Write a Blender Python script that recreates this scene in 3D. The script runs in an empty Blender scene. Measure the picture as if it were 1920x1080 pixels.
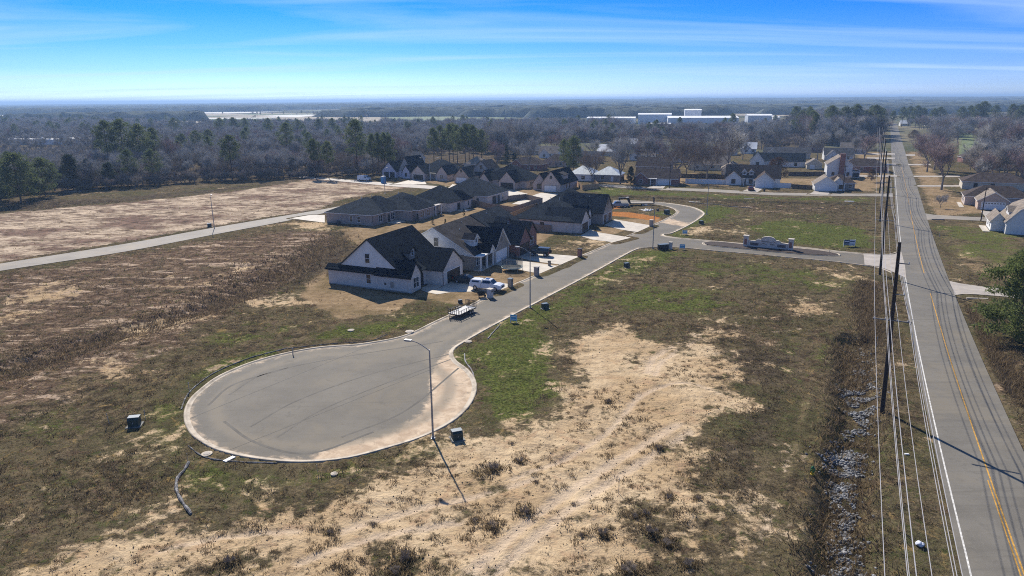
import bpy, bmesh, math, random
import numpy as np
from mathutils import Vector, Matrix
from mathutils.geometry import delaunay_2d_cdt
R = math.radians
SC = bpy.context.scene
COL = SC.collection
rng = np.random.default_rng(7)
rnd = random.Random(11)

# ---------------------------------------------------------------- camera
F, H = 1290.0, 32.0                       # focal length in photo pixels, camera height in metres
TH = math.atan((540 - 187) / F)           # pitch below the horizon
RO = math.atan(14 / 1920)                 # slight roll
cam = bpy.data.cameras.new('camera'); camo = bpy.data.objects.new('camera', cam); COL.objects.link(camo)
cam.sensor_width = 36; cam.lens = F / 1920 * 36; cam.clip_end = 60000; cam.clip_start = .5
_X = Vector((1, 0, 0)); _D = Vector((0, -math.sin(TH), -math.cos(TH))); _Fw = Vector((0, math.cos(TH), -math.sin(TH)))
_r = math.cos(RO) * _X + math.sin(RO) * _D; _d = -math.sin(RO) * _X + math.cos(RO) * _D
_m = Matrix((_r, -_d, -_Fw)).transposed().to_4x4(); _m.translation = (0, 0, H)
camo.matrix_world = _m
SC.camera = camo
SC.view_settings.view_transform = 'Standard'; SC.view_settings.look = 'None'
SC.view_settings.exposure = EXPO = .55; SC.view_settings.gamma = 1
SC.cycles.max_bounces = 6; SC.cycles.diffuse_bounces = 2; SC.cycles.glossy_bounces = 2; SC.cycles.transparent_max_bounces = 6
SC.cycles.volume_bounces = 0; SC.cycles.use_denoising = False; SC.cycles.filter_width = 1.05

def G(x, y, z=0.0):
    """photo pixel -> point on the horizontal plane at height z"""
    dx, dy = x - 960, y - 540; c, s = math.cos(RO), math.sin(RO)
    u = dx * c - dy * s; v = dx * s + dy * c
    dz = -F * math.sin(TH) - v * math.cos(TH)
    t = (z - H) / dz
    return np.array([u * t, (F * math.cos(TH) - v * math.sin(TH)) * t])
def G3(x, y, z=0.0):
    g = G(x, y, z); return Vector((g[0], g[1], z))
def GP(pts): return np.array([G(*p) for p in pts])

# ---------------------------------------------------------------- sky and sun
SUN_AZ = np.array([-.335, .942]); SUN_EL = R(38.5)
w = bpy.data.worlds.new('World'); SC.world = w; w.use_nodes = True
nt = w.node_tree; nt.nodes.clear(); N = nt.nodes.new; L = nt.links.new
out = N('ShaderNodeOutputWorld'); bg = N('ShaderNodeBackground'); bg.inputs[1].default_value = .11
sky = N('ShaderNodeTexSky'); sky.sky_type = 'NISHITA'; sky.sun_disc = False
sky.sun_elevation = SUN_EL; sky.sun_rotation = math.atan2(SUN_AZ[0], SUN_AZ[1]); sky.air_density = 1.0; sky.dust_density = .6; sky.ozone_density = 2.0
tc = N('ShaderNodeTexCoord'); sep = N('ShaderNodeSeparateXYZ'); L(tc.outputs['Generated'], sep.inputs[0])
ramp = N('ShaderNodeValToRGB'); L(sep.outputs[2], ramp.inputs[0])
cr = ramp.color_ramp; cr.elements[0].position = 0.0; cr.elements[0].color = (.78, .92, 1.08, 1)
cr.elements[1].position = .17; cr.elements[1].color = (.008, .22, 1.0, 1)
for p, c in ((.016, (.46, .68, 1.04, 1)), (.040, (.23, .48, 1.06, 1)), (.070, (.11, .37, 1.06, 1)), (.11, (.035, .29, 1.06, 1)), (.5, (.10, .34, 1.0, 1))):
    e = cr.elements.new(p); e.color = c
tint = N('ShaderNodeMix'); tint.data_type = 'RGBA'; tint.blend_type = 'MULTIPLY'; tint.inputs[0].default_value = 1
bw = N('ShaderNodeRGBToBW'); L(sky.outputs[0], bw.inputs[0]); L(bw.outputs[0], tint.inputs[6]); L(ramp.outputs[0], tint.inputs[7])
# thin cirrus on a high plane: direction / elevation
mx = N('ShaderNodeMath'); mx.operation = 'ADD'; L(sep.outputs[2], mx.inputs[0]); mx.inputs[1].default_value = .045
dv = N('ShaderNodeVectorMath'); dv.operation = 'DIVIDE'; L(tc.outputs['Generated'], dv.inputs[0])
cmb = N('ShaderNodeCombineXYZ'); [L(mx.outputs[0], cmb.inputs[i]) for i in range(3)]; L(cmb.outputs[0], dv.inputs[1])
mp = N('ShaderNodeMapping'); mp.inputs['Rotation'].default_value = (0, 0, R(-48)); mp.inputs['Scale'].default_value = (.13, .50, 0); L(dv.outputs[0], mp.inputs[0])
nz = N('ShaderNodeTexNoise'); nz.inputs['Scale'].default_value = 1.0; nz.inputs['Detail'].default_value = 7; nz.inputs['Roughness'].default_value = .52; nz.inputs['Distortion'].default_value = 1.1; L(mp.outputs[0], nz.inputs[0])
mr = N('ShaderNodeMapRange'); mr.inputs[1].default_value = .45; mr.inputs[2].default_value = .78; mr.inputs[4].default_value = .62; L(nz.outputs[0], mr.inputs[0])
cl = N('ShaderNodeMix'); cl.data_type = 'RGBA'; L(mr.outputs[0], cl.inputs[0]); L(tint.outputs[2], cl.inputs[6]); cl.inputs[7].default_value = (4.2, 5.5, 8.0, 1)
L(cl.outputs[2], bg.inputs[0]); L(bg.outputs[0], out.inputs[0])
sl = bpy.data.lights.new('sun', 'SUN'); sl.energy = 4.6; sl.angle = R(.53); sl.color = (1, .93, .82)
so = bpy.data.objects.new('sun', sl); COL.objects.link(so)
_sd = Vector((SUN_AZ[0] * math.cos(SUN_EL), SUN_AZ[1] * math.cos(SUN_EL), math.sin(SUN_EL)))
so.rotation_euler = _sd.to_track_quat('Z', 'Y').to_euler(); so.location = (-60, 150, 160)

# ---------------------------------------------------------------- materials
MATS = {}
def nodes(name):
    m = bpy.data.materials.new(name); m.use_nodes = True; t = m.node_tree; b = t.nodes['Principled BSDF']; return m, t, b
def inp(t, sock, v):
    if hasattr(v, 'is_linked') or hasattr(v, 'links'): t.links.new(v, sock)
    else: sock.default_value = v
def nd(t, kind, **kw):
    n = t.nodes.new('ShaderNode' + kind)
    for k, v in kw.items():
        if k[0] == 'i' and k[1:].isdigit(): inp(t, n.inputs[int(k[1:])], v)
        else: setattr(n, k, v)
    return n
def mixc(t, fac, a, b, mode='MIX'):
    n = t.nodes.new('ShaderNodeMix'); n.data_type = 'RGBA'; n.blend_type = mode
    for s, v in ((n.inputs[0], fac), (n.inputs[6], a), (n.inputs[7], b)):
        if isinstance(v, tuple) and len(v) == 3: v = (*v, 1)
        inp(t, s, v)
    return n.outputs[2]
def noise(t, vec, scale, detail=5, rough=.6, dist=0.0):
    n = t.nodes.new('ShaderNodeTexNoise'); n.inputs['Scale'].default_value = scale; n.inputs['Detail'].default_value = detail
    n.inputs['Roughness'].default_value = rough; n.inputs['Distortion'].default_value = dist
    if vec is not None: t.links.new(vec, n.inputs[0])
    return n.outputs[0]
def math_(t, op, a, b=0.0):
    n = t.nodes.new('ShaderNodeMath'); n.operation = op; inp(t, n.inputs[0], a); inp(t, n.inputs[1], b); return n.outputs[0]
def rng_(t, v, a, b, c=0.0, d=1.0, smooth=True):
    n = t.nodes.new('ShaderNodeMapRange'); n.interpolation_type = 'SMOOTHSTEP' if smooth else 'LINEAR'
    inp(t, n.inputs[0], v)
    for i, x in enumerate((a, b, c, d)): n.inputs[i + 1].default_value = x
    return n.outputs[0]
def pos(t, scale=None):
    g = t.nodes.new('ShaderNodeNewGeometry').outputs['Position']
    if scale is None: return g
    m = t.nodes.new('ShaderNodeMapping'); t.links.new(g, m.inputs[0]); m.inputs['Scale'].default_value = scale; return m.outputs[0]
def bump(t, b, h, strength=.4, dist=.1):
    n = t.nodes.new('ShaderNodeBump'); n.inputs['Strength'].default_value = strength; n.inputs['Distance'].default_value = dist
    t.links.new(h, n.inputs['Height']); t.links.new(n.outputs[0], b.inputs['Normal'])
def M(name, col, rough=.8, var=.25, scale=2.0, spec=.3, metal=0.0, bumps=0.0, stretch=None, alt=None):
    """plain procedural material: colour varied by noise"""
    if name in MATS: return MATS[name]
    m, t, b = nodes(name)
    tcn = t.nodes.new('ShaderNodeTexCoord').outputs['Object']
    if stretch:
        mp = t.nodes.new('ShaderNodeMapping'); t.links.new(tcn, mp.inputs[0]); mp.inputs['Scale'].default_value = stretch; tcn = mp.outputs[0]
    n = noise(t, tcn, scale, 5)
    c2 = alt or tuple(min(1, c * (1 + var)) for c in col)
    c1 = tuple(c * (1 - var) for c in col)
    t.links.new(mixc(t, rng_(t, n, .3, .7), c1, c2), b.inputs['Base Color'])
    b.inputs['Roughness'].default_value = rough; b.inputs['Specular IOR Level'].default_value = spec; b.inputs['Metallic'].default_value = metal
    if bumps: bump(t, b, n, bumps, .05)
    MATS[name] = m; return m
def shingle(name, col):
    if name in MATS: return MATS[name]
    m, t, b = nodes(name)
    tcn = t.nodes.new('ShaderNodeTexCoord').outputs['Object']
    br = t.nodes.new('ShaderNodeTexBrick'); t.links.new(tcn, br.inputs[0])
    br.inputs['Scale'].default_value = 1.6; br.inputs['Mortar Size'].default_value = .012
    br.inputs['Color1'].default_value = (*[c * .75 for c in col], 1); br.inputs['Color2'].default_value = (*[c * 1.3 for c in col], 1); br.inputs['Mortar'].default_value = (*[c * .5 for c in col], 1)
    n = noise(t, tcn, .7, 6, .7); n2 = noise(t, tcn, 9, 3, .7)
    c = mixc(t, rng_(t, n, .35, .7, 0, .8), br.outputs[0], tuple(c * 1.9 for c in col)); c = mixc(t, rng_(t, n2, .45, .7, 0, .6), c, tuple(c * .5 for c in col))
    t.links.new(c, b.inputs['Base Color']); b.inputs['Roughness'].default_value = .95; b.inputs['Specular IOR Level'].default_value = .02
    bump(t, b, n2, .5, .03); MATS[name] = m; return m
def brick(name, col, mortar=(.42, .38, .34), scale=3.4):
    if name in MATS: return MATS[name]
    m, t, b = nodes(name)
    tcn = t.nodes.new('ShaderNodeTexCoord').outputs['Object']
    mp = t.nodes.new('ShaderNodeMapping'); t.links.new(tcn, mp.inputs[0]); mp.inputs['Rotation'].default_value = (R(90), 0, R(45)); mp.inputs['Scale'].default_value = (.71, .71, 1)
    br = t.nodes.new('ShaderNodeTexBrick'); t.links.new(mp.outputs[0], br.inputs[0]); br.inputs['Scale'].default_value = scale; br.inputs['Mortar Size'].default_value = .015
    br.inputs['Color1'].default_value = (*[c * .8 for c in col], 1); br.inputs['Color2'].default_value = (*[min(1, c * 1.2) for c in col], 1); br.inputs['Mortar'].default_value = (*mortar, 1)
    n = noise(t, tcn, .9, 6, .65)
    c = mixc(t, rng_(t, n, .35, .8, 0, .55), br.outputs[0], tuple(c * .72 for c in col))
    t.links.new(c, b.inputs['Base Color']); b.inputs['Roughness'].default_value = .85
    MATS[name] = m; return m

# ---------------------------------------------------------------- mesh helpers
class MB:
    def __init__(s): s.v, s.f, s.m = [], [], []
    def add(s, vs, fs, mi=0):
        o = len(s.v); s.v += [tuple(v) for v in vs]; s.f += [tuple(i + o for i in f) for f in fs]; s.m += [mi] * len(fs); return s
    def box(s, x0, x1, y0, y1, z0, z1, mi=0, taper=0.0):
        k = taper
        vs = [(x0, y0, z0), (x1, y0, z0), (x1, y1, z0), (x0, y1, z0), (x0 + k, y0 + k, z1), (x1 - k, y0 + k, z1), (x1 - k, y1 - k, z1), (x0 + k, y1 - k, z1)]
        return s.add(vs, [(3, 2, 1, 0), (4, 5, 6, 7), (0, 1, 5, 4), (1, 2, 6, 5), (2, 3, 7, 6), (3, 0, 4, 7)], mi)
    def prism(s, prof, axis, a, b, mi=0, mends=None):
        """extrude a convex/concave profile [(u,z)] along axis 'x' or 'y' from a to b"""
        n = len(prof)
        vs = [((a, u, z) if axis == 'x' else (u, a, z)) for u, z in prof] + [((b, u, z) if axis == 'x' else (u, b, z)) for u, z in prof]
        fs = [(i, (i + 1) % n, n + (i + 1) % n, n + i) for i in range(n)]
        s.add(vs, fs, mi); o = len(s.v) - 2 * n
        s.f += [tuple(o + i for i in range(n))[::-1], tuple(o + n + i for i in range(n))]; s.m += [mi if mends is None else mends] * 2; return s
    def tube(s, pts, rad, sides=6, mi=0, cap=True):
        pts = [Vector(p) for p in pts]; rad = rad if hasattr(rad, '__len__') else [rad] * len(pts); o = len(s.v); n = sides
        for i, p in enumerate(pts):
            d = (pts[min(i + 1, len(pts) - 1)] - pts[max(i - 1, 0)]).normalized()
            a = d.orthogonal().normalized() if abs(d.z) < .99 else Vector((1, 0, 0)); a = (a - d * a.dot(d)).normalized(); b = d.cross(a)
            for k in range(n):
                q = 2 * math.pi * k / n; v = p + (a * math.cos(q) + b * math.sin(q)) * rad[i]; s.v.append(tuple(v))
        for i in range(len(pts) - 1):
            for k in range(n):
                s.f.append((o + i * n + k, o + i * n + (k + 1) % n, o + (i + 1) * n + (k + 1) % n, o + (i + 1) * n + k)); s.m.append(mi)
        if cap:
            s.f.append(tuple(o + k for k in range(n))[::-1]); s.f.append(tuple(o + (len(pts) - 1) * n + k for k in range(n))); s.m += [mi, mi]
        return s
    def build(s, name, mats, parent=None, smooth=False, loc=None):
        me = bpy.data.meshes.new(name); me.from_pydata(s.v, [], s.f)
        if not isinstance(mats, (list, tuple)): mats = [mats]
        for m in mats: me.materials.append(m)
        if len(mats) > 1: me.polygons.foreach_set('material_index', s.m)
        bm = bmesh.new(); bm.from_mesh(me); bmesh.ops.recalc_face_normals(bm, faces=bm.faces); bm.to_mesh(me); bm.free()
        if smooth: me.polygons.foreach_set('use_smooth', [True] * len(me.polygons))
        me.update(); return link(name, me, parent, loc)
def link(name, me, parent=None, loc=None):
    o = bpy.data.objects.new(name, me); COL.objects.link(o)
    if parent is not None: o.parent = parent
    if loc is not None: o.location = loc
    return o
def fast_mesh(name, V, Fc, mats, attrs=None, smooth=False, k=3):
    V = np.asarray(V, np.float32); Fc = np.asarray(Fc, np.int32).reshape(-1, k)
    me = bpy.data.meshes.new(name); me.vertices.add(len(V)); me.vertices.foreach_set('co', V.ravel())
    me.loops.add(Fc.size); me.loops.foreach_set('vertex_index', Fc.ravel()); me.polygons.add(len(Fc)); me.polygons.foreach_set('loop_start', np.arange(0, Fc.size, k, dtype=np.int32))
    if smooth: me.polygons.foreach_set('use_smooth', np.ones(len(Fc), bool))
    for m in (mats if isinstance(mats, (list, tuple)) else [mats]): me.materials.append(m)
    for nm, A in (attrs or {}).items():
        at = me.attributes.new(nm, 'FLOAT_COLOR', 'POINT'); A = np.asarray(A, np.float32)
        if A.shape[1] == 3: A = np.c_[A, np.ones(len(A), np.float32)]
        at.data.foreach_set('color', np.ascontiguousarray(A, np.float32).ravel())
    me.update(calc_edges=True); me.validate(); return me
def tag(o, label=None, cat=None, group=None, kind=None):
    for k, v in (('label', label), ('category', cat), ('group', group), ('kind', kind)):
        if v: o[k] = v
    return o
def empty(name, loc, rz=0.0, label=None, cat=None, group=None):
    o = bpy.data.objects.new(name, None); COL.objects.link(o); o.location = loc; o.rotation_euler = (0, 0, rz); o.empty_display_size = .3
    return tag(o, label, cat, group)
def copy_tree(o, parent=None):
    c = o.copy(); COL.objects.link(c); c.parent = parent
    for ch in o.children: copy_tree(ch, c)
    return c

# ---------------------------------------------------------------- noise, distance, polylines (numpy)
def vnoise(x, y, seed=0):
    xi = np.floor(x).astype(np.int64); yi = np.floor(y).astype(np.int64); fx = x - xi; fy = y - yi
    def h(a, b):
        n = (a * 374761393 + b * 668265263 + seed * 974634) & 0x7fffffff
        n = ((n ^ (n >> 13)) * 1274126177) & 0x7fffffff
        return ((n ^ (n >> 16)) & 0xffff) / 65535.0
    u = fx * fx * (3 - 2 * fx); v = fy * fy * (3 - 2 * fy)
    return (h(xi, yi) * (1 - u) + h(xi + 1, yi) * u) * (1 - v) + (h(xi, yi + 1) * (1 - u) + h(xi + 1, yi + 1) * u) * v
def fbm(x, y, sc, oct=4, seed=0):
    s = np.zeros_like(x); a = 1.0; t = 0
    for i in range(oct): s += a * vnoise(x * sc, y * sc, seed + i); t += a; a *= .55; sc *= 2.03
    return s / t
def seg_dist(PX, PY, poly, closed=True):
    n = len(poly); d = np.full(PX.shape, 1e9)
    for i in range(n if closed else n - 1):
        ax, ay = poly[i]; bx, by = poly[(i + 1) % n]; ex, ey = bx - ax, by - ay; l2 = ex * ex + ey * ey + 1e-9
        t = np.clip(((PX - ax) * ex + (PY - ay) * ey) / l2, 0, 1); d = np.minimum(d, (PX - ax - t * ex) ** 2 + (PY - ay - t * ey) ** 2)
    return np.sqrt(d)
def inside(PX, PY, poly):
    c = np.zeros(PX.shape, bool); n = len(poly); j = n - 1
    for i in range(n):
        xi, yi = poly[i]; xj, yj = poly[j]
        if yi != yj: c ^= ((yi > PY) != (yj > PY)) & (PX < (xj - xi) * (PY - yi) / (yj - yi) + xi)
        j = i
    return c
def sdist(PX, PY, poly, margin=8.0):
    """signed distance, positive inside; only computed near the polygon (elsewhere -margin)"""
    poly = np.asarray(poly); o = np.full(PX.shape, -margin)
    k = (PX > poly[:, 0].min() - margin) & (PX < poly[:, 0].max() + margin) & (PY > poly[:, 1].min() - margin) & (PY < poly[:, 1].max() + margin)
    if k.any():
        d = seg_dist(PX[k], PY[k], poly); o[k] = np.where(inside(PX[k], PY[k], poly), d, -d)
    return o
def smooth_line(P, step=1.0, closed=False):
    P = np.asarray(P, float); n = len(P); out = []
    for i in range(n if closed else n - 1):
        p1, p2 = P[i], P[(i + 1) % n]
        p0 = P[i - 1] if (closed or i > 0) else 2 * p1 - p2; p3 = P[(i + 2) % n] if (closed or i + 2 < n) else 2 * p2 - p1
        k = max(1, int(np.hypot(*(p2 - p1)) / step))
        # centripetal-ish Catmull-Rom
        for t in np.arange(k) / k:
            out.append(.5 * ((2 * p1) + (-p0 + p2) * t + (2 * p0 - 5 * p1 + 4 * p2 - p3) * t * t + (-p0 + 3 * p1 - 3 * p2 + p3) * t ** 3))
    if not closed: out.append(P[-1])
    return np.array(out)
def offs(P, d, closed=False):
    """offset a polyline to its left by d"""
    P = np.asarray(P); T = np.gradient(P, axis=0)
    if closed: T = np.roll(P, -1, 0) - np.roll(P, 1, 0)
    T = T / (np.linalg.norm(T, axis=1, keepdims=True) + 1e-9); return P + np.c_[-T[:, 1], T[:, 0]] * d
def strip(name, A, B, z, mat, kind='structure', parent=None):
    """flat sheet between two polylines of equal length"""
    n = len(A); V = np.r_[np.c_[A, np.full(n, z)], np.c_[B, np.full(n, z)]]
    Fc = [(i, i + 1, n + i + 1, n + i) for i in range(n - 1)]
    me = fast_mesh(name, V, Fc, mat, k=4); o = link(name, me, parent)
    if kind and parent is None: o['kind'] = kind
    bm = bmesh.new(); bm.from_mesh(me); bmesh.ops.recalc_face_normals(bm, faces=bm.faces)
    if bm.faces[:] and bm.faces[0].normal.z < 0: bmesh.ops.reverse_faces(bm, faces=bm.faces)
    bm.to_mesh(me); bm.free(); return o
def fill(poly, spacing):
    """triangulated grid fill of a polygon -> verts (n,2), tris"""
    poly = np.asarray(poly); lo, hi = poly.min(0), poly.max(0)
    gx, gy = np.meshgrid(np.arange(lo[0], hi[0], spacing), np.arange(lo[1], hi[1], spacing)); gx = gx.ravel(); gy = gy.ravel()
    k = sdist(gx, gy, poly) > spacing * .45
    pts = [Vector(p) for p in poly] + [Vector((a, b)) for a, b in zip(gx[k], gy[k])]; n = len(poly)
    r = delaunay_2d_cdt(pts, [(i, (i + 1) % n) for i in range(n)], [list(range(n))], 1, 1e-5)
    return np.array([v[:] for v in r[0]]), [f for f in r[2]]
def sheet(name, poly, z, mat, spacing=None, attr=None, kind='structure', parent=None):
    if spacing:
        V, Fc = fill(poly, spacing)
        me = fast_mesh(name, np.c_[V, np.full(len(V), z)], Fc, mat, attrs=attr(V) if attr else None)
    else:
        me = bpy.data.meshes.new(name); me.from_pydata([(*p, z) for p in poly], [], [list(range(len(poly)))]); me.materials.append(mat)
    bm = bmesh.new(); bm.from_mesh(me)
    for f in bm.faces:
        f.normal_update()
        if f.normal.z < 0: f.normal_flip()
    bm.to_mesh(me); bm.free(); o = link(name, me, parent)
    if kind and parent is None: o['kind'] = kind
    return o
# ================================================================ ROADS: traced outlines
K1 = [(1150,384),(1200,382.5),(1224,383),(1247,386),(1265,391.5),(1271,398),(1263,405),(1234,419),(1159,452),(1057,496),(962,537),(926,552),(891,571),(846,592.5),(815,607),(783,623),(753,634),(720,641),(670,648.5),(607,653),(550,662),(480,680),(420,705),(387,728),(363,752),(355,780),(367,810),(397,832),(430,845),(477,855),(533,861.5),(590,862),(653,855),(720,838),(787,817),(837,792),(867,767),(883,740),(884,716),(870,695),(849,679),(842,664),(847,653),(867,640),(900,621),(926,607),(994,571.5),(1060,537),(1120,505),(1165,480),(1190,467.5),(1213,463.6),(1245,463),(1278,464),(1332,469),(1413,476),(1487,483),(1559,489.5),(1619,497),(1648,501),(1672,510),(1700,524)]
K2 = [(1150,376),(1190,377),(1230,379.5),(1270,384),(1300,390),(1316,398),(1315,405),(1291.6,420.6),(1256,437.5),(1243,438.5),(1243,442.5),(1266,446.5),(1304.6,450),(1392,457.5),(1490,463.5),(1559,471),(1619,476.5),(1655,478.5),(1676,477),(1694,470)]
k1 = smooth_line(GP(K1), .8); k2 = smooth_line(GP(K2), .8)
STREET = np.r_[k1, k2[::-1]]
ML = [(1806,1080),(1796,1045),(1770,930),(1735,790),(1711,680),(1700,600),(1694,540),(1690,489),(1684,439),(1680,402),(1676,346.7),(1673,300),(1670.5,270),(1669,246),(1668.5,232),(1668,222)]
MR = [(2030,1080),(1995,1000),(1940,890),(1884,760),(1843,672),(1815,609),(1793,555),(1777,524),(1761,483),(1747,430),(1736,402),(1718,348),(1705,310),(1696.5,280),(1689,250),(1684,236),(1681,225)]
_ml = GP(ML); _mr = GP(MR)
_c0, _c1 = _ml[0], G(1690,330); _ax = (_c1 - _c0) / np.linalg.norm(_c1 - _c0)      # road axis
_nr = np.array([_ax[1], -_ax[0]])
def _poly_lr(P, smoothdeg):
    s = (P - _c0) @ _ax; d = (P - _c0) @ _nr; return np.polynomial.Polynomial.fit(s, d, smoothdeg), s
_pl, _sl = _poly_lr(_ml[:12], 3); _pr, _sr = _poly_lr(_mr[:12], 3)
MS = np.r_[np.arange(-70, 520, 3.0), 560, 620, 700, 800, 950]
def road_pt(s, d):
    s2 = np.minimum(s, 330.0); s0 = np.maximum(s2, 0.0); mid = (_pl(s0) + _pr(s0)) / 2
    mid = mid + (np.maximum(s - 330, 0)) * .0
    return _c0 + np.outer(s, _ax) + np.outer(mid + d, _nr)
MW = 3.45
MAIN = np.r_[road_pt(MS, -MW - .25), road_pt(MS, MW + .25)[::-1]]
LS_U = GP([(-240,533),(-120,516),(0,495),(233,458),(400,427.5),(610,392),(700,375)]); LS_L = GP([(-240,547),(-120,530),(0,508.5),(233,472.5),(400,440.5),(533,415.5),(640,393)])
LEFTST = np.r_[smooth_line(LS_L, 3), smooth_line(LS_U, 3)[::-1]]
FARST = GP([(560,330.5),(593,332),(650,337),(700,341),(760,345),(830,350),(900,354),(900,361),(815,355),(740,350),(640,340.5),(593,336),(560,333.5)])
CROSS = GP([(1105,345),(1149,347),(1196,350.5),(1340,355.2),(1450,361.5),(1560,363.2),(1650,363.5),(1674,363),(1674,369.5),(1650,368.5),(1560,368),(1450,366.5),(1340,360.5),(1196,354.5),(1149,351.5),(1105,348.5)])
SIDE_R = GP([(1731,400),(1750,403),(1790,405.5),(1840,408),(1920,412),(2010,416),(2010,424),(1920,419),(1840,414.5),(1790,412),(1755,411),(1737,413)])
SIDE_R2 = GP([(1777,527),(1800,532),(1835,537),(1875,542),(1930,549),(2020,560),(2020,575),(1930,562),(1875,556),(1830,552.5),(1805,552),(1790,554)])
DRIVES = {  # driveway outlines on the ground, concrete
 'h1': [(831,538),(868,519),(886,521),(906,527),(962,534.5),(927,550),(893,545),(884,548),(845,549),(820,553),(800,549),(789,545),(793,541),(815,545)],
 'h2': [(925,497),(952,484),(972,489),(1046,499.5),(1012,514),(984,509),(965,504)],
 'h3': [(966,483),(996,472),(1030,477),(1085,481.5),(1052,497),(1010,492)],
 'h4': [(1088,443),(1107,431),(1120,436),(1183,446.5),(1150,455),(1110,450)],
 'h5': [(1133,423),(1152,412),(1176,416),(1222,423.5),(1195,436),(1162,431)],
 'h6': [(545,410),(580,404),(609,404),(609,418),(575,414)],
 'h10':[(938,356),(965,358),(990,364),(960,372),(935,363)],
 'h11':[(1014,362),(1050,364),(1045,372),(1020,382),(985,385),(960,383),(985,372)],
 'h12':[(772,337),(796,339.5),(800,346),(735,346)],
 'h14':[(848,346),(870,348),(866,357),(840,354)],
 'ranch':[(1230,346),(1250,347),(1243,354),(1213,352.5)],
 'dorm':[(1411,351),(1432,353),(1420,361),(1392,359)],
 'small':[(1527,358.5),(1556,359.5),(1553,366),(1517,365)],
 'barn':[(1838,396),(1885,398),(1885,412),(1850,410)],
}
DRIVES = {k: GP(v) for k, v in DRIVES.items()}
for yy, x0, x1 in ((330.5,1585,1682),(308.5,1590,1680),(289,1600,1678),(297,1625,1678)):
    DRIVES['m%d' % yy] = GP([(x0, yy - 1.4), (x1, yy - 1.2), (x1, yy + 1.4), (x0, yy + 1.2)])
for yy, x0, x1 in ((349,1720,1800),(331,1713,1800),(309,1703,1745),(291,1698,1716)):
    DRIVES['r%d' % yy] = GP([(x0, yy - 1.2), (x1, yy - 1.2), (x1, yy + 1.4), (x0, yy + 1.4)])

# ================================================================ GROUND
def spaced(lo, hi, base, far_lo, far_hi, grow):
    core = list(np.arange(lo, hi, base)); a = [core[0]]; d = base
    while a[-1] > far_lo: d *= grow; a.append(a[-1] - d)
    b = [core[-1]]; d = base
    while b[-1] < far_hi: d *= grow; b.append(b[-1] + d)
    return np.array(a[:0:-1] + core + b[1:])
gx = spaced(-62, 64, .34, -16000, 16000, 1.035)
gy1 = np.arange(30, 118, .34); gy = list(gy1); d = .34
while gy[-1] < 260: d = min(d * 1.02, .8); gy.append(gy[-1] + d)
while gy[-1] < 24000: d *= 1.06; gy.append(gy[-1] + d)
pre = []; d = .34; y = 30
while y > -400: d *= 1.25; y -= d; pre.append(y)
gy = np.array(pre[::-1] + gy)
GX, GY = np.meshgrid(gx, gy); shp = GX.shape; X = GX.ravel(); Y = GY.ravel()
near = (Y < 420) & (Y > 0) & (np.abs(X) < 330)
ni = np.where(near)[0]; nx, ny = X[ni], Y[ni]
def poly_mask(polys, soft=1.6, P=None):
    px, py = (nx, ny) if P is None else P
    m = np.zeros(px.shape)
    for p in polys:
        q, amt = (p, 1.0) if not isinstance(p, tuple) else p
        s = sdist(px, py, GP(q), 2.2 * soft + 4); m = np.maximum(m, amt * np.clip(.5 + s / (2 * soft), 0, 1))
    return m
def line_mask(lines, P=None):
    px, py = (nx, ny) if P is None else P
    m = np.zeros(px.shape)
    for pts, wd in lines:
        L_ = smooth_line(GP(pts), 2.0); lo, hi = L_.min(0) - wd * 3, L_.max(0) + wd * 3
        k = (px > lo[0]) & (px < hi[0]) & (py > lo[1]) & (py < hi[1])
        if k.any():
            dd = seg_dist(px[k], py[k], L_, False); m[k] = np.maximum(m[k], np.clip(1.5 - dd / wd, 0, 1))
    return m
SAND = [
 [(1035,668),(1075,622),(1150,614),(1200,638),(1290,640),(1350,690),(1410,755),(1350,768),(1340,805),(1300,850),(1305,900),(1345,955),(1280,1000),(1235,1090),(60,1090),(170,1015),(300,968),(450,985),(600,955),(680,905),(760,870),(830,850),(880,815),(960,800),(1055,765),(1080,730),(1050,690)],
 ([(1240,640),(1330,625),(1370,650),(1420,700),(1400,760),(1300,760),(1250,700)], .75),
 ([(250,815),(290,780),(345,815),(360,850),(300,850)], .6), ([(480,905),(530,900),(520,920),(488,920)], .8),
 ([(60,545),(95,530),(140,545),(120,570),(40,570),(0,580),(0,560)], .85), ([(150,685),(200,672),(245,690),(225,715),(160,712)], .75),
 ([(60,720),(160,712),(150,740),(60,745)], .6), ([(200,620),(280,598),(390,590),(360,612),(240,635)], .75), ([(460,575),(540,555),(598,552),(560,572),(490,585)], .8),
 ([(300,540),(400,520),(420,530),(330,552)], .55), ([(430,505),(500,490),(510,500),(450,512)], .6), ([(540,420),(620,415),(640,425),(560,436)], .85), ([(0,590),(60,575),(70,600),(0,620)], .6),
 ([(1545,515),(1600,500),(1620,520),(1560,540)], .6), ([(1490,568),(1560,570),(1570,590),(1500,588)], .7), ([(1290,428),(1325,424),(1335,434),(1295,440)], .7), ([(1350,432),(1385,430),(1390,438),(1352,440)], .6),
 ([(1040,458),(1100,445),(1140,452),(1110,466),(1050,468)], .7), ([(1120,522),(1180,515),(1170,535),(1125,538)], .6), ([(1180,490),(1225,482),(1230,496),(1190,502)], .5), ([(1320,600),(1400,585),(1420,598),(1330,615)], .45),
 ([(690,595),(780,590),(760,600),(690,606)], .3), ([(1395,955),(1440,985),(1430,1060),(1390,1030)], .6), ([(1430,870),(1470,865),(1465,885),(1435,885)], .75),
]
FIELD = [[(-200,430),(0,402),(200,384),(430,361),(570,340),(700,345),(775,352),(700,362),(630,378),(600,392),(400,424),(230,454),(0,491),(-200,520)], [(560,338),(600,333),(700,343),(690,349),(600,345)]]
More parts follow.
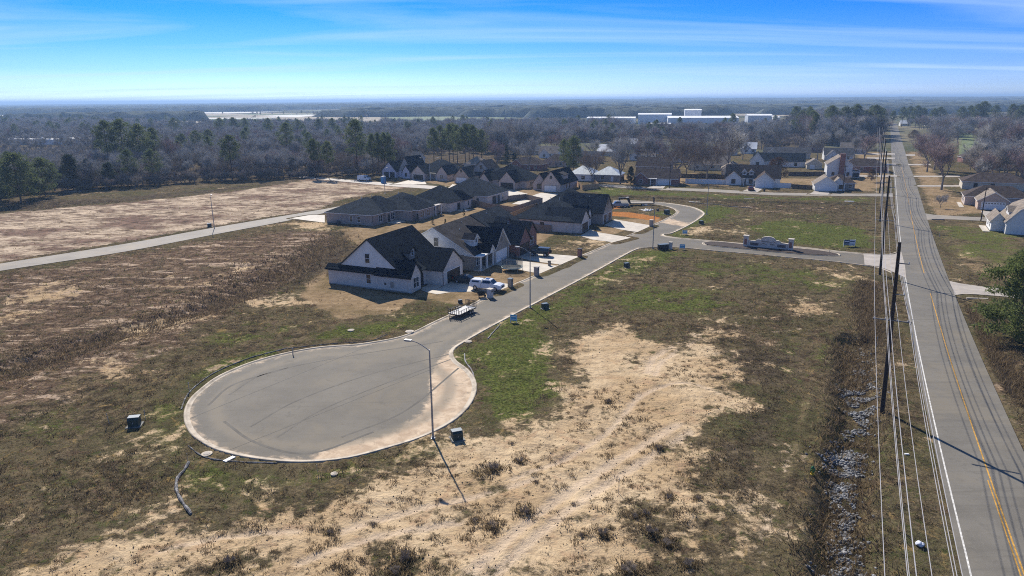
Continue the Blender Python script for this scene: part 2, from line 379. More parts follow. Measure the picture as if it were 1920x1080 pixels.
GREEN = [
 ([(885,640),(930,612),(1010,568),(1100,522),(1190,474),(1260,468),(1300,476),(1240,500),(1150,530),(1080,580),(1000,612),(1040,650),(1055,690),(1060,745),(1000,790),(915,790),(892,765),(893,710),(862,670)], .85),
 ([(360,715),(430,690),(540,655),(640,640),(740,625),(840,590),(830,575),(760,595),(640,612),(520,645),(420,680)], .8),
 ([(250,800),(340,720),(345,830),(440,880),(600,885),(760,850),(860,830),(840,870),(720,880),(600,925),(420,925),(330,870)], .7),
 ([(1395,425),(1440,412),(1560,420),(1630,432),(1640,470),(1500,460),(1440,450)], .85), ([(1290,395),(1330,385),(1390,392),(1370,410),(1320,420),(1270,438),(1300,448),(1250,441)], .9),
 ([(1080,352),(1110,348),(1200,357),(1450,369),(1640,371),(1640,380),(1440,376),(1200,368),(1120,372)], .62),
 ([(1740,420),(1860,424),(1920,440),(1920,500),(1850,500),(1780,470)], .6), ([(1560,600),(1590,590),(1590,640),(1540,690),(1520,720),(1480,800),(1450,790),(1500,690)], .6),
 ([(1100,560),(1200,530),(1350,545),(1400,580),(1300,600),(1150,590)], .6), ([(1230,500),(1330,485),(1500,500),(1640,525),(1630,560),(1480,550),(1330,530)], .48), ([(300,640),(450,600),(600,590),(560,630),(400,670)], .42), ([(1420,640),(1500,600),(1560,640),(1500,760),(1450,740)], .42), ([(1330,420),(1450,395),(1600,400),(1560,420),(1420,412)], .4), ([(0,760),(150,740),(260,760),(200,830),(60,850),(0,840)], .4), ([(1470,760),(1530,740),(1560,820),(1530,960),(1480,1080),(1400,1080),(1440,900)], .3),
 ([(1090,452),(1150,452),(1130,460),(1050,470),(1030,455),(1010,440)], .5), ([(1640,1080),(1680,800),(1670,700),(1720,780),(1780,1080)], .3), ([(0,860),(120,830),(240,870),(200,960),(60,1000),(0,960)], .35),
 ([(1225,398),(1265,396),(1255,405),(1230,408)], .9), ([(1560,265),(1700,262),(1690,330),(1640,345),(1600,330)], .3), ([(1800,250),(1830,248),(1835,300),(1800,300)], .8),
]
LAWN = [
 ([(1480,640),(1560,640),(1548,800),(1510,960),(1470,1090),(1380,1090),(1450,860)], .47), ([(1650,640),(1690,700),(1760,1080),(1650,1080),(1640,800)], .4),
 [(585,560),(612,524),(700,545),(770,556),(800,560),(850,572),(890,568),(948,543),(1040,503),(1062,492),(1000,478),(940,500),(880,512),(790,540),(780,560),(730,590),(640,600),(600,580)],
 [(640,430),(700,424),(770,410),(880,392),(950,380),(1000,390),(980,420),(900,440),(800,430),(740,440),(700,450),(690,470),(650,450)],
 [(575,535),(612,505),(615,545),(590,570),(560,560)], [(980,420),(1050,430),(1000,470),(940,460)], [(1100,452),(1160,436),(1240,418),(1240,408),(1150,412),(1130,425),(1110,440)],
 [(960,372),(1040,362),(1090,352),(1030,340),(940,350),(900,370)], ([(1130,345),(1360,350),(1640,360),(1640,340),(1500,335),(1300,325),(1100,330)], .7), [(1740,380),(1840,365),(1850,400),(1760,404)],
 ([(1600,262),(1668,262),(1675,345),(1640,360),(1600,345)], .6), ([(1690,262),(1710,262),(1780,350),(1830,395),(1740,395),(1715,340)], .62), [(770,338),(930,338),(930,350),(860,352)], ([(1790,415),(1920,425),(1920,530),(1800,510),(1760,440)], .5),
]
DARK = [
 ([(430,500),(560,460),(620,440),(700,470),(640,500),(540,545),(450,570),(380,600),(240,640),(100,690),(0,720),(0,660),(150,640),(300,580)], .9),
 ([(1300,680),(1350,640),(1480,640),(1560,660),(1500,760),(1440,900),(1400,950),(1340,930),(1310,860),(1360,780),(1410,750)], .7),
 ([(1580,620),(1640,600),(1640,760),(1610,1000),(1600,1080),(1560,1080),(1565,900),(1590,720)], .7), ([(1330,440),(1400,455),(1560,468),(1560,485),(1480,478),(1390,470),(1310,458)], .2),
 ([(1150,372),(1420,378),(1640,390),(1640,415),(1560,425),(1400,400),(1300,385)], .45), ([(980,620),(1080,590),(1320,600),(1480,560),(1560,600),(1480,640),(1300,640),(1080,620),(1030,650)], .45),
 ([(0,375),(200,372),(430,352),(570,332),(570,340),(430,360),(200,383),(0,402)], .7), ([(0,900),(200,860),(300,900),(280,960),(100,1000),(0,1040)], .5), ([(1800,560),(1920,600),(1920,800),(1850,660)], .5),
]
ORANGE = [[(1148,386),(1162,386),(1165,392),(1150,394)], [(1148,398),(1180,399),(1215,404),(1240,409),(1225,414),(1180,409),(1148,406)], ([(1220,412),(1255,405),(1245,418),(1228,420)], .5), ([(1560,402),(1640,396),(1630,412),(1560,412)], .35), ([(580,345),(620,338),(700,340),(650,345)], .3)]
DITCH = [([(1600,640),(1608,760),(1600,860),(1580,960),(1585,1080),(1600,1300)], 2.2, 1.1), ([(1640,640),(1625,560),(1640,530)], 1.3, .5), ([(0,700),(180,640),(380,580),(520,520),(640,440)], 3.0, .7), ([(1745,425),(1765,455),(1790,480)], 1.6, .7), ([(1800,580),(1850,650),(1940,760)], 1.6, .6), ([(1120,368),(1300,374),(1480,381),(1640,384)], 2.2, .8)]
REDB = [([(-60,520),(0,512),(230,478),(420,445),(560,428),(640,436),(600,500),(500,560),(400,620),(250,700),(120,760),(0,800),(-60,800)], .8), ([(0,860),(120,800),(260,860),(330,940),(200,1000),(0,1060)], .35), ([(1340,600),(1480,575),(1560,600),(1480,700),(1420,880),(1360,880),(1400,760)], .42), ([(1300,385),(1420,382),(1560,390),(1500,410),(1380,400)], .4), ([(1640,500),(1660,640),(1700,800),(1740,1080),(1690,1080),(1650,800)], .35), ([(1800,570),(1860,640),(1960,800),(1960,1000),(1850,700)], .7)]
TRACK = [([(1530,650),(1500,780),(1450,950),(1410,1090)], .35), ([(1552,650),(1528,780),(1485,950),(1448,1090)], .35), ([(1035,985),(1100,930),(1160,890)], .3), ([(1180,760),(1230,730),(1290,720),(1350,740)], .3), ([(960,900),(1060,860),(1150,800),(1200,740)], .3), ([(300,1040),(420,1010),(560,1000)], .3), ([(1215,700),(1225,672),(1265,650),(1310,628)], .45), ([(1228,705),(1240,680),(1280,655),(1320,635)], .4), ([(880,1080),(980,985),(1090,905),(1180,850),(1270,800)], .5), ([(920,1085),(1010,1000),(1110,925),(1200,870),(1290,815)], .45), ([(640,1000),(760,960),(900,930),(1000,900)], .4), ([(560,1060),(700,1010),(860,980)], .4)]
sand = poly_mask(SAND, 4.0); fieldm = poly_mask(FIELD, 2.0); green = poly_mask(GREEN, 4.5); lawn = poly_mask(LAWN, 2.4); dark = poly_mask(DARK, 5.0); orange = poly_mask(ORANGE, 1.0); track = line_mask(TRACK)
z = np.zeros(len(X)); zn = np.full(len(ni), .10)
rough_amp = np.clip(1 - lawn * 1.2, .12, 1)
zn += ((fbm(nx, ny, .35, 4, 3) - .5) * .44 + (fbm(nx, ny, 1.6, 2, 9) - .5) * .20) * rough_amp + (fbm(nx, ny, .05, 2, 5) - .5) * .35
zn += dark * (fbm(nx, ny, .5, 3, 17) - .3) * .5 - track * .08
paved = [(STREET, 0.0, .55), (MAIN, .08, .2), (LEFTST, .08, .2), (FARST, .08, .2), (CROSS, .08, .2), (SIDE_R, .075, .1), (SIDE_R2, .075, .1)] + [(p, .12, .05) for p in DRIVES.values()]
HOUSE_PADS = []           # filled from house origins: flat ground under houses
flat = np.zeros(len(ni)); paved_d = np.full(len(ni), 8.0)
for p, lv, pad in paved:
    s = sdist(nx, ny, p, 9.0); k = s > -8.9
    inn = s > -pad; tgt = lv - .10
    bl = np.clip((s + 3.5) / 3.0, 0, 1); bl = bl * bl * (3 - 2 * bl)
    zn = np.where(k, zn * (1 - bl) + (.09 if lv < .05 else lv - .02) * bl, zn); zn = np.where(inn, tgt, zn)
    paved_d = np.minimum(paved_d, np.maximum(-s, 0))
for pts, wd, dep in DITCH:
    L_ = smooth_line(GP(pts), 2.0); dd = seg_dist(nx, ny, L_, False); t = np.clip(1.4 - dd / wd, 0, 1); zn -= dep * t * t * (3 - 2 * t) * np.clip(paved_d / 2.5, 0, 1)
z[ni] = zn
far = ~near; dist = np.hypot(X, Y)
# far rolling hills on the right-hand horizon
hill = np.clip((dist - 2600) / 3000, 0, 1) * np.clip((X / np.maximum(Y, 1) + .35) / .5, 0, 1)
z += hill * (22 * fbm(X, Y, 1 / 1800, 3, 31) + 4)
GZ = z.reshape(shp)
def ground_z(x, y):
    i = np.clip(np.searchsorted(gx, x) - 1, 0, len(gx) - 2); j = np.clip(np.searchsorted(gy, y) - 1, 0, len(gy) - 2)
    u = (x - gx[i]) / (gx[i + 1] - gx[i]); v = (y - gy[j]) / (gy[j + 1] - gy[j])
    return (GZ[j, i] * (1 - u) + GZ[j, i + 1] * u) * (1 - v) + (GZ[j + 1, i] * (1 - u) + GZ[j + 1, i + 1] * u) * v
def gz(x, y): return float(ground_z(np.array([x]), np.array([y]))[0])
def GG(px, py):
    """pixel -> point standing on the ground"""
    g = G(px, py, .1); return Vector((g[0], g[1], gz(*g)))
A1 = np.zeros((len(X), 4), np.float32); A2 = np.zeros((len(X), 4), np.float32)
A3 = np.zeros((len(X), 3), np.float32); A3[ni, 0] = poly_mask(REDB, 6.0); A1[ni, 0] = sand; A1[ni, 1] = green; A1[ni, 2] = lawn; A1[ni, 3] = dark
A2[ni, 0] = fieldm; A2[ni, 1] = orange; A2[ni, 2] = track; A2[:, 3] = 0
A2[far, 3] = 1
WOODS_PX = [(-260, 392), (-60, 376), (100, 362), (300, 348), (430, 341), (590, 333), (640, 330), (690, 331), (760, 316), (830, 313), (930, 306), (960, 285), (1010, 268), (1180, 268), (1290, 264), (1440, 282), (1490, 280), (1600, 268), (1655, 262), (1655, 232), (1500, 232), (1460, 242), (1380, 249), (1240, 251), (1190, 244), (1150, 238), (1000, 236), (700, 239), (300, 234), (0, 232), (-300, 233), (-420, 245)]
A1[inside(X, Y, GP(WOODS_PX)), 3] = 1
ny_, nx_ = shp; idx = np.arange(ny_ * nx_).reshape(shp)
Fq = np.stack([idx[:-1, :-1], idx[:-1, 1:], idx[1:, 1:], idx[1:, :-1]], -1).reshape(-1, 4)

m, t, b = nodes('ground_soil_and_weeds'); p = pos(t)
a1 = nd(t, 'Attribute', attribute_name='m1'); a2 = nd(t, 'Attribute', attribute_name='m2')
s1 = nd(t, 'SeparateColor'); t.links.new(a1.outputs['Color'], s1.inputs[0]); s2 = nd(t, 'SeparateColor'); t.links.new(a2.outputs['Color'], s2.inputs[0])
nA = noise(t, p, .11, 6, .62); nB = noise(t, p, .55, 7, .68, .4); nC = noise(t, p, 3.2, 5, .7); nD = noise(t, p, .022, 4, .55)
nS = noise(t, pos(t, (.5, 1.0, 1)), 1.1, 7, .75, .8)
nM = math_(t, 'ADD', math_(t, 'MULTIPLY', noise(t, p, .16, 3, .5, .5), .5), math_(t, 'MULTIPLY', noise(t, p, .85, 8, .72, .3), .5))
def mk(sock, k, lo=.42, hi=.58, n=nM): return rng_(t, math_(t, 'ADD', sock, math_(t, 'MULTIPLY', math_(t, 'SUBTRACT', n, .5), k)), lo, hi)
c = mixc(t, rng_(t, nB, .34, .62), (.046, .036, .025), (.205, .155, .090))
c = mixc(t, rng_(t, nA, .44, .60), c, mixc(t, rng_(t, nC, .3, .7), (.085, .070, .038), (.27, .215, .122)))
c = mixc(t, rng_(t, noise(t, p, .05, 6, .65, .6), .50, .62, 0, .7), c, mixc(t, rng_(t, nC, .35, .65), (.055, .062, .024), (.15, .145, .06)))
c = mixc(t, rng_(t, noise(t, p, .38, 8, .75, .8), .63, .70, 0, .8), c, (.38, .285, .185))
c = mixc(t, math_(t, 'MULTIPLY', rng_(t, nC, .5, .75), .5), c, (.045, .036, .026))
far_c = mixc(t, rng_(t, noise(t, p, .004, 4, .55), .4, .62), (.085, .092, .055), (.21, .185, .125))

nF = noise(t, p, 7.0, 4, .75); c = mixc(t, math_(t, 'MULTIPLY', rng_(t, nC, .42, .56), .75), c, mixc(t, rng_(t, nB, .35, .65), (.026, .022, .016), (.085, .068, .042)))
c = mixc(t, rng_(t, nF, .56, .68, 0, .4), c, (.36, .285, .175))
c = mixc(t, rng_(t, noise(t, p, .9, 6, .72, .5), .54, .64, 0, .6), c, (.060, .078, .022)); c = mixc(t, rng_(t, noise(t, pos(t, (1.1, .9, 1)), .62, 7, .75, .7), .57, .66, 0, .7), c, (.30, .205, .085)); c = mixc(t, rng_(t, noise(t, pos(t, (.9, 1.2, 1)), .33, 7, .75, .4), .56, .66, 0, .6), c, (.105, .062, .045))
c = mixc(t, a2.outputs['Alpha'], c, far_c)
lawn_c = mixc(t, rng_(t, nB, .3, .7), (.215, .150, .085), (.34, .245, .145)); lawn_c = mixc(t, rng_(t, nA, .5, .68, 0, .6), lawn_c, (.135, .105, .05))
c = mixc(t, mk(s1.outputs[2], 1.2), c, lawn_c)
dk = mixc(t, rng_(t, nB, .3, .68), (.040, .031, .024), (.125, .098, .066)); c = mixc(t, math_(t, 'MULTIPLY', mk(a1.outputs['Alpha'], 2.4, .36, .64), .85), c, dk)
gr = mixc(t, rng_(t, nC, .38, .62), (.034, .048, .013), (.150, .172, .046)); gr = mixc(t, rng_(t, nB, .42, .75, 0, .7), gr, (.085, .072, .036))
c = mixc(t, math_(t, 'MULTIPLY', mk(s1.outputs[1], 2.6, .36, .62), .92), c, gr)
a3 = nd(t, 'Attribute', attribute_name='m3'); s3 = nd(t, 'SeparateColor'); t.links.new(a3.outputs['Color'], s3.inputs[0])
st_ = noise(t, pos(t, (.28, 1.0, 1)), .34, 9, .76, .8); rd = mixc(t, rng_(t, nB, .34, .64), (.078, .053, .037), (.235, .162, .105)); rd = mixc(t, rng_(t, nC, .45, .6, 0, .6), rd, (.035, .026, .020)); rd = mixc(t, rng_(t, st_, .525, .61, 0, .9), rd, (.50, .375, .265))
c = mixc(t, mk(s3.outputs[0], 2.8, .40, .70), c, rd)
sd = mixc(t, rng_(t, nA, .35, .65), (.455, .325, .185), (.61, .465, .29)); sd = mixc(t, rng_(t, noise(t, p, .3, 6, .7, 1.2), .56, .74, 0, .55), sd, (.47, .27, .14))
sd = mixc(t, rng_(t, nS, .46, .70, 0, .75), sd, (.27, .19, .12)); sd = mixc(t, rng_(t, noise(t, p, .19, 7, .75, 2.0), .55, .63, 0, .6), sd, (.40, .26, .155)); sd = mixc(t, math_(t, 'MULTIPLY', s2.outputs[2], .6), sd, (.60, .47, .34))
spk = rng_(t, nC, .60, .68, 0, .8); 
sandf = mk(s1.outputs[0], 4.8, .38, .78); c = mixc(t, sandf, c, sd)
c = mixc(t, math_(t, 'MULTIPLY', math_(t, 'MULTIPLY', sandf, spk), rng_(t, nB, .45, .62)), c, (.12, .092, .06))
fn = noise(t, pos(t, (.40, .66, 1)), .42, 10, .82, .5); fd = mixc(t, rng_(t, fn, .40, .62), (.62, .49, .35), (.115, .078, .052)); fd = mixc(t, rng_(t, noise(t, pos(t, (.5, 1, 1)), .07, 7, .75), .47, .58, 0, .9), fd, mixc(t, rng_(t, nB, .35, .65), (.085, .062, .046), (.25, .16, .12)))
c = mixc(t, mk(s2.outputs[0], 3.0, .36, .60), c, fd)
og = mixc(t, rng_(t, nC, .35, .65), (.52, .20, .045), (.26, .13, .065)); c = mixc(t, mk(s2.outputs[1], .8), c, og)
t.links.new(c, b.inputs['Base Color']); b.inputs['Roughness'].default_value = 1.0; b.inputs['Specular IOR Level'].default_value = 0.0
hh = math_(t, 'ADD', math_(t, 'MULTIPLY', nB, 1.0), math_(t, 'MULTIPLY', nC, .35)); bump(t, b, hh, 1.0, .32)
GROUND_MAT = m
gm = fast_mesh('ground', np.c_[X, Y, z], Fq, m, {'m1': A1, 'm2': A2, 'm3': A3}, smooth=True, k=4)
tag(link('ground', gm), kind='structure')

# ================================================================ ROAD SURFACES
def asphalt(name, col, seams=True, sand_attr=False, streak=None):
    m, t, b = nodes(name); p = pos(t)
    n1 = noise(t, p, .18, 6, .6); n2 = noise(t, p, 14, 3, .8); n3 = noise(t, p, 1.2, 6, .7)
    c = mixc(t, rng_(t, n1, .3, .7), tuple(x * .82 for x in col), tuple(x * 1.16 for x in col)); c = mixc(t, rng_(t, n2, .45, .70, 0, .6), c, tuple(x * 1.5 for x in col)); c = mixc(t, rng_(t, noise(t, p, 3.5, 4, .8), .62, .72, 0, .5), c, tuple(x * 1.9 for x in col)); c = mixc(t, rng_(t, n3, .50, .72, 0, .5), c, tuple(x * .72 for x in col)); c = mixc(t, rng_(t, noise(t, p, .07, 4, .6, 1.5), .50, .64, 0, .55), c, (col[0] * 1.32, col[1] * 1.24, col[2] * 1.1))
    mq = t.nodes.new('ShaderNodeMapping'); t.links.new(p, mq.inputs[0]); mq.inputs['Rotation'].default_value = (0, 0, R(-59)); mq.inputs['Scale'].default_value = (.05, .75, 1); c = mixc(t, rng_(t, noise(t, mq.outputs[0], 1.0, 6, .7, .8), .52, .68, 0, .5), c, tuple(x * .74 for x in col))
    if streak:      # wheel-worn bands along the road axis
        mp = t.nodes.new('ShaderNodeMapping'); t.links.new(p, mp.inputs[0]); mp.inputs['Rotation'].default_value = (0, 0, -math.atan2(_ax[1], _ax[0])); mp.inputs['Scale'].default_value = (.02, 1.1, 1)
        ns = noise(t, mp.outputs[0], 1.0, 4, .7); c = mixc(t, rng_(t, ns, .5, .72, 0, .35), c, tuple(x * .72 for x in col))
    if sand_attr:
        a = nd(t, 'Attribute', attribute_name='sandcover'); s = nd(t, 'SeparateColor'); t.links.new(a.outputs['Color'], s.inputs[0])
        n4 = noise(t, p, .7, 7, .7, .6); f = rng_(t, math_(t, 'ADD', s.outputs[0], math_(t, 'MULTIPLY', math_(t, 'SUBTRACT', n4, .5), 1.1)), .22, .60)
        sd = mixc(t, rng_(t, n4, .35, .65), (.40, .285, .18), (.60, .46, .31)); sd = mixc(t, rng_(t, noise(t, p, .8, 8, .75, 2.2), .55, .64, 0, .6), sd, (.33, .235, .15)); c = mixc(t, f, c, sd)
        f2 = math_(t, 'MULTIPLY', rng_(t, math_(t, 'ADD', s.outputs[1], math_(t, 'SUBTRACT', n4, .5)), .3, 1.0), .7); c = mixc(t, f2, c, (col[0] * 1.5, col[1] * 1.42, col[2] * 1.3)); c = mixc(t, rng_(t, noise(t, p, .35, 7, .7, 1.0), .57, .68, 0, .45), c, tuple(x * .62 for x in col))
    t.links.new(c, b.inputs['Base Color']); b.inputs['Roughness'].default_value = .82; b.inputs['Specular IOR Level'].default_value = .3; bump(t, b, n2, .25, .01); return m
ASPH = asphalt('asphalt_street', (.134, .119, .093), sand_attr=True); ASPH2 = asphalt('asphalt_old', (.160, .146, .120), streak=True); ASPH3 = asphalt('asphalt_pale', (.26, .231, .188))
def conc(name, col): 
    m, t, b = nodes(name); p = pos(t); n1 = noise(t, p, .5, 6, .65); n2 = noise(t, p, 8, 4, .7)
    c = mixc(t, rng_(t, n1, .3, .72), tuple(x * .78 for x in col), tuple(min(1, x * 1.1) for x in col)); c = mixc(t, rng_(t, n2, .5, .8, 0, .35), c, tuple(x * .6 for x in col))
    t.links.new(c, b.inputs['Base Color']); b.inputs['Roughness'].default_value = .8; bump(t, b, n2, .2, .01); return m
def conc2(name, col):
    m = conc(name, col); t = m.node_tree; b = t.nodes['Principled BSDF']; old = b.inputs['Base Color'].links[0].from_socket; n = noise(t, pos(t), .45, 8, .75, .6); t.links.new(mixc(t, rng_(t, n, .46, .62, 0, .8), old, (.24, .19, .13)), b.inputs['Base Color']); return m
CONC = conc('concrete', (.56, .50, .41)); KERBM = conc2('kerb_concrete', (.52, .44, .33)); CONC2 = conc('concrete_old', (.42, .37, .31))
SANDCOV = [[(845,660),(822,680),(812,705),(812,740),(795,775),(760,800),(735,815),(690,825),(640,835),(575,862),(653,859),(725,842),(795,820),(845,794),(872,768),(890,740),(890,714),(875,692),(852,676)], ([(1240,405),(1300,420),(1290,427),(1240,418)], .6), ([(345,775),(360,740),(372,745),(362,780),(385,822),(440,847),(430,852),(380,832)], .5)]
TIRE = [([(860,660),(700,700),(560,750),(470,800)], .22), ([(850,672),(720,720),(600,770),(520,820)], .2), ([(830,640),(640,670),(500,700),(430,740)], .2), ([(700,620),(1000,545)], .01), ([(860,690),(760,770),(640,820)], .25), ([(420,790),(480,830),(580,850),(700,810)], .3), ([(390,760),(440,720),(540,690)], .3)]
def sand_attr(V):
    P = (V[:, 0], V[:, 1]); a = poly_mask(SANDCOV, 1.2, P); dk = seg_dist(V[:, 0], V[:, 1], STREET); s = np.exp(-((dk - 2.6) / 1.1) ** 2) * (V[:, 1] < 98); a = np.maximum(a, .42 * np.clip(1 - dk / 1.3, 0, 1)); return {'sandcover': np.c_[a, s, a * 0]}
sheet('street', STREET, 0.0, ASPH, .8, sand_attr)
def kerb(P, side, name='kerb'):
    prof = [(-.04, .010), (.28, .004), (.34, .11), (.54, .125), (.58, -.15)]
    V = []; n = len(P)
    for d, zz in prof: V.append(np.c_[offs(P, side * d), np.full(n, zz)])
    V = np.concatenate(V); Fc = [(j * n + i, j * n + i + 1, (j + 1) * n + i + 1, (j + 1) * n + i) for j in range(len(prof) - 1) for i in range(n - 1)]
    me = fast_mesh(name, V, Fc, KERBM, k=4); bm = bmesh.new(); bm.from_mesh(me); bmesh.ops.recalc_face_normals(bm, faces=bm.faces); 
    if sum(f.normal.z for f in bm.faces) < 0: bmesh.ops.reverse_faces(bm, faces=bm.faces)
    bm.to_mesh(me); bm.free(); o = link(name, me); o['kind'] = 'structure'; return o
_n1 = int(len(k1) * .988)
_area = np.sum(STREET[:, 0] * np.roll(STREET[:, 1], -1) - STREET[:, 1] * np.roll(STREET[:, 0], -1))
_sd1 = -1 if _area > 0 else 1
kerb(k1[:_n1], _sd1); kerb(k2[:int(len(k2) * .985)], -_sd1)
strip('main_road', road_pt(MS, -MW - .25), road_pt(MS, MW + .25), .08, ASPH2)
sheet('side_street', LEFTST, .08, ASPH3); sheet('far_street', FARST, .082, CONC2); sheet('cross_street', CROSS, .084, ASPH3); sheet('access_lane', SIDE_R, .075, ASPH3); sheet('access_lane', SIDE_R2, .075, CONC2)
for k, p in DRIVES.items(): sheet('driveway', p, .12 + .002 * (ord(k[0]) % 2), CONC if k[0] == 'h' else CONC2)
sheet('concrete_apron', GP([(1619,476.8),(1655,479),(1676,477.4),(1690,472.5),(1697,500),(1699,522),(1672,509.5),(1648,500.6),(1621,497)]), .09, CONC2)
# painted lines on the main road
YEL = M('yellow_line_paint', (.50, .27, .05), .8, .35, 3); WHT = M('white_line_paint', (.62, .60, .55), .8, .3, 3)
def mark(name, s0, s1, d, wd, mat):
    s = np.linspace(s0, s1, max(3, int((s1 - s0) / 3))); o = strip(name, road_pt(s, d - wd / 2), road_pt(s, d + wd / 2), .088, mat); return o
def s_of(px, py): return float((G(px, py) - _c0) @ _ax)
mark('edge_line', -65, s_of(1701, 489), -MW + .25, .13, WHT); mark('edge_line', s_of(1690, 460), 330, -MW + .25, .11, WHT)
sg0, sg1 = s_of(1752, 552), s_of(1739, 514)
mark('centre_line', -65, sg0, .12, .12, YEL); mark('centre_line', -65, s_of(1868, 905), -.12, .10, YEL); mark('centre_line', sg1, s_of(1713, 395), .0, .12, YEL); mark('centre_line', s_of(1712, 385), 330, .05, .08, YEL)

for pts_, wd_ in TIRE:
    if wd_ > .1: Pm = smooth_line(GP(pts_), .8); strip('tyre_mark', offs(Pm, wd_ * .5), offs(Pm, -wd_ * .5), .0045, M('scuffed_asphalt', (.116, .105, .086), .85, .2, .6))
SEAM = M('seam_tar', (.085, .079, .068), .8, .3, 2)
for a_, b_ in (((355, 785), (700, 645)), ((420, 848), (815, 690)), ((900, 622), (1000, 570))): P2 = np.linspace(G(*a_), G(*b_), 12); strip('asphalt_seam', offs(P2, .04), offs(P2, -.04), .005, SEAM)
# ================================================================ HOUSES
SH = {'black': shingle('shingle_black', (.012, .018, .026)), 'char': shingle('shingle_charcoal', (.024, .031, .040)), 'taupe': shingle('shingle_taupe', (.055, .051, .050)), 'brown': shingle('shingle_brown', (.070, .056, .050)), 'grey': shingle('shingle_grey', (.095, .095, .098)), 'tan': shingle('shingle_tan', (.20, .17, .14)), 'metal': M('roof_metal_sheet', (.42, .46, .48), .45, .2, 1.5, .4, .3, stretch=(1, .1, 1)), 'white': M('roof_white_membrane', (.78, .78, .76), .6, .12, .2)}
WL = {'wbrick': brick('painted_white_brick', (.62, .57, .52), (.52, .48, .44)), 'wsid': M('white_siding', (.70, .70, .68), .6, .08, 1.2), 'taupe': M('taupe_siding', (.27, .24, .205), .7, .12, 2), 'red': brick('red_brick', (.24, .085, .06)), 'tanb': brick('tan_brick', (.48, .36, .28)), 'greyb': brick('grey_brick', (.34, .29, .26)), 'pinkb': brick('pale_pink_brick', (.52, .43, .38)), 'wrap': M('lavender_house_wrap', (.66, .60, .64), .6, .2, 1.5), 'cream': M('cream_siding', (.55, .50, .40), .7, .1, 2), 'board': M('grey_board_siding', (.30, .27, .245), .75, .12, 2), 'blue': M('pale_blue_siding', (.55, .60, .64), .6, .08, 2), 'osb': M('bare_sheathing', (.36, .33, .30), .8, .2, 2)}
TR = {'w': M('white_trim', (.74, .73, .70), .55, .06, 2), 'b': M('black_trim', (.025, .026, .028), .5, .1, 2), 't': M('taupe_trim', (.30, .27, .24), .6, .1, 2)}
DR = {'b': M('black_garage_door', (.022, .022, .025), .45, .15, 2), 'w': M('white_garage_door', (.70, .72, .74), .5, .06, 2), 'br': M('brown_garage_door', (.05, .042, .038), .5, .2, 2)}
GLASS = M('window_glass', (.025, .032, .042), .08, .3, 1.5, .6); SLAB = M('slab_concrete', (.25, .235, .215), .85, .2, 2); PIPE = M('vent_metal', (.6, .6, .6), .5, .1, 3)
def m_gable(mb, x0, x1, y0, y1, ze, zr, ax, ov=.42, og=.32, th=.17, z=0):
    if ax == 'y': a0, a1, b0, b1 = x0, x1, y0, y1
    else: a0, a1, b0, b1 = y0, y1, x0, x1
    mid = (a0 + a1) / 2; sl = (zr - ze) / (mid - a0); zo = ze - sl * ov
    P = [(a0 - ov, zo), (mid, zr), (a1 + ov, zo), (a1 + ov, zo + th), (mid, zr + th * 1.15), (a0 - ov, zo + th)]
    A, B = b0 - og, b1 + og
    vs = [((p, A, q) if ax == 'y' else (A, p, q)) for p, q in P] + [((p, B, q) if ax == 'y' else (B, p, q)) for p, q in P]
    mb.add(vs, [(3, 4, 10, 9), (4, 5, 11, 10)], 0)
    mb.add(vs, [(0, 1, 7, 6), (1, 2, 8, 7), (2, 3, 9, 8), (5, 0, 6, 11), (0, 5, 4, 1), (1, 4, 3, 2), (6, 7, 10, 11), (7, 8, 9, 10)], 1)
def m_hip(mb, x0, x1, y0, y1, ze, zr, ax, ov=.42, th=.16):
    x0 -= ov; x1 += ov; y0 -= ov; y1 += ov
    if ax == 'y': h = min((x1 - x0) / 2, (y1 - y0) / 2 - .05); xm = (x0 + x1) / 2; r = [(xm, y0 + h, zr), (xm, y1 - h, zr)]
    else: h = min((y1 - y0) / 2, (x1 - x0) / 2 - .05); ym = (y0 + y1) / 2; r = [(x0 + h, ym, zr), (x1 - h, ym, zr)]
    zl = ze - .12; zt = zl + th
    vs = [(x0, y0, zl), (x1, y0, zl), (x1, y1, zl), (x0, y1, zl), (x0, y0, zt), (x1, y0, zt), (x1, y1, zt), (x0, y1, zt)] + r
    if ax == 'y': top = [(4, 5, 8), (5, 6, 9, 8), (6, 7, 9), (7, 4, 8, 9)]
    else: top = [(4, 5, 9, 8), (5, 6, 9), (6, 7, 8, 9), (7, 4, 8)]
    mb.add(vs, top, 0); mb.add(vs, [(0, 1, 2, 3), (0, 1, 5, 4), (1, 2, 6, 5), (2, 3, 7, 6), (3, 0, 4, 7)], 1)
def bx(mb, face, c, u0, u1, z0, z1, d0, d1, mi=0):
    """box on a wall face: plane coordinate c, along u, from d0 to d1 outward"""
    s = 1 if face in 'en' else -1; a, b_ = sorted((c + s * d0, c + s * d1))
    if face in 'sn': mb.box(u0, u1, a, b_, z0, z1, mi)
    else: mb.box(a, b_, u0, u1, z0, z1, mi)
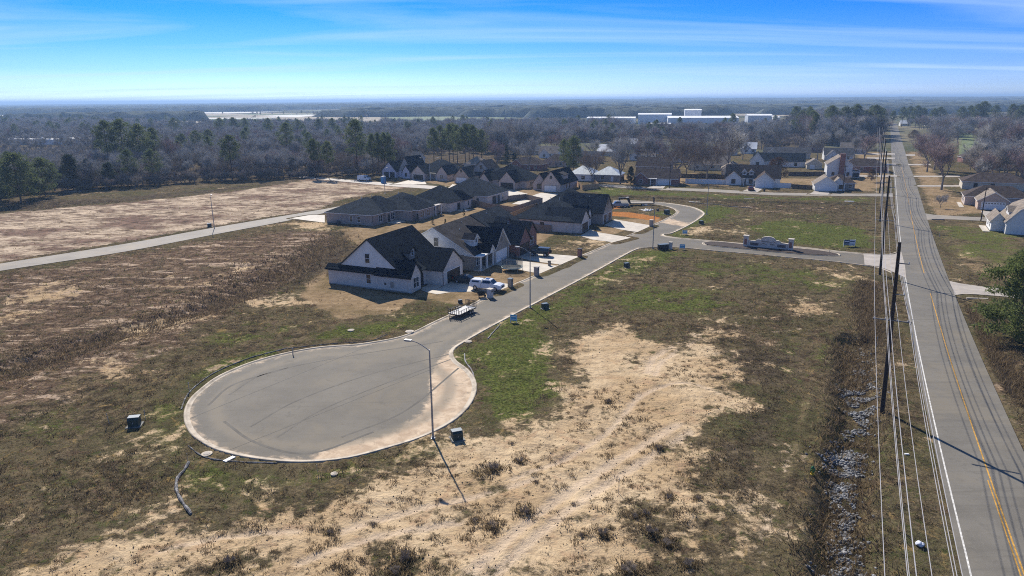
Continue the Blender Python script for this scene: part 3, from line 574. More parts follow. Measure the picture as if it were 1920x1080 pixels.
def window(root, face, c, u, zc, w_, h_, trim, n=1, wide=True):
    mb = MB(); u0, u1, z0, z1 = u - w_ / 2, u + w_ / 2, zc - h_ / 2, zc + h_ / 2; t_ = .09
    bx(mb, face, c, u0 - t_, u1 + t_, z1, z1 + t_, -.02, .07); bx(mb, face, c, u0 - t_ * 1.3, u1 + t_ * 1.3, z0 - t_, z0, -.02, .09)
    bx(mb, face, c, u0 - t_, u0, z0, z1, -.02, .07); bx(mb, face, c, u1, u1 + t_, z0, z1, -.02, .07)
    for k in range(1, n): uu = u0 + (u1 - u0) * k / n; bx(mb, face, c, uu - .05, uu + .05, z0, z1, -.02, .065)
    bx(mb, face, c, u0, u1, zc - .03, zc + .03, -.02, .055)
    o = mb.build('window', TR[trim], root)
    for k in range(n):
        a = u0 + (u1 - u0) * k / n + (.05 if k else 0); b_ = u0 + (u1 - u0) * (k + 1) / n - (.05 if k < n - 1 else 0)
        for q in ((z0, zc - .03), (zc + .03, z1)):
            mp = MB(); bx(mp, face, c, a, b_, q[0], q[1], -.02, .025); mp.build('pane', GLASS, o)
def garage(root, face, c, u, w_, h_, mat, trim, wins=False):
    mb = MB(); u0, u1 = u - w_ / 2, u + w_ / 2
    bx(mb, face, c, u0 - .14, u0, 0.12, h_ + .14, -.02, .07); bx(mb, face, c, u1, u1 + .14, .12, h_ + .14, -.02, .07); bx(mb, face, c, u0, u1, h_, h_ + .14, -.02, .07)
    o = mb.build('garage_door', TR[trim], root)
    for k in range(4):
        mp = MB(); q0 = .12 + (h_ - .12) * k / 4; q1 = .12 + (h_ - .12) * (k + 1) / 4; bx(mp, face, c, u0, u1, q0 + .008, q1 - .008, -.02, .022); mp.build('panel', mat, o)
    if wins:
        for k in range(8): mp = MB(); a = u0 + (k + .25) * w_ / 8; bx(mp, face, c, a, a + w_ / 16 * 1.1, h_ - .42, h_ - .14, -.01, .034); mp.build('pane', GLASS, o)
def house(label, px, ang, wings, feats=(), trim='w', name='house', pad=True, cat='house', z0=None, group=None):
    """wings: (x0,x1,y0,y1,eave,ridge,axis,type,roof,wall[,gable wall][,base z])  local y runs away from the photo, x to its right"""
    g = G(*px, .15); a = R(ang); root = empty(name, (g[0], g[1], .10 if z0 is None else z0), a - math.pi / 2, label, cat, group)
    for wi, W in enumerate(wings):
        x0, x1, y0, y1, ze, zr, ax, ty, rf, wl = W[:10]; gw = W[10] if len(W) > 10 and W[10] else wl; zb = W[11] if len(W) > 11 else 0
        zt = ze - (.02 if ty == 'h' else 0); e = .004 * wi
        mb = MB(); mb.box(x0 + e, x1 - e, y0 + e, y1 - e, zb if zb else -.35, zt)
        wo = mb.build('wall', WL[wl], root)
        if zb == 0 and ze > 2 and wi < 2 and pad: MB().box(x0 - .03 + e, x1 + .03 - e, y0 - .03 + e, y1 + .03 - e, -.4, .16).build('foundation', SLAB, root)
        mr = MB()
        if ty == 'h': m_hip(mr, x0, x1, y0, y1, ze, zr, ax)
        elif ty == 'g':
            m_gable(mr, x0, x1, y0, y1, ze, zr, ax)
            mg = MB(); q = .012
            if ax == 'y': mg.prism([(x0 + e, ze), (x1 - e, ze), ((x0 + x1) / 2, zr - .03)], 'y', y0 + e - q, y1 - e + q)
            else: mg.prism([(y0 + e, ze), (y1 - e, ze), ((y0 + y1) / 2, zr - .03)], 'x', x0 + e - q, x1 - e + q)
            mg.build('gable', WL[gw], root)
        elif ty == 'd':      # gambrel
            q = x0, x1; mid = (x0 + x1) / 2; hw = (x1 - x0) / 2; P = [(x0 - .4, ze - .3), (x0 + hw * .42, ze + (zr - ze) * .66), (mid, zr), (x1 - hw * .42, ze + (zr - ze) * .66), (x1 + .4, ze - .3)]
            T = [(u, v + .16) for u, v in P]; mr.prism(P + T[::-1], 'y', y0 - .35, y1 + .35, 0, 1)
            mg = MB(); mg.prism([(x0, ze)] + [(u, v - .04) for u, v in P[1:4]] + [(x1, ze)], 'y', y0 - .01, y1 + .01); mg.build('gable', WL[gw], root)
        elif ty == 's':      # shed roof falling towards +x
            P = [(x0, zr), (x1 + .3, ze - .05), (x1 + .3, ze + .1), (x0, zr + .15)]; mr.prism(P, 'y', y0 - .25, y1 + .25, 0, 1)
        ro = mr.build('roof', [SH[rf], TR[trim]], root)
        if ty in 'gh' and zb == 0 and wi == 0:
            for k in range(2):
                qx = (x0 + x1) / 2 + (rnd.random() - .2) * (x1 - x0) * .2; qy = y0 + (y1 - y0) * (.4 + .25 * k); 
                if ax == 'y': zz = zr - abs(qx - (x0 + x1) / 2) * (zr - ze) / ((x1 - x0) / 2)
                else: zz = zr - abs(qy - (y0 + y1) / 2) * (zr - ze) / ((y1 - y0) / 2)
                MB().tube([(qx, qy, zz - .3), (qx, qy, zz + .42)], .07, 6).build('vent_pipe', PIPE, ro)
    for f in feats:
        k = f[0]
        if k == 'w': window(root, *f[1:6], f[6], trim if len(f) < 8 or not f[7] else f[7], f[8] if len(f) > 8 else 1)
        elif k == 'g': garage(root, *f[1:5], f[5], DR[f[6]], f[7] if len(f) > 7 else trim, len(f) > 8)
        elif k == 'p': 
            x, y, h_ = f[1:4]; MB().box(x - .14, x + .14, y - .14, y + .14, 0, h_).box(x - .2, x + .2, y - .2, y + .2, h_ - .15, h_).box(x - .2, x + .2, y - .2, y + .2, 0, .2).build('porch_post', TR['w'], root)
        elif k == 'd':
            face, c, u, w_, h_, mt = f[1:7]; mb = MB(); bx(mb, face, c, u - w_ / 2, u + w_ / 2, .15, h_, -.02, .05); o = mb.build('door', DR[mt], root); mh = MB(); bx(mh, face, c, u + w_ * .36, u + w_ * .44, 1.0, 1.1, .05, .1); mh.build('handle', PIPE, o)
        elif k == 'b': MB().box(*f[1:7]).build(f[7], f[8], root)
        elif k == 'c':      # chimney
            x, y, zt_ = f[1:4]; s = f[4] if len(f) > 4 else .5; mb = MB(); mb.box(x - s, x + s, y - s * .7, y + s * .7, 0, zt_).box(x - s - .08, x + s + .08, y - s * .7 - .08, y + s * .7 + .08, zt_, zt_ + .15); mb.build('chimney', WL[f[5] if len(f) > 5 else 'red'], root)
        elif k == 'sk':     # pent roof skirt along the near wall
            xa, xb, ya, yb, za, zb_, rf_ = f[1:8]; MB().prism([(ya, za), (yb, zb_), (yb, zb_ - .14), (ya, za - .14)], 'x', xa, xb).build('pent_roof', [SH[rf_]], root)
        elif k == 't':      # fascia / skirt board, trim colour
            MB().box(*f[1:7]).build('trim_board', TR[f[7]], root)
        elif k == 'ds':     # downspout
            MB().tube([(f[1], f[2], .1), (f[1], f[2], f[3])], .06, 6).build('downspout', TR[f[4]], root)
        elif k == 'ac': 
            x, y = f[1:3]; o = MB().box(x - .45, x + .45, y - .4, y + .4, .05, .85).box(x - .3, x + .3, y - .3, y + .3, .85, .93).build('air_conditioner', M('condenser_grey', (.10, .105, .11), .6, .3, 6), root)
    return root
AC = ()
# --- nearest: white house, black roof
h1 = house('white brick house with steep black roof and black garage door, nearest to the cul-de-sac', (767, 549), 66, [
 (-16.9, -.3, 0, 12.5, 3.0, 5.9, 'y', 'h', 'black', 'wbrick'),
 (-15.2, -1.6, .55, 14.9, 3.05, 8.6, 'y', 'g', 'black', 'wbrick', 'wsid'),
 (-6.5, .42, .03, 3.3, 3.02, 5.1, 'x', 'g', 'black', 'wbrick'),
 (-7.5, 3.2, 6.2, 13.7, 3.04, 5.95, 'x', 'g', 'black', 'wbrick'),
 (-5.4, -3.0, 5.4, 7.2, 5.95, 6.7, 'x', 'g', 'black', 'board', 'board', 4.4),
], [('sk', -17.3, -.0, -.52, .62, 2.86, 3.72, 'black'), ('w', 's', .538, -8.6, 5.25, .9, 1.6, 'w'), ('w', 's', 0, -8.2, 1.7, .9, 1.6, 'w'), ('w', 'e', .42, 1.65, 1.55, 1.7, 1.7, 'w', 2), ('g', 'e', 3.2, 10.1, 4.9, 2.3, 'b', 'w'),
    ('w', 'e', -3.0, 6.3, 5.55, .75, .9, 'w'), ('d', 'e', -.3, 4.8, 1.0, 2.2, 'b'), ('ds', 3.3, 6.12, 2.9, 'b'), ('b', -3.6, -3.1, -.18, 0, .6, 1.7, 'meter_box', TR['t']), ('b', -4.9, -4.6, -.12, 0, 1.0, 1.35, 'meter_box', TR['b']),
    ('b', .45, 3.0, 3.6, 6.0, -.2, .14, 'porch_slab', CONC)], 'b')
# --- second: white gable, taupe
house('taupe house with white side gable, white dormer and white garage door behind the black-roofed house', (926, 494), 66, [
 (-18.6, -1.0, -6.9, 8.4, 2.95, 7.75, 'y', 'g', 'taupe', 'taupe', 'wsid'),
 (-9.0, .5, -.55, 6.2, 2.98, 6.7, 'x', 'g', 'black', 'taupe'),
 (-4.4, -2.2, -4.3, -2.6, 5.75, 6.5, 'x', 'g', 'taupe', 'wsid', 'wsid', 4.2),
 (-2.8, .75, -3.6, -1.6, 3.3, 4.4, 'x', 'g', 'black', 'wsid', 'wsid', 3.0),
], [('w', 's', -6.9, -9.2, 5.1, .95, 1.7, 'w'), ('g', 'e', .5, 2.6, 4.9, 2.35, 'w', 'w'), ('p', .35, -6.6, 2.85), ('p', .35, -3.9, 2.85), ('p', .35, -1.2, 2.85), ('p', -2.6, -6.6, 2.85), ('t', -3.0, .75, -7.1, -.6, 2.8, 2.96, 'w'),
    ('b', -3, .6, -6.9, -.6, -.25, .15, 'porch_slab', CONC), ('w', 'e', -1.0, -5.0, 1.6, 1.5, 1.6, 'w', 2), ('d', 'e', -1.0, -2.6, 1.0, 2.2, 'b'), ('w', 'e', -2.2, -3.45, 5.3, .6, .8, 'w'), ('w', 'e', .5, 2.8, 4.6, .5, .8, 't'), ('t', .5, .56, -.7, -.5, .1, 3.0, 'w'), ('t', .5, .56, 6.15, 6.3, .1, 3.0, 'w')], 'w')
# --- third: red brick
house('red brick house with dark roof and tall brick gable beside the parked jeep', (955, 480), 66, [
 (-18.5, -1.2, 1.6, 15.5, 2.95, 7.9, 'y', 'g', 'char', 'red'),
 (-8.0, 2.3, -.2, 6.0, 2.98, 6.1, 'x', 'g', 'char', 'red'),
 (-5.8, -3.2, 5.6, 7.6, 6.2, 7.0, 'x', 'g', 'char', 'red', 'red', 4.6),
 (-6.0, 1.0, 7.0, 13.0, 2.96, 5.7, 'x', 'g', 'char', 'red'),
], [('g', 'e', 2.3, 2.9, 4.6, 2.3, 'br', 'b'), ('w', 'e', -3.2, 6.6, 5.7, .7, .9, 'w'), ('w', 's', -.2, -1.2, 1.5, .7, 1.3, 'w'), ('w', 'e', 1.0, 10, 1.6, 1.6, 1.6, 'w', 2), ('w', 's', 1.6, -10, 1.6, 1, 1.5, 'w'), ('ac', 1.0, -.8)], 'b')
# --- fourth: white brick hip roof
house('white brick house with black hip roof and dark garage door, fourth along the street', (1084.5, 437.6), 66, [
 (-17.5, -1.5, -.3, 15.0, 2.9, 7.4, 'y', 'h', 'char', 'wbrick'),
 (-9.0, .6, 0, 6.6, 2.95, 5.6, 'x', 'g', 'char', 'wbrick'),
 (-6.0, -.6, 8.5, 12.2, 2.92, 5.2, 'x', 'g', 'char', 'wbrick', 'wsid'),
], [('g', 'e', .6, 3.3, 4.9, 2.3, 'br', 'w'), ('w', 's', -.3, -9.5, 1.6, .8, 1.2, 'b'), ('ds', .7, -.1, 2.8, 'b'), ('w', 's', -.3, -14.5, 1.7, .9, 1.2, 'b')], 'b')
# --- fifth: grey two-door garage
house('grey house with white front gable and two narrow garage doors beside the orange dirt', (1131.4, 421), 66, [
 (-12.0, -.2, -.2, 8.6, 3.3, 7.3, 'x', 'g', 'char', 'board', 'taupe'),
 (-20.0, -6.0, 2.5, 17.0, 3.0, 8.0, 'y', 'h', 'char', 'board'),
], [('g', 'e', -.2, 2.1, 2.7, 2.4, 'br', 'w'), ('g', 'e', -.2, 6.2, 2.7, 2.4, 'br', 'w'), ('w', 'e', -.2, 4.2, 5.6, .8, 1.3, 'b'), ('t', -12, -.1, -.34, -.22, 2.9, 3.12, 'w')], 'b')
# --- back row on the left street
house('long grey brick house with charcoal hip roof at the corner of the side street', (698, 423.6), 66, [
 (-14.8, .2, 0, 16.0, 2.85, 6.3, 'y', 'h', 'char', 'greyb'),
 (-10.5, .9, 5.2, 15.0, 2.88, 6.6, 'x', 'h', 'char', 'greyb'),
], [('w', 's', 0, -6.6, 1.5, .85, 1.5, 'w'), ('w', 's', 0, -4.2, 1.5, .85, 1.5, 'w'), ('w', 'e', .2, 3.6, 1.5, 1.7, 1.6, 'w', 2), ('w', 'e', .9, 8.4, 1.5, 1.7, 1.7, 'w', 2), ('d', 'e', .9, 6.6, 1.0, 2.15, 'b'), ('w', 'e', .9, 12.5, 1.6, .9, 1.3, 'w'), ('b', .95, 4.2, 5.6, 9.6, -.2, .14, 'patio', CONC), ('ac', -10.6, -.7), ('ds', .32, -.08, 2.7, 'b')], 'w')
house('grey brick house with charcoal hip roof and covered back porch, second in the back row', (824.4, 401), 66, [
 (-16.0, -1.2, -13.6, 1.6, 2.85, 6.7, 'y', 'h', 'char', 'greyb'), (-10.0, .2, -12.0, -3.6, 2.88, 6.2, 'x', 'h', 'char', 'greyb')],
 [('w', 'e', .2, -9.8, 1.5, 1.7, 1.6, 'w', 2), ('w', 'e', .2, -6.6, 1.5, 1.6, 1.6, 'w', 2), ('p', .3, -2.8, 2.8), ('p', .3, .4, 2.8), ('t', -1.2, .45, -3.5, .7, 2.7, 2.9, 't'), ('w', 'e', -1.2, -.8, 1.6, .9, 1.4, 'w'), ('d', 'e', -1.2, -2.4, 1.0, 2.15, 'b')], 'w')
house('white brick house with black hip roof, third in the back row', (863, 393), 66, [
 (-15.0, -.2, -5.8, 8.8, 2.9, 6.9, 'x', 'h', 'black', 'wbrick'), (-6.0, 1.0, 1.2, 5.2, 2.88, 5.4, 'x', 'h', 'black', 'wbrick')],
 [('w', 'e', 1.0, 3.4, 1.7, .9, 1.3, 'w'), ('b', .0, 3.2, -2.4, 1.1, -.2, .14, 'patio', CONC), ('d', 'e', -.2, -.5, 1.8, 2.2, 'b'), ('w', 's', -5.8, -6, 1.6, .8, 1.2, 'w')], 'b')
house('white house with tall charcoal hip roof and covered patio inside the wooden fence', (911, 379), 66, [
 (-13.5, 3.9, -6.8, 9.2, 2.95, 8.0, 'y', 'h', 'char', 'wbrick')],
 [('w', 'e', 3.9, 4.6, 1.5, 1.0, 1.5, 'w'), ('b', 1.0, 3.95, -3.2, 2.2, .2, 2.4, 'porch_shade_box', M('porch_shade_dark', (.05, .055, .06), .6, .3, 1)), ('w', 's', -6.8, .5, 1.6, .8, 1.2, 'w'), ('p', 4.1, -.4, 2.8)], 'w')  # solid dark box on the wall paints the shade of the covered patio
# --- middle row
house('pale brick house with black roof and black garage door facing the camera', (964.7, 355.6), 64, [
 (-16.0, 3.0, 4.0, 17.5, 3.0, 8.4, 'y', 'h', 'black', 'pinkb'), (-6.4, .2, 0, 11.0, 2.95, 6.4, 'y', 'g', 'black', 'pinkb'), (-15.8, -11.5, 1.8, 8.0, 2.9, 5.4, 'y', 'g', 'black', 'pinkb')],
 [('g', 's', 0, -3.1, 4.9, 2.3, 'b', 'b'), ('w', 'e', 3.0, 8, 1.5, .8, 1.2, 'b'), ('w', 's', 1.8, -13.6, 1.5, 1.2, 1.5, 'b', 2)], 'b')
house('pink brick house with black roof, two dormers and cream garage door', (1049.4, 361), 64, [
 (-7.0, .2, 0, 17.0, 3.1, 7.4, 'y', 'g', 'black', 'pinkb'), (-11.6, -6.6, 3.0, 12.0, 2.9, 6.0, 'y', 'g', 'black', 'pinkb'),
 (-2.6, -.5, 5.0, 9.0, 5.6, 6.5, 'y', 's', 'taupe', 'pinkb', None, 4.2), (-6.6, -4.4, 4.0, 8.0, 5.6, 6.5, 'y', 's', 'taupe', 'pinkb', None, 4.2)],
 [('g', 's', 0, -3.6, 4.6, 2.3, 'w', 't'), ('w', 's', 0, -3.4, 5.2, .7, .9, 'b'), ('w', 's', 3.0, -9.2, 1.5, 1.6, 1.6, 'b', 2), ('w', 'e', .2, 6, 1.6, .8, 1.3, 'b'), ('w', 'e', .2, 9, 1.6, .8, 1.3, 'b')], 'b')
# --- far row
house('unfinished house in white wrap with two open garage bays beyond the pale street', (742, 333.5), 62, [
 (-7.0, .2, 0, 13.0, 3.0, 6.6, 'y', 'g', 'black', 'wrap'), (.1, 7.0, 2.0, 13.5, 3.0, 8.8, 'y', 'g', 'black', 'wrap', 'osb'), (3.4, 7.2, .3, 9.0, 2.9, 5.4, 'y', 'g', 'black', 'wrap')],
 [('b', -6.2, -3.6, -.03, .4, .1, 2.4, 'garage_bay_shade', DR['b']), ('b', -3.0, -.5, -.03, .4, .1, 2.4, 'garage_bay_shade', DR['b']), ('w', 's', .3, 5.2, 1.6, .9, 1.4, 'b')], 'b')  # black slabs on the wall paint the shade inside the open bays
house('pink brick house with grey roof and dark garage door beside the street lamp', (796, 338), 62, [
 (-6.4, 9.6, 4.0, 17.0, 3.0, 7.8, 'x', 'h', 'char', 'pinkb'), (-6.4, .2, 0, 10.0, 2.95, 5.9, 'y', 'g', 'char', 'pinkb'), (5.0, 10.2, 1.5, 10.0, 2.95, 5.9, 'y', 'g', 'char', 'pinkb')],
 [('g', 's', 0, -3.1, 4.9, 2.3, 'b', 'w'), ('w', 's', 1.5, 7.6, 1.6, 1.7, 1.6, 'w', 2), ('p', 1.6, 2.2, 2.7), ('p', 4.4, 2.2, 2.7), ('t', .6, 4.9, 2.0, 4.1, 2.6, 2.85, 'b')], 'b')
house('tan brick house with cream garage door and a tall plain gable behind', (886, 345), 62, [
 (-8.0, 8.0, 4.0, 17.0, 3.0, 7.4, 'x', 'h', 'char', 'tanb'), (-8.4, -1.8, 0, 10.0, 2.95, 6.2, 'y', 'g', 'char', 'tanb'), (-2.5, 4.0, 5.5, 14.0, 5.8, 8.6, 'y', 'g', 'taupe', 'osb', 'osb', 3.0), (2.5, 7.0, 1.5, 8.0, 2.9, 5.4, 'y', 'g', 'char', 'tanb')],
 [('g', 's', 0, -5.1, 4.8, 2.3, 'w', 't'), ('w', 's', 5.5, .8, 6.2, .9, 1.2, 'b'), ('w', 's', 0, -5.1, 4.9, .6, .9, 'b'), ('w', 's', 1.5, 4.8, 1.6, 1.2, 1.5, 'w')], 'b')
# --- older neighbourhood beyond the cross street
house('white walled house with shiny metal hip roof behind a bare tree', (1100, 340), 70, [(-7.5, 2.5, 0, 11, 2.8, 6.2, 'y', 'h', 'metal', 'wsid'), (2.4, 13.0, 1.5, 11, 2.7, 5.6, 'x', 'h', 'metal', 'board')], [('w', 's', 0, -1.5, 1.5, 1.5, 1.4, 'w'), ('w', 's', 1.5, 6, 1.5, 1.4, 1.4, 'w'), ('b', -7.2, -3.0, -.03, .3, .1, 2.4, 'carport_opening', TR['w']), ('d', 's', 1.5, 10, 1, 2.1, 'w')])
house('red brick ranch house with brown roof and white garage door beyond the cross street', (1270, 348), 71, [(-16.2, 0, 0, 9.5, 2.6, 5.6, 'x', 'g', 'brown', 'red'), (-16.4, -11.0, -1.6, 6, 2.6, 4.6, 'y', 'g', 'brown', 'red')], [('g', 's', 0, -5.0, 4.9, 2.2, 'w'), ('w', 's', -1.6, -13.7, 1.4, 1.2, 1.3, 'w'), ('w', 's', 0, -9.2, 1.4, 1.5, 1.3, 'w'), ('p', -10, -1.2, 2.5), ('p', -7.8, -1.2, 2.5), ('t', -11, -7.6, -1.35, .1, 2.45, 2.62, 'w')])
house('white house with twin roof dormers and dark shuttered window', (1388, 347.5), 71, [(-5.5, 14.0, 2.0, 12.5, 2.7, 7.0, 'x', 'g', 'brown', 'wsid'), (-5.3, .2, 0, 6.5, 2.65, 4.9, 'y', 'g', 'brown', 'wsid'), (5.2, 11.6, -5.5, 6.5, 2.65, 5.2, 'y', 'g', 'brown', 'wsid'), (.4, 1.9, 2.9, 5.4, 4.9, 5.8, 'y', 'g', 'brown', 'wsid', None, 3.2), (2.9, 4.4, 2.9, 5.4, 4.9, 5.8, 'y', 'g', 'brown', 'wsid', None, 3.2)],
 [('w', 's', 0, -2.6, 1.5, 1.3, 1.5, 'b', 2), ('w', 's', 2.9, 1.15, 4.5, .8, .9, 'w'), ('w', 's', 2.9, 3.65, 4.5, .8, .9, 'w'), ('g', 's', -5.5, 7.0, 2.6, 2.2, 'w'), ('g', 's', -5.5, 10.0, 2.6, 2.2, 'w'), ('p', 1.2, .6, 2.5), ('p', 4.6, .6, 2.5), ('d', 's', 2.0, 1.4, 1, 2.1, 'b'), ('w', 's', 2.0, 3.6, 1.4, 1.2, 1.4, 'b')])
house('small white gabled garage house at the corner near the power poles', (1527, 358), 72, [(.0, 7.2, 0, 9.0, 2.5, 5.0, 'y', 'g', 'tan', 'wsid'), (4.0, 13.5, 5.0, 14.0, 2.6, 5.2, 'x', 'h', 'brown', 'board'), (6.0, 10.0, 3.0, 9.0, 2.55, 4.4, 'y', 'g', 'tan', 'wsid')], [('g', 's', 0, 3.6, 5.6, 2.2, 'w'), ('w', 's', 5.0, 12, 1.4, 1.2, 1.2, 'w'), ('p', 9.9, 3.2, 2.4), ('w', 's', 3.0, 8.8, 1.4, 1.2, 1.2, 'b')])
house('two storey white house with a tall brick chimney on its gable', (1549, 332.5), 71, [(0, 9.5, 0, 11.0, 5.4, 8.6, 'y', 'g', 'tan', 'wsid'), (9.4, 12.5, 1.0, 9.0, 2.6, 4.6, 'y', 's', 'brown', 'wsid')], [('c', 5.4, -.55, 9.6, .95, 'red'), ('w', 's', 0, 2.4, 1.6, .9, 1.2, 'b'), ('w', 's', 0, 8.0, 1.6, .9, 1.2, 'b'), ('b', 9.9, 12.2, .96, 1.5, .3, 2.2, 'porch_screen', DR['b'])])
house('low red brick house with brown roof beside the main road driveways', (1596, 322), 71, [(-4, 14.5, 0, 10, 2.6, 5.6, 'x', 'h', 'brown', 'red')], [('w', 's', 0, 4, 1.4, 1.2, 1.2, 'w'), ('w', 's', 0, 9, 1.4, 1.2, 1.2, 'w')])
house('long white house with dark roof and white end gable behind the purple tree', (1412, 312), 71, [(0, 23, 0, 10, 2.7, 6.2, 'x', 'g', 'char', 'wsid'), (-1.5, 5.0, -1.2, 9.0, 2.7, 6.6, 'y', 'g', 'char', 'wsid')], [('w', 's', -1.2, 1.8, 1.5, 1.2, 1.4, 'b'), ('w', 's', 0, 8, 1.5, 1.2, 1.4, 'b'), ('w', 's', 0, 12, 1.5, 1.2, 1.4, 'b'), ('w', 's', 0, 19, 1.5, 1.2, 1.4, 'b')])
house('cream shed with a front gable in a fenced yard', (1512, 317), 71, [(0, 6.5, 0, 7, 2.5, 4.6, 'y', 'g', 'tan', 'cream')], [('d', 's', 0, 2.4, 2.0, 2.0, 'w')], name='shed', cat='shed')
# right side of the main road
house('white barn-shaped house with gambrel roof at the right edge', (1884, 439), 62, [(0, 10.5, 0, 13, 3.0, 7.4, 'y', 'd', 'tan', 'wsid'), (-2.6, .1, 3.5, 12.0, 2.7, 4.4, 'y', 'g', 'tan', 'wsid'), (.6, 2.6, 4.0, 8.0, 5.0, 6.0, 'x', 'g', 'tan', 'wsid', None, 3.0)], [('w', 's', 0, 4.4, 5.3, 1.0, 1.4, 'w'), ('w', 'w', -2.6, 6, 1.5, .9, 1.3, 'w'), ('w', 'w', -2.6, 9, 1.5, .9, 1.3, 'w'), ('b', -4.2, -2.8, 2.0, 11.0, -.2, .12, 'footpath', CONC), ('w', 'w', 0, 1.6, 1.5, .9, 1.3, 'w')])
house('brick house with tan roof and white eight-pane garage door', (1832, 392.5), 62, [(0, 7.4, 0, 12.0, 2.7, 5.0, 'y', 'g', 'tan', 'tanb'), (-2.6, 14.0, 8.5, 18.0, 2.8, 5.8, 'x', 'h', 'brown', 'pinkb')], [('g', 's', 0, 3.7, 5.6, 2.25, 'w', 'w', 1), ('w', 'w', -2.6, 12, 1.5, 1.0, 1.4, 'w'), ('w', 'w', -2.6, 15, 1.5, 1.0, 1.4, 'w'), ('b', -4.2, -3.0, 3.0, 16.0, -.2, .12, 'footpath', CONC)])
house('cream house with dark brown hip roof behind the brick garage', (1803, 354), 62, [(0, 20, 0, 11, 2.7, 5.6, 'x', 'h', 'brown', 'cream')], [('w', 's', 0, 4, 1.5, 1.0, 1.3, 'b'), ('w', 's', 0, 9, 1.5, 1.0, 1.3, 'b')])
# generic neighbours half hidden among the bare trees: pixel of near corner, width, roof, wall, words
NB = [
 (1192,322,'brown','greyb',15,'brown roofed house behind the brick ranch'), (1290,318,'tan','cream',18,'broad tan roofed house behind the white yard fence'), (1352,328,'tan','cream',9,'small tan gabled house behind the white fence end'),
 (1240,303,'grey','wsid',13,'grey roofed white house two rows behind the brick ranch'), (1310,300,'char','wsid',12,'dark roofed white gabled house beyond the broad tan roof'), (1180,300,'tan','wsid',13,'pale tan roofed house left of the big bare tree'),
 (1018,312,'brown','tanb',15,'brown roofed house behind the black-roofed row'), (955,318,'brown','red',16,'brick house with brown roof behind the two brick garages'), (1075,305,'grey','wsid',12,'grey roofed white house behind the dark pine'),
 (1010,296,'tan','wsid',11,'white gabled house beside the small cedars'), (1120,292,'white','cream',13,'pale roofed house in the middle of the bare trees'), (1052,287,'tan','wsid',12,'white house far behind the dark pine'),
 (1210,288,'char','wsid',12,'dark roofed house under the big bare crowns'), (1265,283,'tan','cream',13,'cream house far behind the street trees'), (1340,290,'grey','wsid',12,'grey roofed house beyond the dormer house'), (1430,296,'grey','cream',24,'long grey roofed house behind the long white house'),
 (1545,300,'grey','wsid',14,'grey roofed house behind the two storey house'), (1575,288,'tan','pinkb',14,'tan roofed house near the reddish road tree'), (1500,285,'brown','red',13,'brick house at the edge of the thick woods'), (1160,277,'white','wsid',12,'small white roofed house at the far tree edge'),
 (870,318,'tan','cream',10,'cream house half hidden by the tall pine clump'), (752,308,'grey','wsid',9,'pale house behind the unfinished house'), (1388,287,'white','wsid',9,'white shed beyond the long white house'), (975,290,'grey','board',13,'grey house behind the row of small cedars'),
 (1688,236,'white','wsid',10,'tiny white house at the far end of the main road'), (1790,246,'grey','pinkb',16,'grey roofed house beyond the green field'), (1850,250,'tan','wsid',13,'tan roofed house behind the field trees'), (1895,268,'grey','wsid',12,'grey roofed house at the far right edge'),
 (1805,305,'brown','red',13,'brick house behind the reddish maple'), (1850,318,'tan','cream',12,'tan roofed house among the right hand trees'), (1770,238,'white','cream',9,'pale roofed house on the right of the far road'), (1735,236,'white','wsid',9,'white roadside house under the far pines'),
]
for px, py, rf, wl, wd, lb in NB:
    d_ = 8.5 + rnd.random() * 2; fl = rnd.random() < .5
    wings = [(0, wd, 0, d_, 2.7, 2.7 + d_ * .34, 'x', 'g' if rnd.random() < .6 else 'h', rf, wl)]
    if fl: wings.append((wd * .08, wd * .08 + 5.5, -1.6, d_ * .7, 2.68, 5.0, 'y', 'g', rf, wl))
    house(lb, (px, py), 66 + rnd.random() * 8, wings, [('w', 's', 0, wd * .6, 1.5, 1.2, 1.3, 'w'), ('w', 's', 0, wd * .82, 1.5, 1.2, 1.3, 'w'), ('w', 's', -1.6 if fl else 0, wd * .08 + 2.7, 1.5, 1.3, 1.3, 'w')], pad=False)

# ================================================================ FAR INDUSTRIAL BUILDINGS
IW = M('factory_white_panel', (.72, .74, .76), .6, .08, .05); IG = M('factory_grey_panel', (.50, .53, .56), .6, .1, .05)
def shed_big(label, x0, x1, yb, h_, dep, mat=IW, roofm=None, bays=5):
    a = G(x0, yb); b_ = G(x1, yb); wd = float(np.hypot(*(b_ - a))); ang = math.atan2(b_[1] - a[1], b_[0] - a[0])
    root = empty('factory_building', (a[0], a[1], 0), ang, label, 'building', 'white industrial sheds beyond the woods')
    MB().box(0, wd, 0, dep, -.5, h_).build('wall', mat, root)
    MB().prism([(-.4, h_), (dep / 2, h_ + dep * .03), (dep + .4, h_), (dep + .4, h_ + .4), (dep / 2, h_ + dep * .03 + .5), (-.4, h_ + .4)], 'x', -.5, wd + .5).build('roof', roofm or SH['white'], root)
    for k in range(bays): u = wd * (k + .5) / bays; MB().box(u - 2, u + 2, -.06, .3, 0, min(4.2, h_ * .6)).build('loading_door', IG, root)
shed_big('long white factory roof in front of the tall white factory box', 1252, 1384, 236, 9, 55); shed_big('tall white windowless factory box', 1283, 1314, 232, 17, 34); shed_big('white factory hall on the left of the industrial site', 1196, 1258, 233, 12, 40)
shed_big('low pale warehouse in front of the factories', 1218, 1257, 244, 6, 22, IG); shed_big('pale low warehouse left of the factory hall', 1100, 1190, 232, 7, 40, IW); shed_big('pale warehouse on the right of the industrial site', 1402, 1448, 230, 9, 45, IG); shed_big('small white warehouse between woods and factories', 1450, 1462, 231, 7, 30)
shed_big('long low white poultry shed in the clearing at the far left', 12, 112, 271, 3.6, 14); shed_big('low white shed right of the grain bin', 112, 172, 268, 3.2, 12)
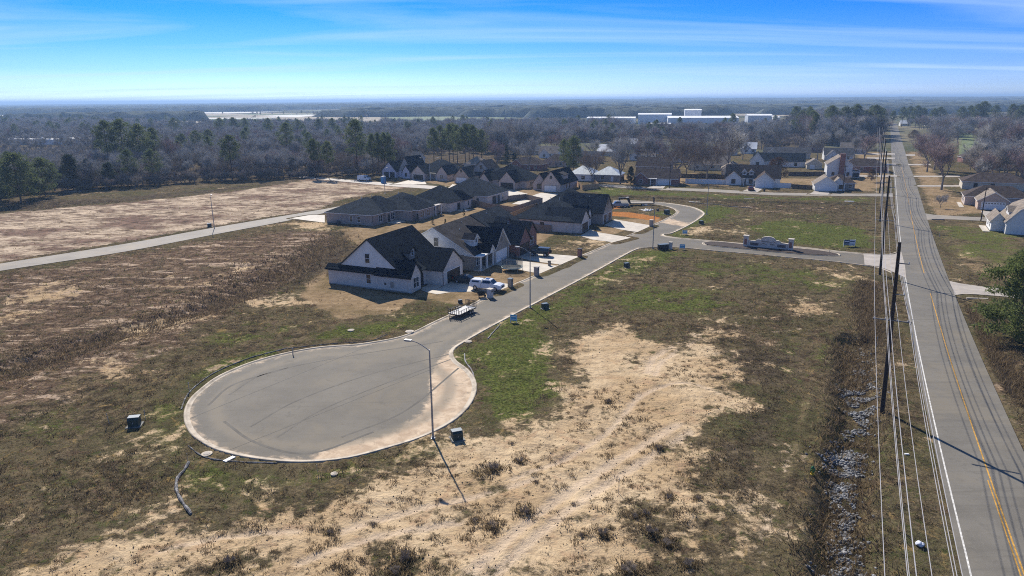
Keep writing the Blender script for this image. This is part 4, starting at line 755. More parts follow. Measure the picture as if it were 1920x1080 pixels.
g = G(82, 274); sr = empty('grain_bin', (g[0], g[1], 0), 0, 'white grain bin with conical roof beside the poultry shed', 'grain bin')
MB().tube([(0, 0, -.3), (0, 0, 5.4)], 2.2, 16).build('bin_wall', IW, sr); MB().tube([(0, 0, 5.3), (0, 0, 6.8)], [2.4, .25], 16).build('bin_roof', IG, sr)
# ================================================================ STREET LAMPS, POLES, WIRES
GALV = M('galvanised_steel', (.30, .31, .32), .5, .15, 3, .4, .4); WOODP = M('creosote_pole_wood', (.050, .036, .028), .85, .35, 4, stretch=(1, 1, .1)); WIRE = M('aluminium_wire', (.52, .50, .48), .5, .1, 3, .4, .3); DARKM = M('dark_metal', (.03, .03, .032), .5, .2, 5)
LENS = M('lamp_lens', (.55, .57, .6), .3, .1, 4)
def lamp(px, ht, label, arm=(0, 1), al=2.1, double=False):
    p = GG(*px); root = empty('street_lamp', p, 0, label, 'street lamp', 'street lamps of the subdivision')
    MB().tube([(0, 0, -.2), (0, 0, ht * .5), (0, 0, ht)], [.105, .085, .065], 8).build('pole', GALV, root); MB().box(-.2, .2, -.2, .2, -.1, .05).tube([(0, 0, 0), (0, 0, .25)], .15, 8).build('base', GALV, root)
    for s in ((1, -1) if double else (1,)):
        a = Vector((arm[0], arm[1], 0)).normalized() * s; rise = .25 if double else .75
        pts = [Vector((0, 0, ht - .1)) + a * (al * u) + Vector((0, 0, rise * math.sin(u * math.pi / 2))) for u in (0, .2, .45, .7, 1)]
        MB().tube(pts, .04, 6).build('arm', GALV, root)
        e = pts[-1]; q = a.orthogonal().normalized() if False else Vector((-a.y, a.x, 0)); mb = MB(); hl = .75
        c = [e + q * .13, e - q * .13, e + a * hl - q * .17, e + a * hl + q * .17]
        mb.add([v + Vector((0, 0, -.06)) for v in c] + [v * 1 + Vector((0, 0, .09)) for v in c], [(0, 1, 2, 3), (4, 5, 6, 7), (0, 1, 5, 4), (1, 2, 6, 5), (2, 3, 7, 6), (3, 0, 4, 7)])
        ho = mb.build('lamp_head', GALV, root); m2 = MB(); l = [e + a * .2 + q * .09, e + a * .2 - q * .09, e + a * .65 - q * .12, e + a * .65 + q * .12]
        m2.add([v + Vector((0, 0, -.1)) for v in l] + [v + Vector((0, 0, -.055)) for v in l], [(0, 1, 2, 3), (4, 5, 6, 7), (0, 1, 5, 4), (1, 2, 6, 5), (2, 3, 7, 6), (3, 0, 4, 7)]).build('lens', LENS, ho)
SD = (-.86, .5)
lamp((812, 822), 9.2, 'tall street lamp standing at the cul-de-sac beside the sand', (-.92, .38), 1.9)
lamp((994, 577), 9.0, 'street lamp on the green verge opposite the white pickup', SD, 1.9)
lamp((1224, 465.5), 8.8, 'street lamp beside the black cabinet at the entry road corner', SD, 1.6)
lamp((1325, 402), 8.6, 'street lamp on the outside of the far street bend', SD, 1.6); lamp((402, 428), 8.4, 'street lamp beside the side street by the bare field', (.5, -.86), 1.6); lamp((722, 363), 8.4, 'street lamp at the edge of the pale field near the blue toilet', (.5, .86), 1.4); lamp((806, 338), 9.0, 'double-armed street lamp in front of the pink brick house', (1, -.1), 3.2, True)

def pole(px, ht, label, lean=(0, 0), arms=(), rad=.19, group='wooden power poles along the main road'):
    p = GG(*px); root = empty('power_pole', p, 0, label, 'power pole', group)
    MB().tube([(0, 0, -1), (lean[0] * .5, lean[1] * .5, ht * .5), (lean[0], lean[1], ht)], [rad * 1.15, rad, rad * .75], 10).build('pole_shaft', WOODP, root)
    return root, p
PN = np.array([_ax[1], -_ax[0]])         # to the right across the line
POLES = []
_p1, _p2, _p3 = GG(1655, 770), GG(1650, 516), GG(1650, 416); stp = (_p3 - _p1) / 2
plist = [_p1 - stp, _p1, _p2, _p3] + [_p3 + stp * k for k in range(1, 8)]
LBL = ['', 'tall wooden power pole nearest the camera beside the riprap ditch', 'wooden power pole at the subdivision entrance', 'wooden power pole at the cross street corner', 'fourth wooden power pole along the main road', 'fifth wooden power pole along the main road', 'sixth wooden power pole along the main road', 'seventh wooden power pole along the main road', 'eighth wooden power pole along the main road', 'ninth wooden power pole along the main road', 'farthest wooden power pole on the main road']
HT = 18.3; WIRES = [(-1.98, 10.4), (-.96, 10.3), (-.80, 10.0), (-.62, 10.4), (.10, 10.3), (1.05, 10.4), (1.2, 10.15), (1.3, 10.7)]
for i, P_ in enumerate(plist):
    if i == 0: POLES.append((P_ + Vector((PN[0], PN[1], 0)) * 1.0, (0, 0))); continue
    ln = (-.65, .2) if i < 4 else (-.3, .1)
    root = empty('power_pole', (P_.x, P_.y, gz(P_.x, P_.y)), 0, LBL[i], 'power pole', 'wooden power poles along the main road')
    MB().tube([(0, 0, -1.2), (ln[0] * .5, ln[1] * .5, HT * .5), (ln[0], ln[1], HT)], [.23, .2, .15], 10).build('pole_shaft', WOODP, root)
    rz = math.atan2(PN[1], PN[0])
    def arm(zz, a, b_, th=.06):
        f = zz / HT; o = MB().box(a, b_, -.2 - th, -.2 + th, zz - th, zz + th).build('crossarm', M('crossarm_wood', (.20, .19, .18), .8, .2, 4), root); o.rotation_euler = (0, 0, rz)
        for u in ([a + .12, -.96, -.62, .1, b_ - .37] if b_ - a > 2 else [b_ - .06]):
            q = MB().tube([(u, -.2, zz + th), (u, -.2, zz + th + .16)], [.05, .035], 6).build('insulator', LENS, o)
    arm(10.25, -2.1, 1.42); arm(16.2, -.55, .45, .05); arm(13.0, -.4, .45, .04)
    POLES.append((P_, (0, 0)))
nw = 0; WN = ['leftmost', 'second', 'third', 'fourth', 'fifth', 'sixth', 'seventh', 'rightmost']
for wi, (o_, zz) in enumerate(WIRES):
    mb = MB(); pts = []
    for i in range(len(POLES) - 1):
        (A_, la), (B_, lb) = POLES[i], POLES[i + 1]; f = zz / HT
        a = Vector((A_.x + la[0] * f + PN[0] * o_, A_.y + la[1] * f + PN[1] * o_, .1 + zz + .15)); b_ = Vector((B_.x + lb[0] * f + PN[0] * o_, B_.y + lb[1] * f + PN[1] * o_, .1 + zz + .15))
        for k in range(12):
            u = k / 12; q = a.lerp(b_, u); q.z -= 4 * u * (1 - u) * (.9 + .12 * (wi % 3)); pts.append(q)
    mb.tube(pts, .022 if wi != 3 else .028, 4, cap=False); tag(mb.build('power_line', WIRE), '%s of the pale power lines strung along the main road, counted from the left' % WN[wi], 'power line', 'power lines along the main road')
# other poles
for px, ht, lb in (((1580, 360), 9.5, 'dark utility pole in front of the small white corner house'), ((1255, 353), 9, 'dark utility pole in front of the brick ranch'), ((1839, 414), 9.0, 'brown utility pole beside the lane on the right'), ((1712, 262), 8, 'thin utility pole far along the right verge')):
    r_, p_ = pole(px, ht, lb, rad=.13, group='lone utility poles'); MB().box(-.7, .7, -.07, .07, ht - .7, ht - .58).build('crossarm', WOODP, r_)

# ================================================================ UTILITY BOXES, MAILBOXES, SIGNS
GREENB = M('transformer_green', (.035, .055, .045), .5, .2, 4); PADM = M('fibre_pad', (.20, .20, .18), .8, .2, 4); GREYT = M('transformer_lid', (.16, .19, .185), .35, .15, 4, .5)
def transformer(px, label, s=1.0, rz=.5, dark=False):
    p = GG(*px); s *= .9; r_ = empty('pad_transformer', p, rz, label, 'utility box', 'pad-mounted utility boxes')
    MB().box(-.75 * s, .75 * s, -.7 * s, .7 * s, -.2, .10 * s).build('pad', PADM, r_)
    MB().prism([(-.5 * s, .1 * s), (.45 * s, .1 * s), (.45 * s, 1.0 * s), (-.22 * s, 1.0 * s), (-.5 * s, .86 * s)], 'x', -.55 * s, .55 * s).build('cabinet', DARKM if dark else GREENB, r_)
    MB().box(-.58 * s, .58 * s, -.25 * s, .48 * s, 1.0 * s, 1.06 * s).build('lid', GREYT, r_); MB().box(-.04, .04, -.54 * s, -.47 * s, .45 * s, .6 * s).build('handle', GALV, r_)
transformer((253, 798), 'dark green transformer box in the weeds left of the cul-de-sac', 1.05, .2); transformer((857, 823), 'green transformer box beside the cul-de-sac street lamp', 1.0, .35); transformer((1022, 579), 'dark transformer box on the verge by the second street lamp', .95, .5)
transformer((1175, 500), 'dark transformer box on the verge halfway along the street', .95, .5); transformer((1315, 420), 'dark transformer box inside the far bend', .95, .5); transformer((1250, 402), 'pale green transformer box beside the orange dirt', 1.3, .5); transformer((863, 569), 'small dark pedestal box behind the utility trailer', .6, .5, True); transformer((393, 425), 'dark transformer box beside the side street lamp', 1.0, .5); transformer((1233, 396), 'small black cable box beside the white rubble', .6, .4, True)
p = GG(1243, 468); r_ = empty('equipment_cabinet', p, .3, 'wide black equipment cabinet at the entry road corner', 'utility box'); MB().box(-1.1, 1.1, -.5, .5, 0, 1.15).build('cabinet', DARKM, r_); MB().box(-1.18, 1.18, -.56, .56, 1.15, 1.22).build('lid', GREYT, r_); MB().box(-1.0, -.02, -.53, -.49, .1, 1.05).build('door', DARKM, r_); MB().box(.02, 1.0, -.53, -.49, .1, 1.05).build('door', DARKM, r_)
def column_box(px, label, wl, cap, s=.34, h_=1.45):
    p = GG(*px); r_ = empty('brick_mailbox', p, R(60) - math.pi / 2, label, 'mailbox', 'brick mailbox columns at the driveways')
    MB().box(-s, s, -s, s, -.2, h_).build('column', WL[wl], r_); MB().box(-s - .06, s + .06, -s - .06, s + .06, h_, h_ + .1).build('cap', cap, r_); o = MB().box(s - .01, s + .035, -.16, .16, h_ - .5, h_ - .18).build('mailbox_door', DARKM, r_)
column_box((919, 557), 'white brick mailbox column beside the white pickup', 'wbrick', CONC, .4, 1.55); column_box((957, 537.5), 'dark taupe mailbox column in front of the trampoline', 'taupe', GREYT, .36); column_box((1006, 516), 'grey brick mailbox column by the second driveway', 'greyb', TR['t'], .38, 1.6); column_box((1087, 481), 'red brick mailbox column by the jeep driveway', 'red', TR['b'], .38, 1.65); column_box((1221, 424), 'grey mailbox column by the farthest driveway', 'greyb', CONC, .4, 1.6); column_box((1257, 467), 'white pillar beside the black equipment cabinet', 'wbrick', CONC, .33, 1.5); column_box((1030, 498), 'small dark mailbox post in the jeep yard', 'taupe', DARKM, .22, .9)
BLUE = M('blue_sign_board', (.07, .33, .52), .5, .1, 3); WSG = M('white_sign_print', (.72, .74, .76), .5, .05, 3); NAVY = M('navy_sign_board', (.02, .06, .11), .5, .1, 3)
def yard_sign(px, label, w_=1.0, h_=1.0, rz=0, mats=(BLUE,)):
    p = GG(*px); r_ = empty('yard_sign', p, rz, label, 'sign', 'blue lot signs')
    for sx in (-1, 1): MB().box(sx * w_ * .5 - .04, sx * w_ * .5 + .04, -.04, .04, -.2, h_ + .35).build('post', TR['w'], r_)
    n = len(mats)
    for k, mt in enumerate(mats):
        a = -w_ / 2 + .04 + k * (w_ - .08) / n; o = MB().box(a, a + (w_ - .08) / n, -.025, .025, .3, h_ + .3).build('board', mt, r_); MB().box(a + .1, a + (w_ - .08) / n - .1, -.034, -.02, .3 + h_ * .62, .3 + h_ * .8).build('print_band', WSG if mt is not WSG else NAVY, o); MB().box(a + .1, a + (w_ - .08) / n - .1, -.034, -.02, .3 + h_ * .2, .3 + h_ * .3).build('print_band', WSG if mt is not WSG else NAVY, o)
yard_sign((963, 605), 'blue yard sign on the verge opposite the utility trailer', 1.0, .9, -.3); yard_sign((1284, 441), 'small blue yard sign on the green corner beyond the entry road', 1.1, .8, -.2); yard_sign((1279, 469), 'blue yard sign beside the white pillar', 1.1, .9, -.2); yard_sign((1592, 462), 'wide navy and white billboard on the grass by the entrance', 2.4, 1.3, -.1, (NAVY, WSG))
# fire hydrant
p = GG(1523, 888); r_ = empty('fire_hydrant', p, 0, 'yellow fire hydrant with green cap in the weeds', 'fire hydrant'); YH = M('hydrant_yellow', (.55, .38, .03), .5, .15, 6); GH = M('hydrant_green', (.03, .14, .05), .5, .15, 6)
MB().tube([(0, 0, -.1), (0, 0, .08), (0, 0, .09), (0, 0, .6)], [.17, .17, .12, .12], 10).build('barrel', YH, r_); MB().tube([(0, 0, .58), (0, 0, .66), (0, 0, .8), (0, 0, .86)], [.16, .16, .09, .03], 10).build('bonnet', GH, r_)
for s in (-1, 1): MB().tube([(0, 0, .45), (s * .22, 0, .45)], [.07, .07], 8).build('nozzle', GH, r_)
MB().tube([(0, 0, .4), (0, -.24, .4)], .09, 8).build('nozzle', GH, r_)
# entrance monument on the planted island
ISL = GP([(1322, 455.5), (1345, 454), (1395, 459), (1490, 466), (1545, 472), (1571, 477.5), (1560, 479.5), (1490, 475.5), (1410, 468), (1345, 462), (1325, 459)])
isl = smooth_line(ISL, .8, True); sheet('planting_island', isl, .16, M('dark_mulch', (.055, .040, .032), .95, .4, 3, bumps=.5)); kerb(np.r_[isl, isl[:2]], -1 if np.sum(isl[:, 0] * np.roll(isl[:, 1], -1) - isl[:, 1] * np.roll(isl[:, 0], -1)) > 0 else 1, 'island_kerb')
a = G(1394, 462); b_ = G(1486, 470); ml_ = float(np.hypot(*(b_ - a))); mo = empty('entrance_monument', (a[0], a[1], .1), math.atan2(b_[1] - a[1], b_[0] - a[0]), 'pale brick entrance wall sign with arched centre and two pillars', 'sign wall')
MW_ = WL['wbrick']; xm = ml_ / 2
prof = [(.9, 0), (ml_ - .9, 0), (ml_ - .9, 1.25), (xm + 2.7, 1.35), (xm + 2.2, 1.75)] + [(xm + 1.5 * math.cos(q), 1.75 + .75 * math.sin(q)) for q in np.linspace(0, math.pi, 9)] + [(xm - 2.2, 1.75), (xm - 2.7, 1.35), (.9, 1.25)]
mb = MB(); n_ = len(prof); vs = [(u, -.2, v) for u, v in prof] + [(u, .2, v) for u, v in prof]; mb.add(vs, [tuple(range(n_))[::-1], tuple(range(n_, 2 * n_))] + [(i, (i + 1) % n_, n_ + (i + 1) % n_, n_ + i) for i in range(n_)]); mb.build('sign_wall', MW_, mo)
cpn = MB()
for i in range(2, n_ - 1):
    (u0, v0), (u1, v1) = prof[i], prof[i + 1]
    cpn.add([(u0, -.27, v0 + .002), (u1, -.27, v1 + .002), (u1, .27, v1 + .002), (u0, .27, v0 + .002), (u0, -.27, v0 + .1), (u1, -.27, v1 + .1), (u1, .27, v1 + .1), (u0, .27, v0 + .1)], [(0, 1, 2, 3), (4, 5, 6, 7), (0, 1, 5, 4), (1, 2, 6, 5), (2, 3, 7, 6), (3, 0, 4, 7)])
cpn.build('coping', CONC, mo)
for x_ in (.45, ml_ - .45):
    o = MB().box(x_ - .48, x_ + .48, -.5, .5, -.2, 2.3).build('pillar', MW_, mo); MB().box(x_ - .6, x_ + .6, -.62, .62, 2.3, 2.48).build('pillar_cap', CONC, o); MB().box(x_ - .28, x_ + .28, -.53, -.49, .5, 1.8).build('brick_inset', WL['red'], o)
for x_ in (2.3, ml_ - 2.3): MB().box(x_ - .85, x_ + .85, -.235, -.19, .4, 1.0).build('brick_inset', M('grey_brick_inset', (.13, .11, .11), .8, .2, 4), mo)
def text(s, size, loc, parent, mat, name='lettering', rot=(R(90), 0, 0), ext=.015):
    cu = bpy.data.curves.new('txt', 'FONT'); cu.body = s; cu.size = size; cu.align_x = 'CENTER'; cu.extrude = ext; t_ = bpy.data.objects.new('txt', cu); COL.objects.link(t_); bpy.context.view_layer.update()
    me = bpy.data.meshes.new_from_object(t_.evaluated_get(bpy.context.evaluated_depsgraph_get())); bpy.data.objects.remove(t_); me.materials.clear(); me.materials.append(mat); o = link(name, me, parent, loc); o.rotation_euler = rot; return o
text('Southern', .5, (xm - .5, -.215, 1.28), mo, DARKM); text('Hills', .55, (xm + .9, -.215, .72), mo, DARKM)
for cx_, w_ in ((xm - .9, 1.5), (xm + 1.1, 1.2)):
    zc = .75 if cx_ < xm else 1.3
    mb = MB()
    for s in (-1, 1): mb.add([(cx_, -.235, zc + .3), (cx_ + s * w_ / 2, -.235, zc), (cx_ + s * w_ / 2, -.235, zc - .08), (cx_, -.235, zc + .2), (cx_, -.195, zc + .3), (cx_ + s * w_ / 2, -.195, zc), (cx_ + s * w_ / 2, -.195, zc - .08), (cx_, -.195, zc + .2)], [(0, 1, 2, 3), (4, 5, 6, 7), (0, 1, 5, 4), (1, 2, 6, 5), (2, 3, 7, 6), (3, 0, 4, 7)])
    mb.build('hill_emblem', DARKM, mo)

# ================================================================ VEHICLES
TYRE = M('tyre_rubber', (.018, .018, .018), .85, .2, 8); RIM = M('alloy_rim', (.45, .46, .48), .35, .1, 6, .5, .6); CHROME = M('bumper_chrome', (.5, .5, .52), .25, .1, 4, .5, .7); LAMPW = M('headlight_glass', (.75, .77, .8), .2, .05, 5); LAMPR = M('taillight_red', (.35, .02, .02), .3, .1, 5)
CGL = M('car_glass', (.018, .024, .030), .06, .2, 2, .6)
def paint(name, c): return M(name, c, .28, .04, 1.0, .5)
def wheels(root, L_, w_, xs, r_, tw=.26):
    for x_ in xs:
        for s in (-1, 1):
            y = s * (w_ / 2 - tw / 2 + .02); o = MB().tube([(x_, y - tw / 2, r_), (x_, y - tw / 2 + .03, r_), (x_, y + tw / 2 - .03, r_), (x_, y + tw / 2, r_)], [r_ * .9, r_, r_, r_ * .9], 18).build('wheel', TYRE, root)
            MB().tube([(x_, y + s * tw * .42, r_), (x_, y + s * (tw / 2 + .012), r_)], [r_ * .62, r_ * .6], 12).build('rim', RIM, o)
def hull(mb, prof, w0, w1, zmid, mi=0):
    """side profile extruded across the car, narrower above zmid"""
    n = len(prof); W = [(w0 if z_ <= zmid else w0 + (w1 - w0) * (z_ - zmid) / (max(q[1] for q in prof) - zmid + 1e-6)) / 2 for _, z_ in prof]
    vs = [(x_, -W[i], z_) for i, (x_, z_) in enumerate(prof)] + [(x_, W[i], z_) for i, (x_, z_) in enumerate(prof)]
    mb.add(vs, [tuple(range(n))[::-1], tuple(range(n, 2 * n))] + [(i, (i + 1) % n, n + (i + 1) % n, n + i) for i in range(n)], mi)
def quadp(name, pts, th, mat, root):
    P = [Vector(q) for q in pts]; nn = (P[1] - P[0]).cross(P[3] - P[0]).normalized() * th; MB().add(P + [q + nn for q in P], [(0, 1, 2, 3), (4, 5, 6, 7), (0, 1, 5, 4), (1, 2, 6, 5), (2, 3, 7, 6), (3, 0, 4, 7)]).build(name, mat, root)
def vehicle(name, label, cat, px, rz, kind, pm, z=None):
    p = GG(*px); 
    if z is not None: p.z = z
    root = empty(name, p, rz, label, cat); W_ = 2.0
    if kind == 'pickup':
        body = [(-2.92, .62), (-2.92, 1.26), (2.15, 1.24), (2.82, 1.10), (2.95, .85), (2.93, .5), (2.3, .45), (-2.4, .5)]; gh = [(-.62, 1.24), (-.5, 1.86), (-.35, 1.93), (.75, 1.93), (.95, 1.86), (1.55, 1.24)]
        mb = MB(); hull(mb, body, 2.0, 1.88, .9); mb.build('body', pm, root, True if False else False); m2 = MB(); hull(m2, gh, 1.82, 1.5, 1.24); m2.build('cab', pm, root)
        m3 = MB(); hull(m3, [(-2.88, 1.25), (-2.72, 1.74), (-2.56, 1.80), (-.82, 1.82), (-.80, 1.25)], 1.84, 1.55, 1.25); m3.build('bed_cap', pm, root)
        for s in (-1, 1):
            quadp('side_window', [(-.5, s * .905, 1.32), (1.32, s * .905, 1.32), (.88, s * .80, 1.78), (-.42, s * .80, 1.78)][::s], .02, CGL, root); quadp('side_window', [(-2.5, s * .905, 1.38), (-1.15, s * .905, 1.38), (-1.15, s * .83, 1.66), (-2.4, s * .83, 1.66)][::s], .02, CGL, root)
            MB().box(1.0, 1.22, min(s * .95, s * 1.15), max(s * .95, s * 1.15), 1.28, 1.48).build('mirror', pm, root)
        quadp('windscreen', [(1.50, -.84, 1.30), (1.50, .84, 1.30), (1.00, .72, 1.83), (1.00, -.72, 1.83)], .03, CGL, root); quadp('rear_window', [(-2.86, .78, 1.36), (-2.86, -.78, 1.36), (-2.76, -.68, 1.74), (-2.76, .68, 1.74)], .02, CGL, root)
        MB().box(-.2, .55, -.45, .45, 1.93, 1.95).build('sunroof', CGL, root); MB().box(-.80, -.63, -.86, .86, 1.2, 1.3).box(-.72, -.70, -1.003, 1.003, .6, 1.24).build('cab_gap', DARKM, root)
        xs = (-1.85, 1.88); r_ = .42; front, rear = 2.95, -2.93
    elif kind == 'crewpickup':
        body = [(-2.92, .62), (-2.92, 1.22), (2.15, 1.24), (2.82, 1.10), (2.95, .85), (2.93, .5), (2.3, .45), (-2.4, .5)]; gh = [(-.62, 1.23), (-.5, 1.86), (-.35, 1.93), (.75, 1.93), (.95, 1.86), (1.55, 1.24)]
        mb = MB(); hull(mb, body, 2.0, 1.9, .9); mb.build('body', pm, root); m2 = MB(); hull(m2, gh, 1.82, 1.5, 1.24); m2.build('cab', pm, root); MB().box(-2.8, -.75, -.8, .8, 1.20, 1.245).build('bed_floor', DARKM, root)
        for s in (-1, 1): quadp('side_window', [(-.5, s * .905, 1.32), (1.32, s * .905, 1.32), (.88, s * .80, 1.78), (-.42, s * .80, 1.78)][::s], .02, CGL, root)
        quadp('windscreen', [(1.50, -.84, 1.30), (1.50, .84, 1.30), (1.00, .72, 1.83), (1.00, -.72, 1.83)], .03, CGL, root); xs = (-1.85, 1.88); r_ = .42; front, rear = 2.95, -2.93
    elif kind == 'jeep':
        mb = MB(); hull(mb, [(-2.15, .6), (-2.15, 1.15), (.75, 1.15), (1.95, 1.10), (2.0, .65), (1.7, .55), (-1.8, .55)], 1.62, 1.58, 1.0); mb.build('body', pm, root); m2 = MB(); hull(m2, [(-2.12, 1.14), (-2.06, 1.80), (.35, 1.84), (.75, 1.15)], 1.56, 1.36, 1.14); m2.build('hard_top', pm, root)
        for s in (-1, 1):
            for a, b_ in ((-1.95, -1.15), (-1.05, -.3), (-.22, .48)): quadp('side_window', [(a, s * .775, 1.22), (b_, s * .775, 1.22), (b_ - (.12 if b_ > .4 else 0), s * .70, 1.70), (a, s * .70, 1.70)][::s], .02, CGL, root)
            MB().box(1.0, 2.05, min(s * .7, s * .95), max(s * .7, s * .95), .92, 1.0).build('fender', DARKM, root); MB().box(-1.85, -.85, min(s * .7, s * .95), max(s * .7, s * .95), .92, 1.0).build('fender', DARKM, root)
        quadp('windscreen', [(.74, -.72, 1.2), (.74, .72, 1.2), (.40, .66, 1.78), (.40, -.66, 1.78)], .03, CGL, root); o = MB().tube([(-2.16, 0, 1.0), (-2.42, 0, 1.0)], [.4, .38], 16).build('spare_wheel', TYRE, root); xs = (-1.35, 1.45); r_ = .42; front, rear = 2.0, -2.15; W_ = 1.9
        MB().box(1.98, 2.15, -.8, .8, .55, .72).build('bumper', DARKM, root)
    elif kind == 'van':
        mb = MB(); hull(mb, [(-2.7, .5), (-2.7, 2.1), (-2.55, 2.25), (1.4, 2.25), (2.0, 1.45), (2.65, 1.2), (2.7, .5)], 1.98, 1.7, 1.2); mb.build('body', pm, root)
        for s in (-1, 1): quadp('side_window', [(.7, s * .985, 1.4), (1.75, s * .985, 1.4), (1.3, s * .90, 2.0), (.7, s * .90, 2.0)][::s], .02, CGL, root)
        quadp('windscreen', [(1.99, -.85, 1.5), (1.99, .85, 1.5), (1.5, .78, 2.15), (1.5, -.78, 2.15)], .03, CGL, root); xs = (-1.6, 1.75); r_ = .36; front, rear = 2.7, -2.7
    else:   # sedan
        mb = MB(); hull(mb, [(-2.3, .45), (-2.33, .85), (-2.1, .98), (1.0, .95), (2.15, .80), (2.3, .6), (2.25, .3), (-2.1, .3)], 1.8, 1.66, .6); mb.build('body', pm, root); m2 = MB(); hull(m2, [(-1.75, .96), (-1.0, 1.4), (-.2, 1.46), (.35, 1.42), (1.2, .95)], 1.6, 1.25, .96); m2.build('cabin', pm, root)
        for s in (-1, 1): quadp('side_window', [(-1.45, s * .79, 1.0), (.95, s * .79, 1.0), (.32, s * .66, 1.36), (-.95, s * .66, 1.36)][::s], .02, CGL, root)
        quadp('windscreen', [(1.15, -.72, 1.0), (1.15, .72, 1.0), (.42, .6, 1.4), (.42, -.6, 1.4)], .03, CGL, root); quadp('rear_window', [(-1.7, .7, 1.0), (-1.7, -.7, 1.0), (-1.05, -.6, 1.37), (-1.05, .6, 1.37)], .03, CGL, root); xs = (-1.4, 1.4); r_ = .33; front, rear = 2.3, -2.33
    for s in (-1, 1):
        MB().box(front - .1, front + .02, s * .72 - .17, s * .72 + .17, .82, 1.0).build('headlight', LAMPW, root); MB().box(rear - .02, rear + .08, s * .82 - .08, s * .82 + .08, .75, 1.1).build('taillight', LAMPR, root)
    MB().box(front - .06, front + .03, -.5, .5, .68, .98).build('grille', DARKM, root); wheels(root, 0, W_, xs, r_); return root
WHITEP = paint('white_car_paint', (.72, .74, .76)); BLACKP = paint('black_car_paint', (.012, .012, .014)); GREYP = paint('grey_green_paint', (.06, .075, .075)); SILV = paint('silver_paint', (.28, .30, .32)); REDP = paint('dark_red_paint', (.09, .015, .02))
DRV = R(66) - math.pi / 2       # nose towards the street
vehicle('pickup_truck', 'white pickup truck with bed cap parked on the nearest driveway', 'truck', (913, 543), DRV + R(3), 'pickup', WHITEP, .125)
vehicle('parked_car', 'low black car in the shade behind the white pickup', 'car', (874, 530), DRV + R(3), 'sedan', BLACKP, .125)
vehicle('jeep', 'dark grey boxy off-road car with spare wheel on the brick house driveway', 'car', (1013, 479.5), DRV + math.pi + R(4), 'jeep', GREYP, .125)
vehicle('pickup_truck', 'silver crew pickup coupled to the long flatbed trailer', 'truck', (1160, 388), R(178), 'crewpickup', SILV, .02)
vehicle('work_van', 'white work van parked beyond the pale field', 'van', (683, 339), R(-20), 'van', WHITEP); vehicle('parked_car', 'dark red car in front of the dormer house garage', 'car', (1408, 357), R(75), 'sedan', REDP, .125)
# utility trailer on the street
STEELB = M('black_steel_frame', (.02, .02, .022), .5, .2, 6); DECK = M('pale_weathered_deck', (.66, .64, .60), .8, .15, 3, stretch=(.3, 4, 1))
p = GG(867, 588); tr_ = empty('utility_trailer', (p.x, p.y, .0), R(59), 'black utility trailer with white deck and mesh sides parked at the kerb', 'trailer')
TL, TW, TZ = 4.6, 2.0, .62
for k in range(9): MB().box(-TL / 2, TL / 2, -TW / 2 + k * TW / 9 + .01, -TW / 2 + (k + 1) * TW / 9 - .01, TZ, TZ + .05).build('deck_plank', DECK, tr_)
MB().box(-TL / 2, TL / 2, -TW / 2 - .06, -TW / 2, TZ - .1, TZ + .06).box(-TL / 2, TL / 2, TW / 2, TW / 2 + .06, TZ - .1, TZ + .06).box(-TL / 2 - .06, -TL / 2, -TW / 2, TW / 2, TZ - .1, TZ + .06).box(TL / 2, TL / 2 + .06, -TW / 2, TW / 2, TZ - .1, TZ + .06).build('frame', STEELB, tr_)
for s in (-1, 1):
    mb = MB().box(-TL / 2, TL / 2 - 2.0, s * (TW / 2 + .03) - .025, s * (TW / 2 + .03) + .025, TZ + .52, TZ + .58)
    mb.build('side_rail', STEELB, tr_)
    for k in range(5): x_ = -TL / 2 + k * (TL - 2.0) / 4; MB().box(x_ - .035, x_ + .035, s * (TW / 2 + .03) - .035, s * (TW / 2 + .03) + .035, TZ + .06, TZ + .52).build('upright', STEELB, tr_)
    MB().box(.1, 1.3, s * (TW / 2 + .2) - .16, s * (TW / 2 + .2) + .16, .78, .83).build('mudguard', STEELB, tr_)
gt = MB().box(TL / 2 + .07, TL / 2 + .12, -TW / 2, TW / 2, TZ + 1.05, TZ + 1.11).box(TL / 2 + .07, TL / 2 + .12, -TW / 2, TW / 2, TZ + .05, TZ + .1).build('ramp_gate', STEELB, tr_)
for k in range(9): y_ = -TW / 2 + .03 + k * (TW - .06) / 8; MB().box(TL / 2 + .075, TL / 2 + .115, y_ - .04, y_ + .04, TZ + .1, TZ + 1.05).build('gate_bar', STEELB, gt)
ft = MB().box(-TL / 2 - .06, -TL / 2 - .02, -TW / 2, TW / 2, TZ + .8, TZ + .86).build('front_rail', STEELB, tr_)
for k in range(6): y_ = -TW / 2 + .03 + k * (TW - .06) / 5; MB().box(-TL / 2 - .055, -TL / 2 - .025, y_ - .035, y_ + .035, TZ + .06, TZ + .8).build('gate_bar', STEELB, ft)
MB().tube([(-TL / 2, -.7, TZ - .05), (-TL / 2 - 1.2, 0, TZ - .08)], .05, 6).tube([(-TL / 2, .7, TZ - .05), (-TL / 2 - 1.2, 0, TZ - .08)], .05, 6).build('drawbar', STEELB, tr_); MB().tube([(-TL / 2 - 1.1, 0, 0), (-TL / 2 - 1.1, 0, TZ)], .04, 6).build('jack_stand', STEELB, tr_)
wheels(tr_, 0, TW + .5, (.35, 1.05), .33, .2)
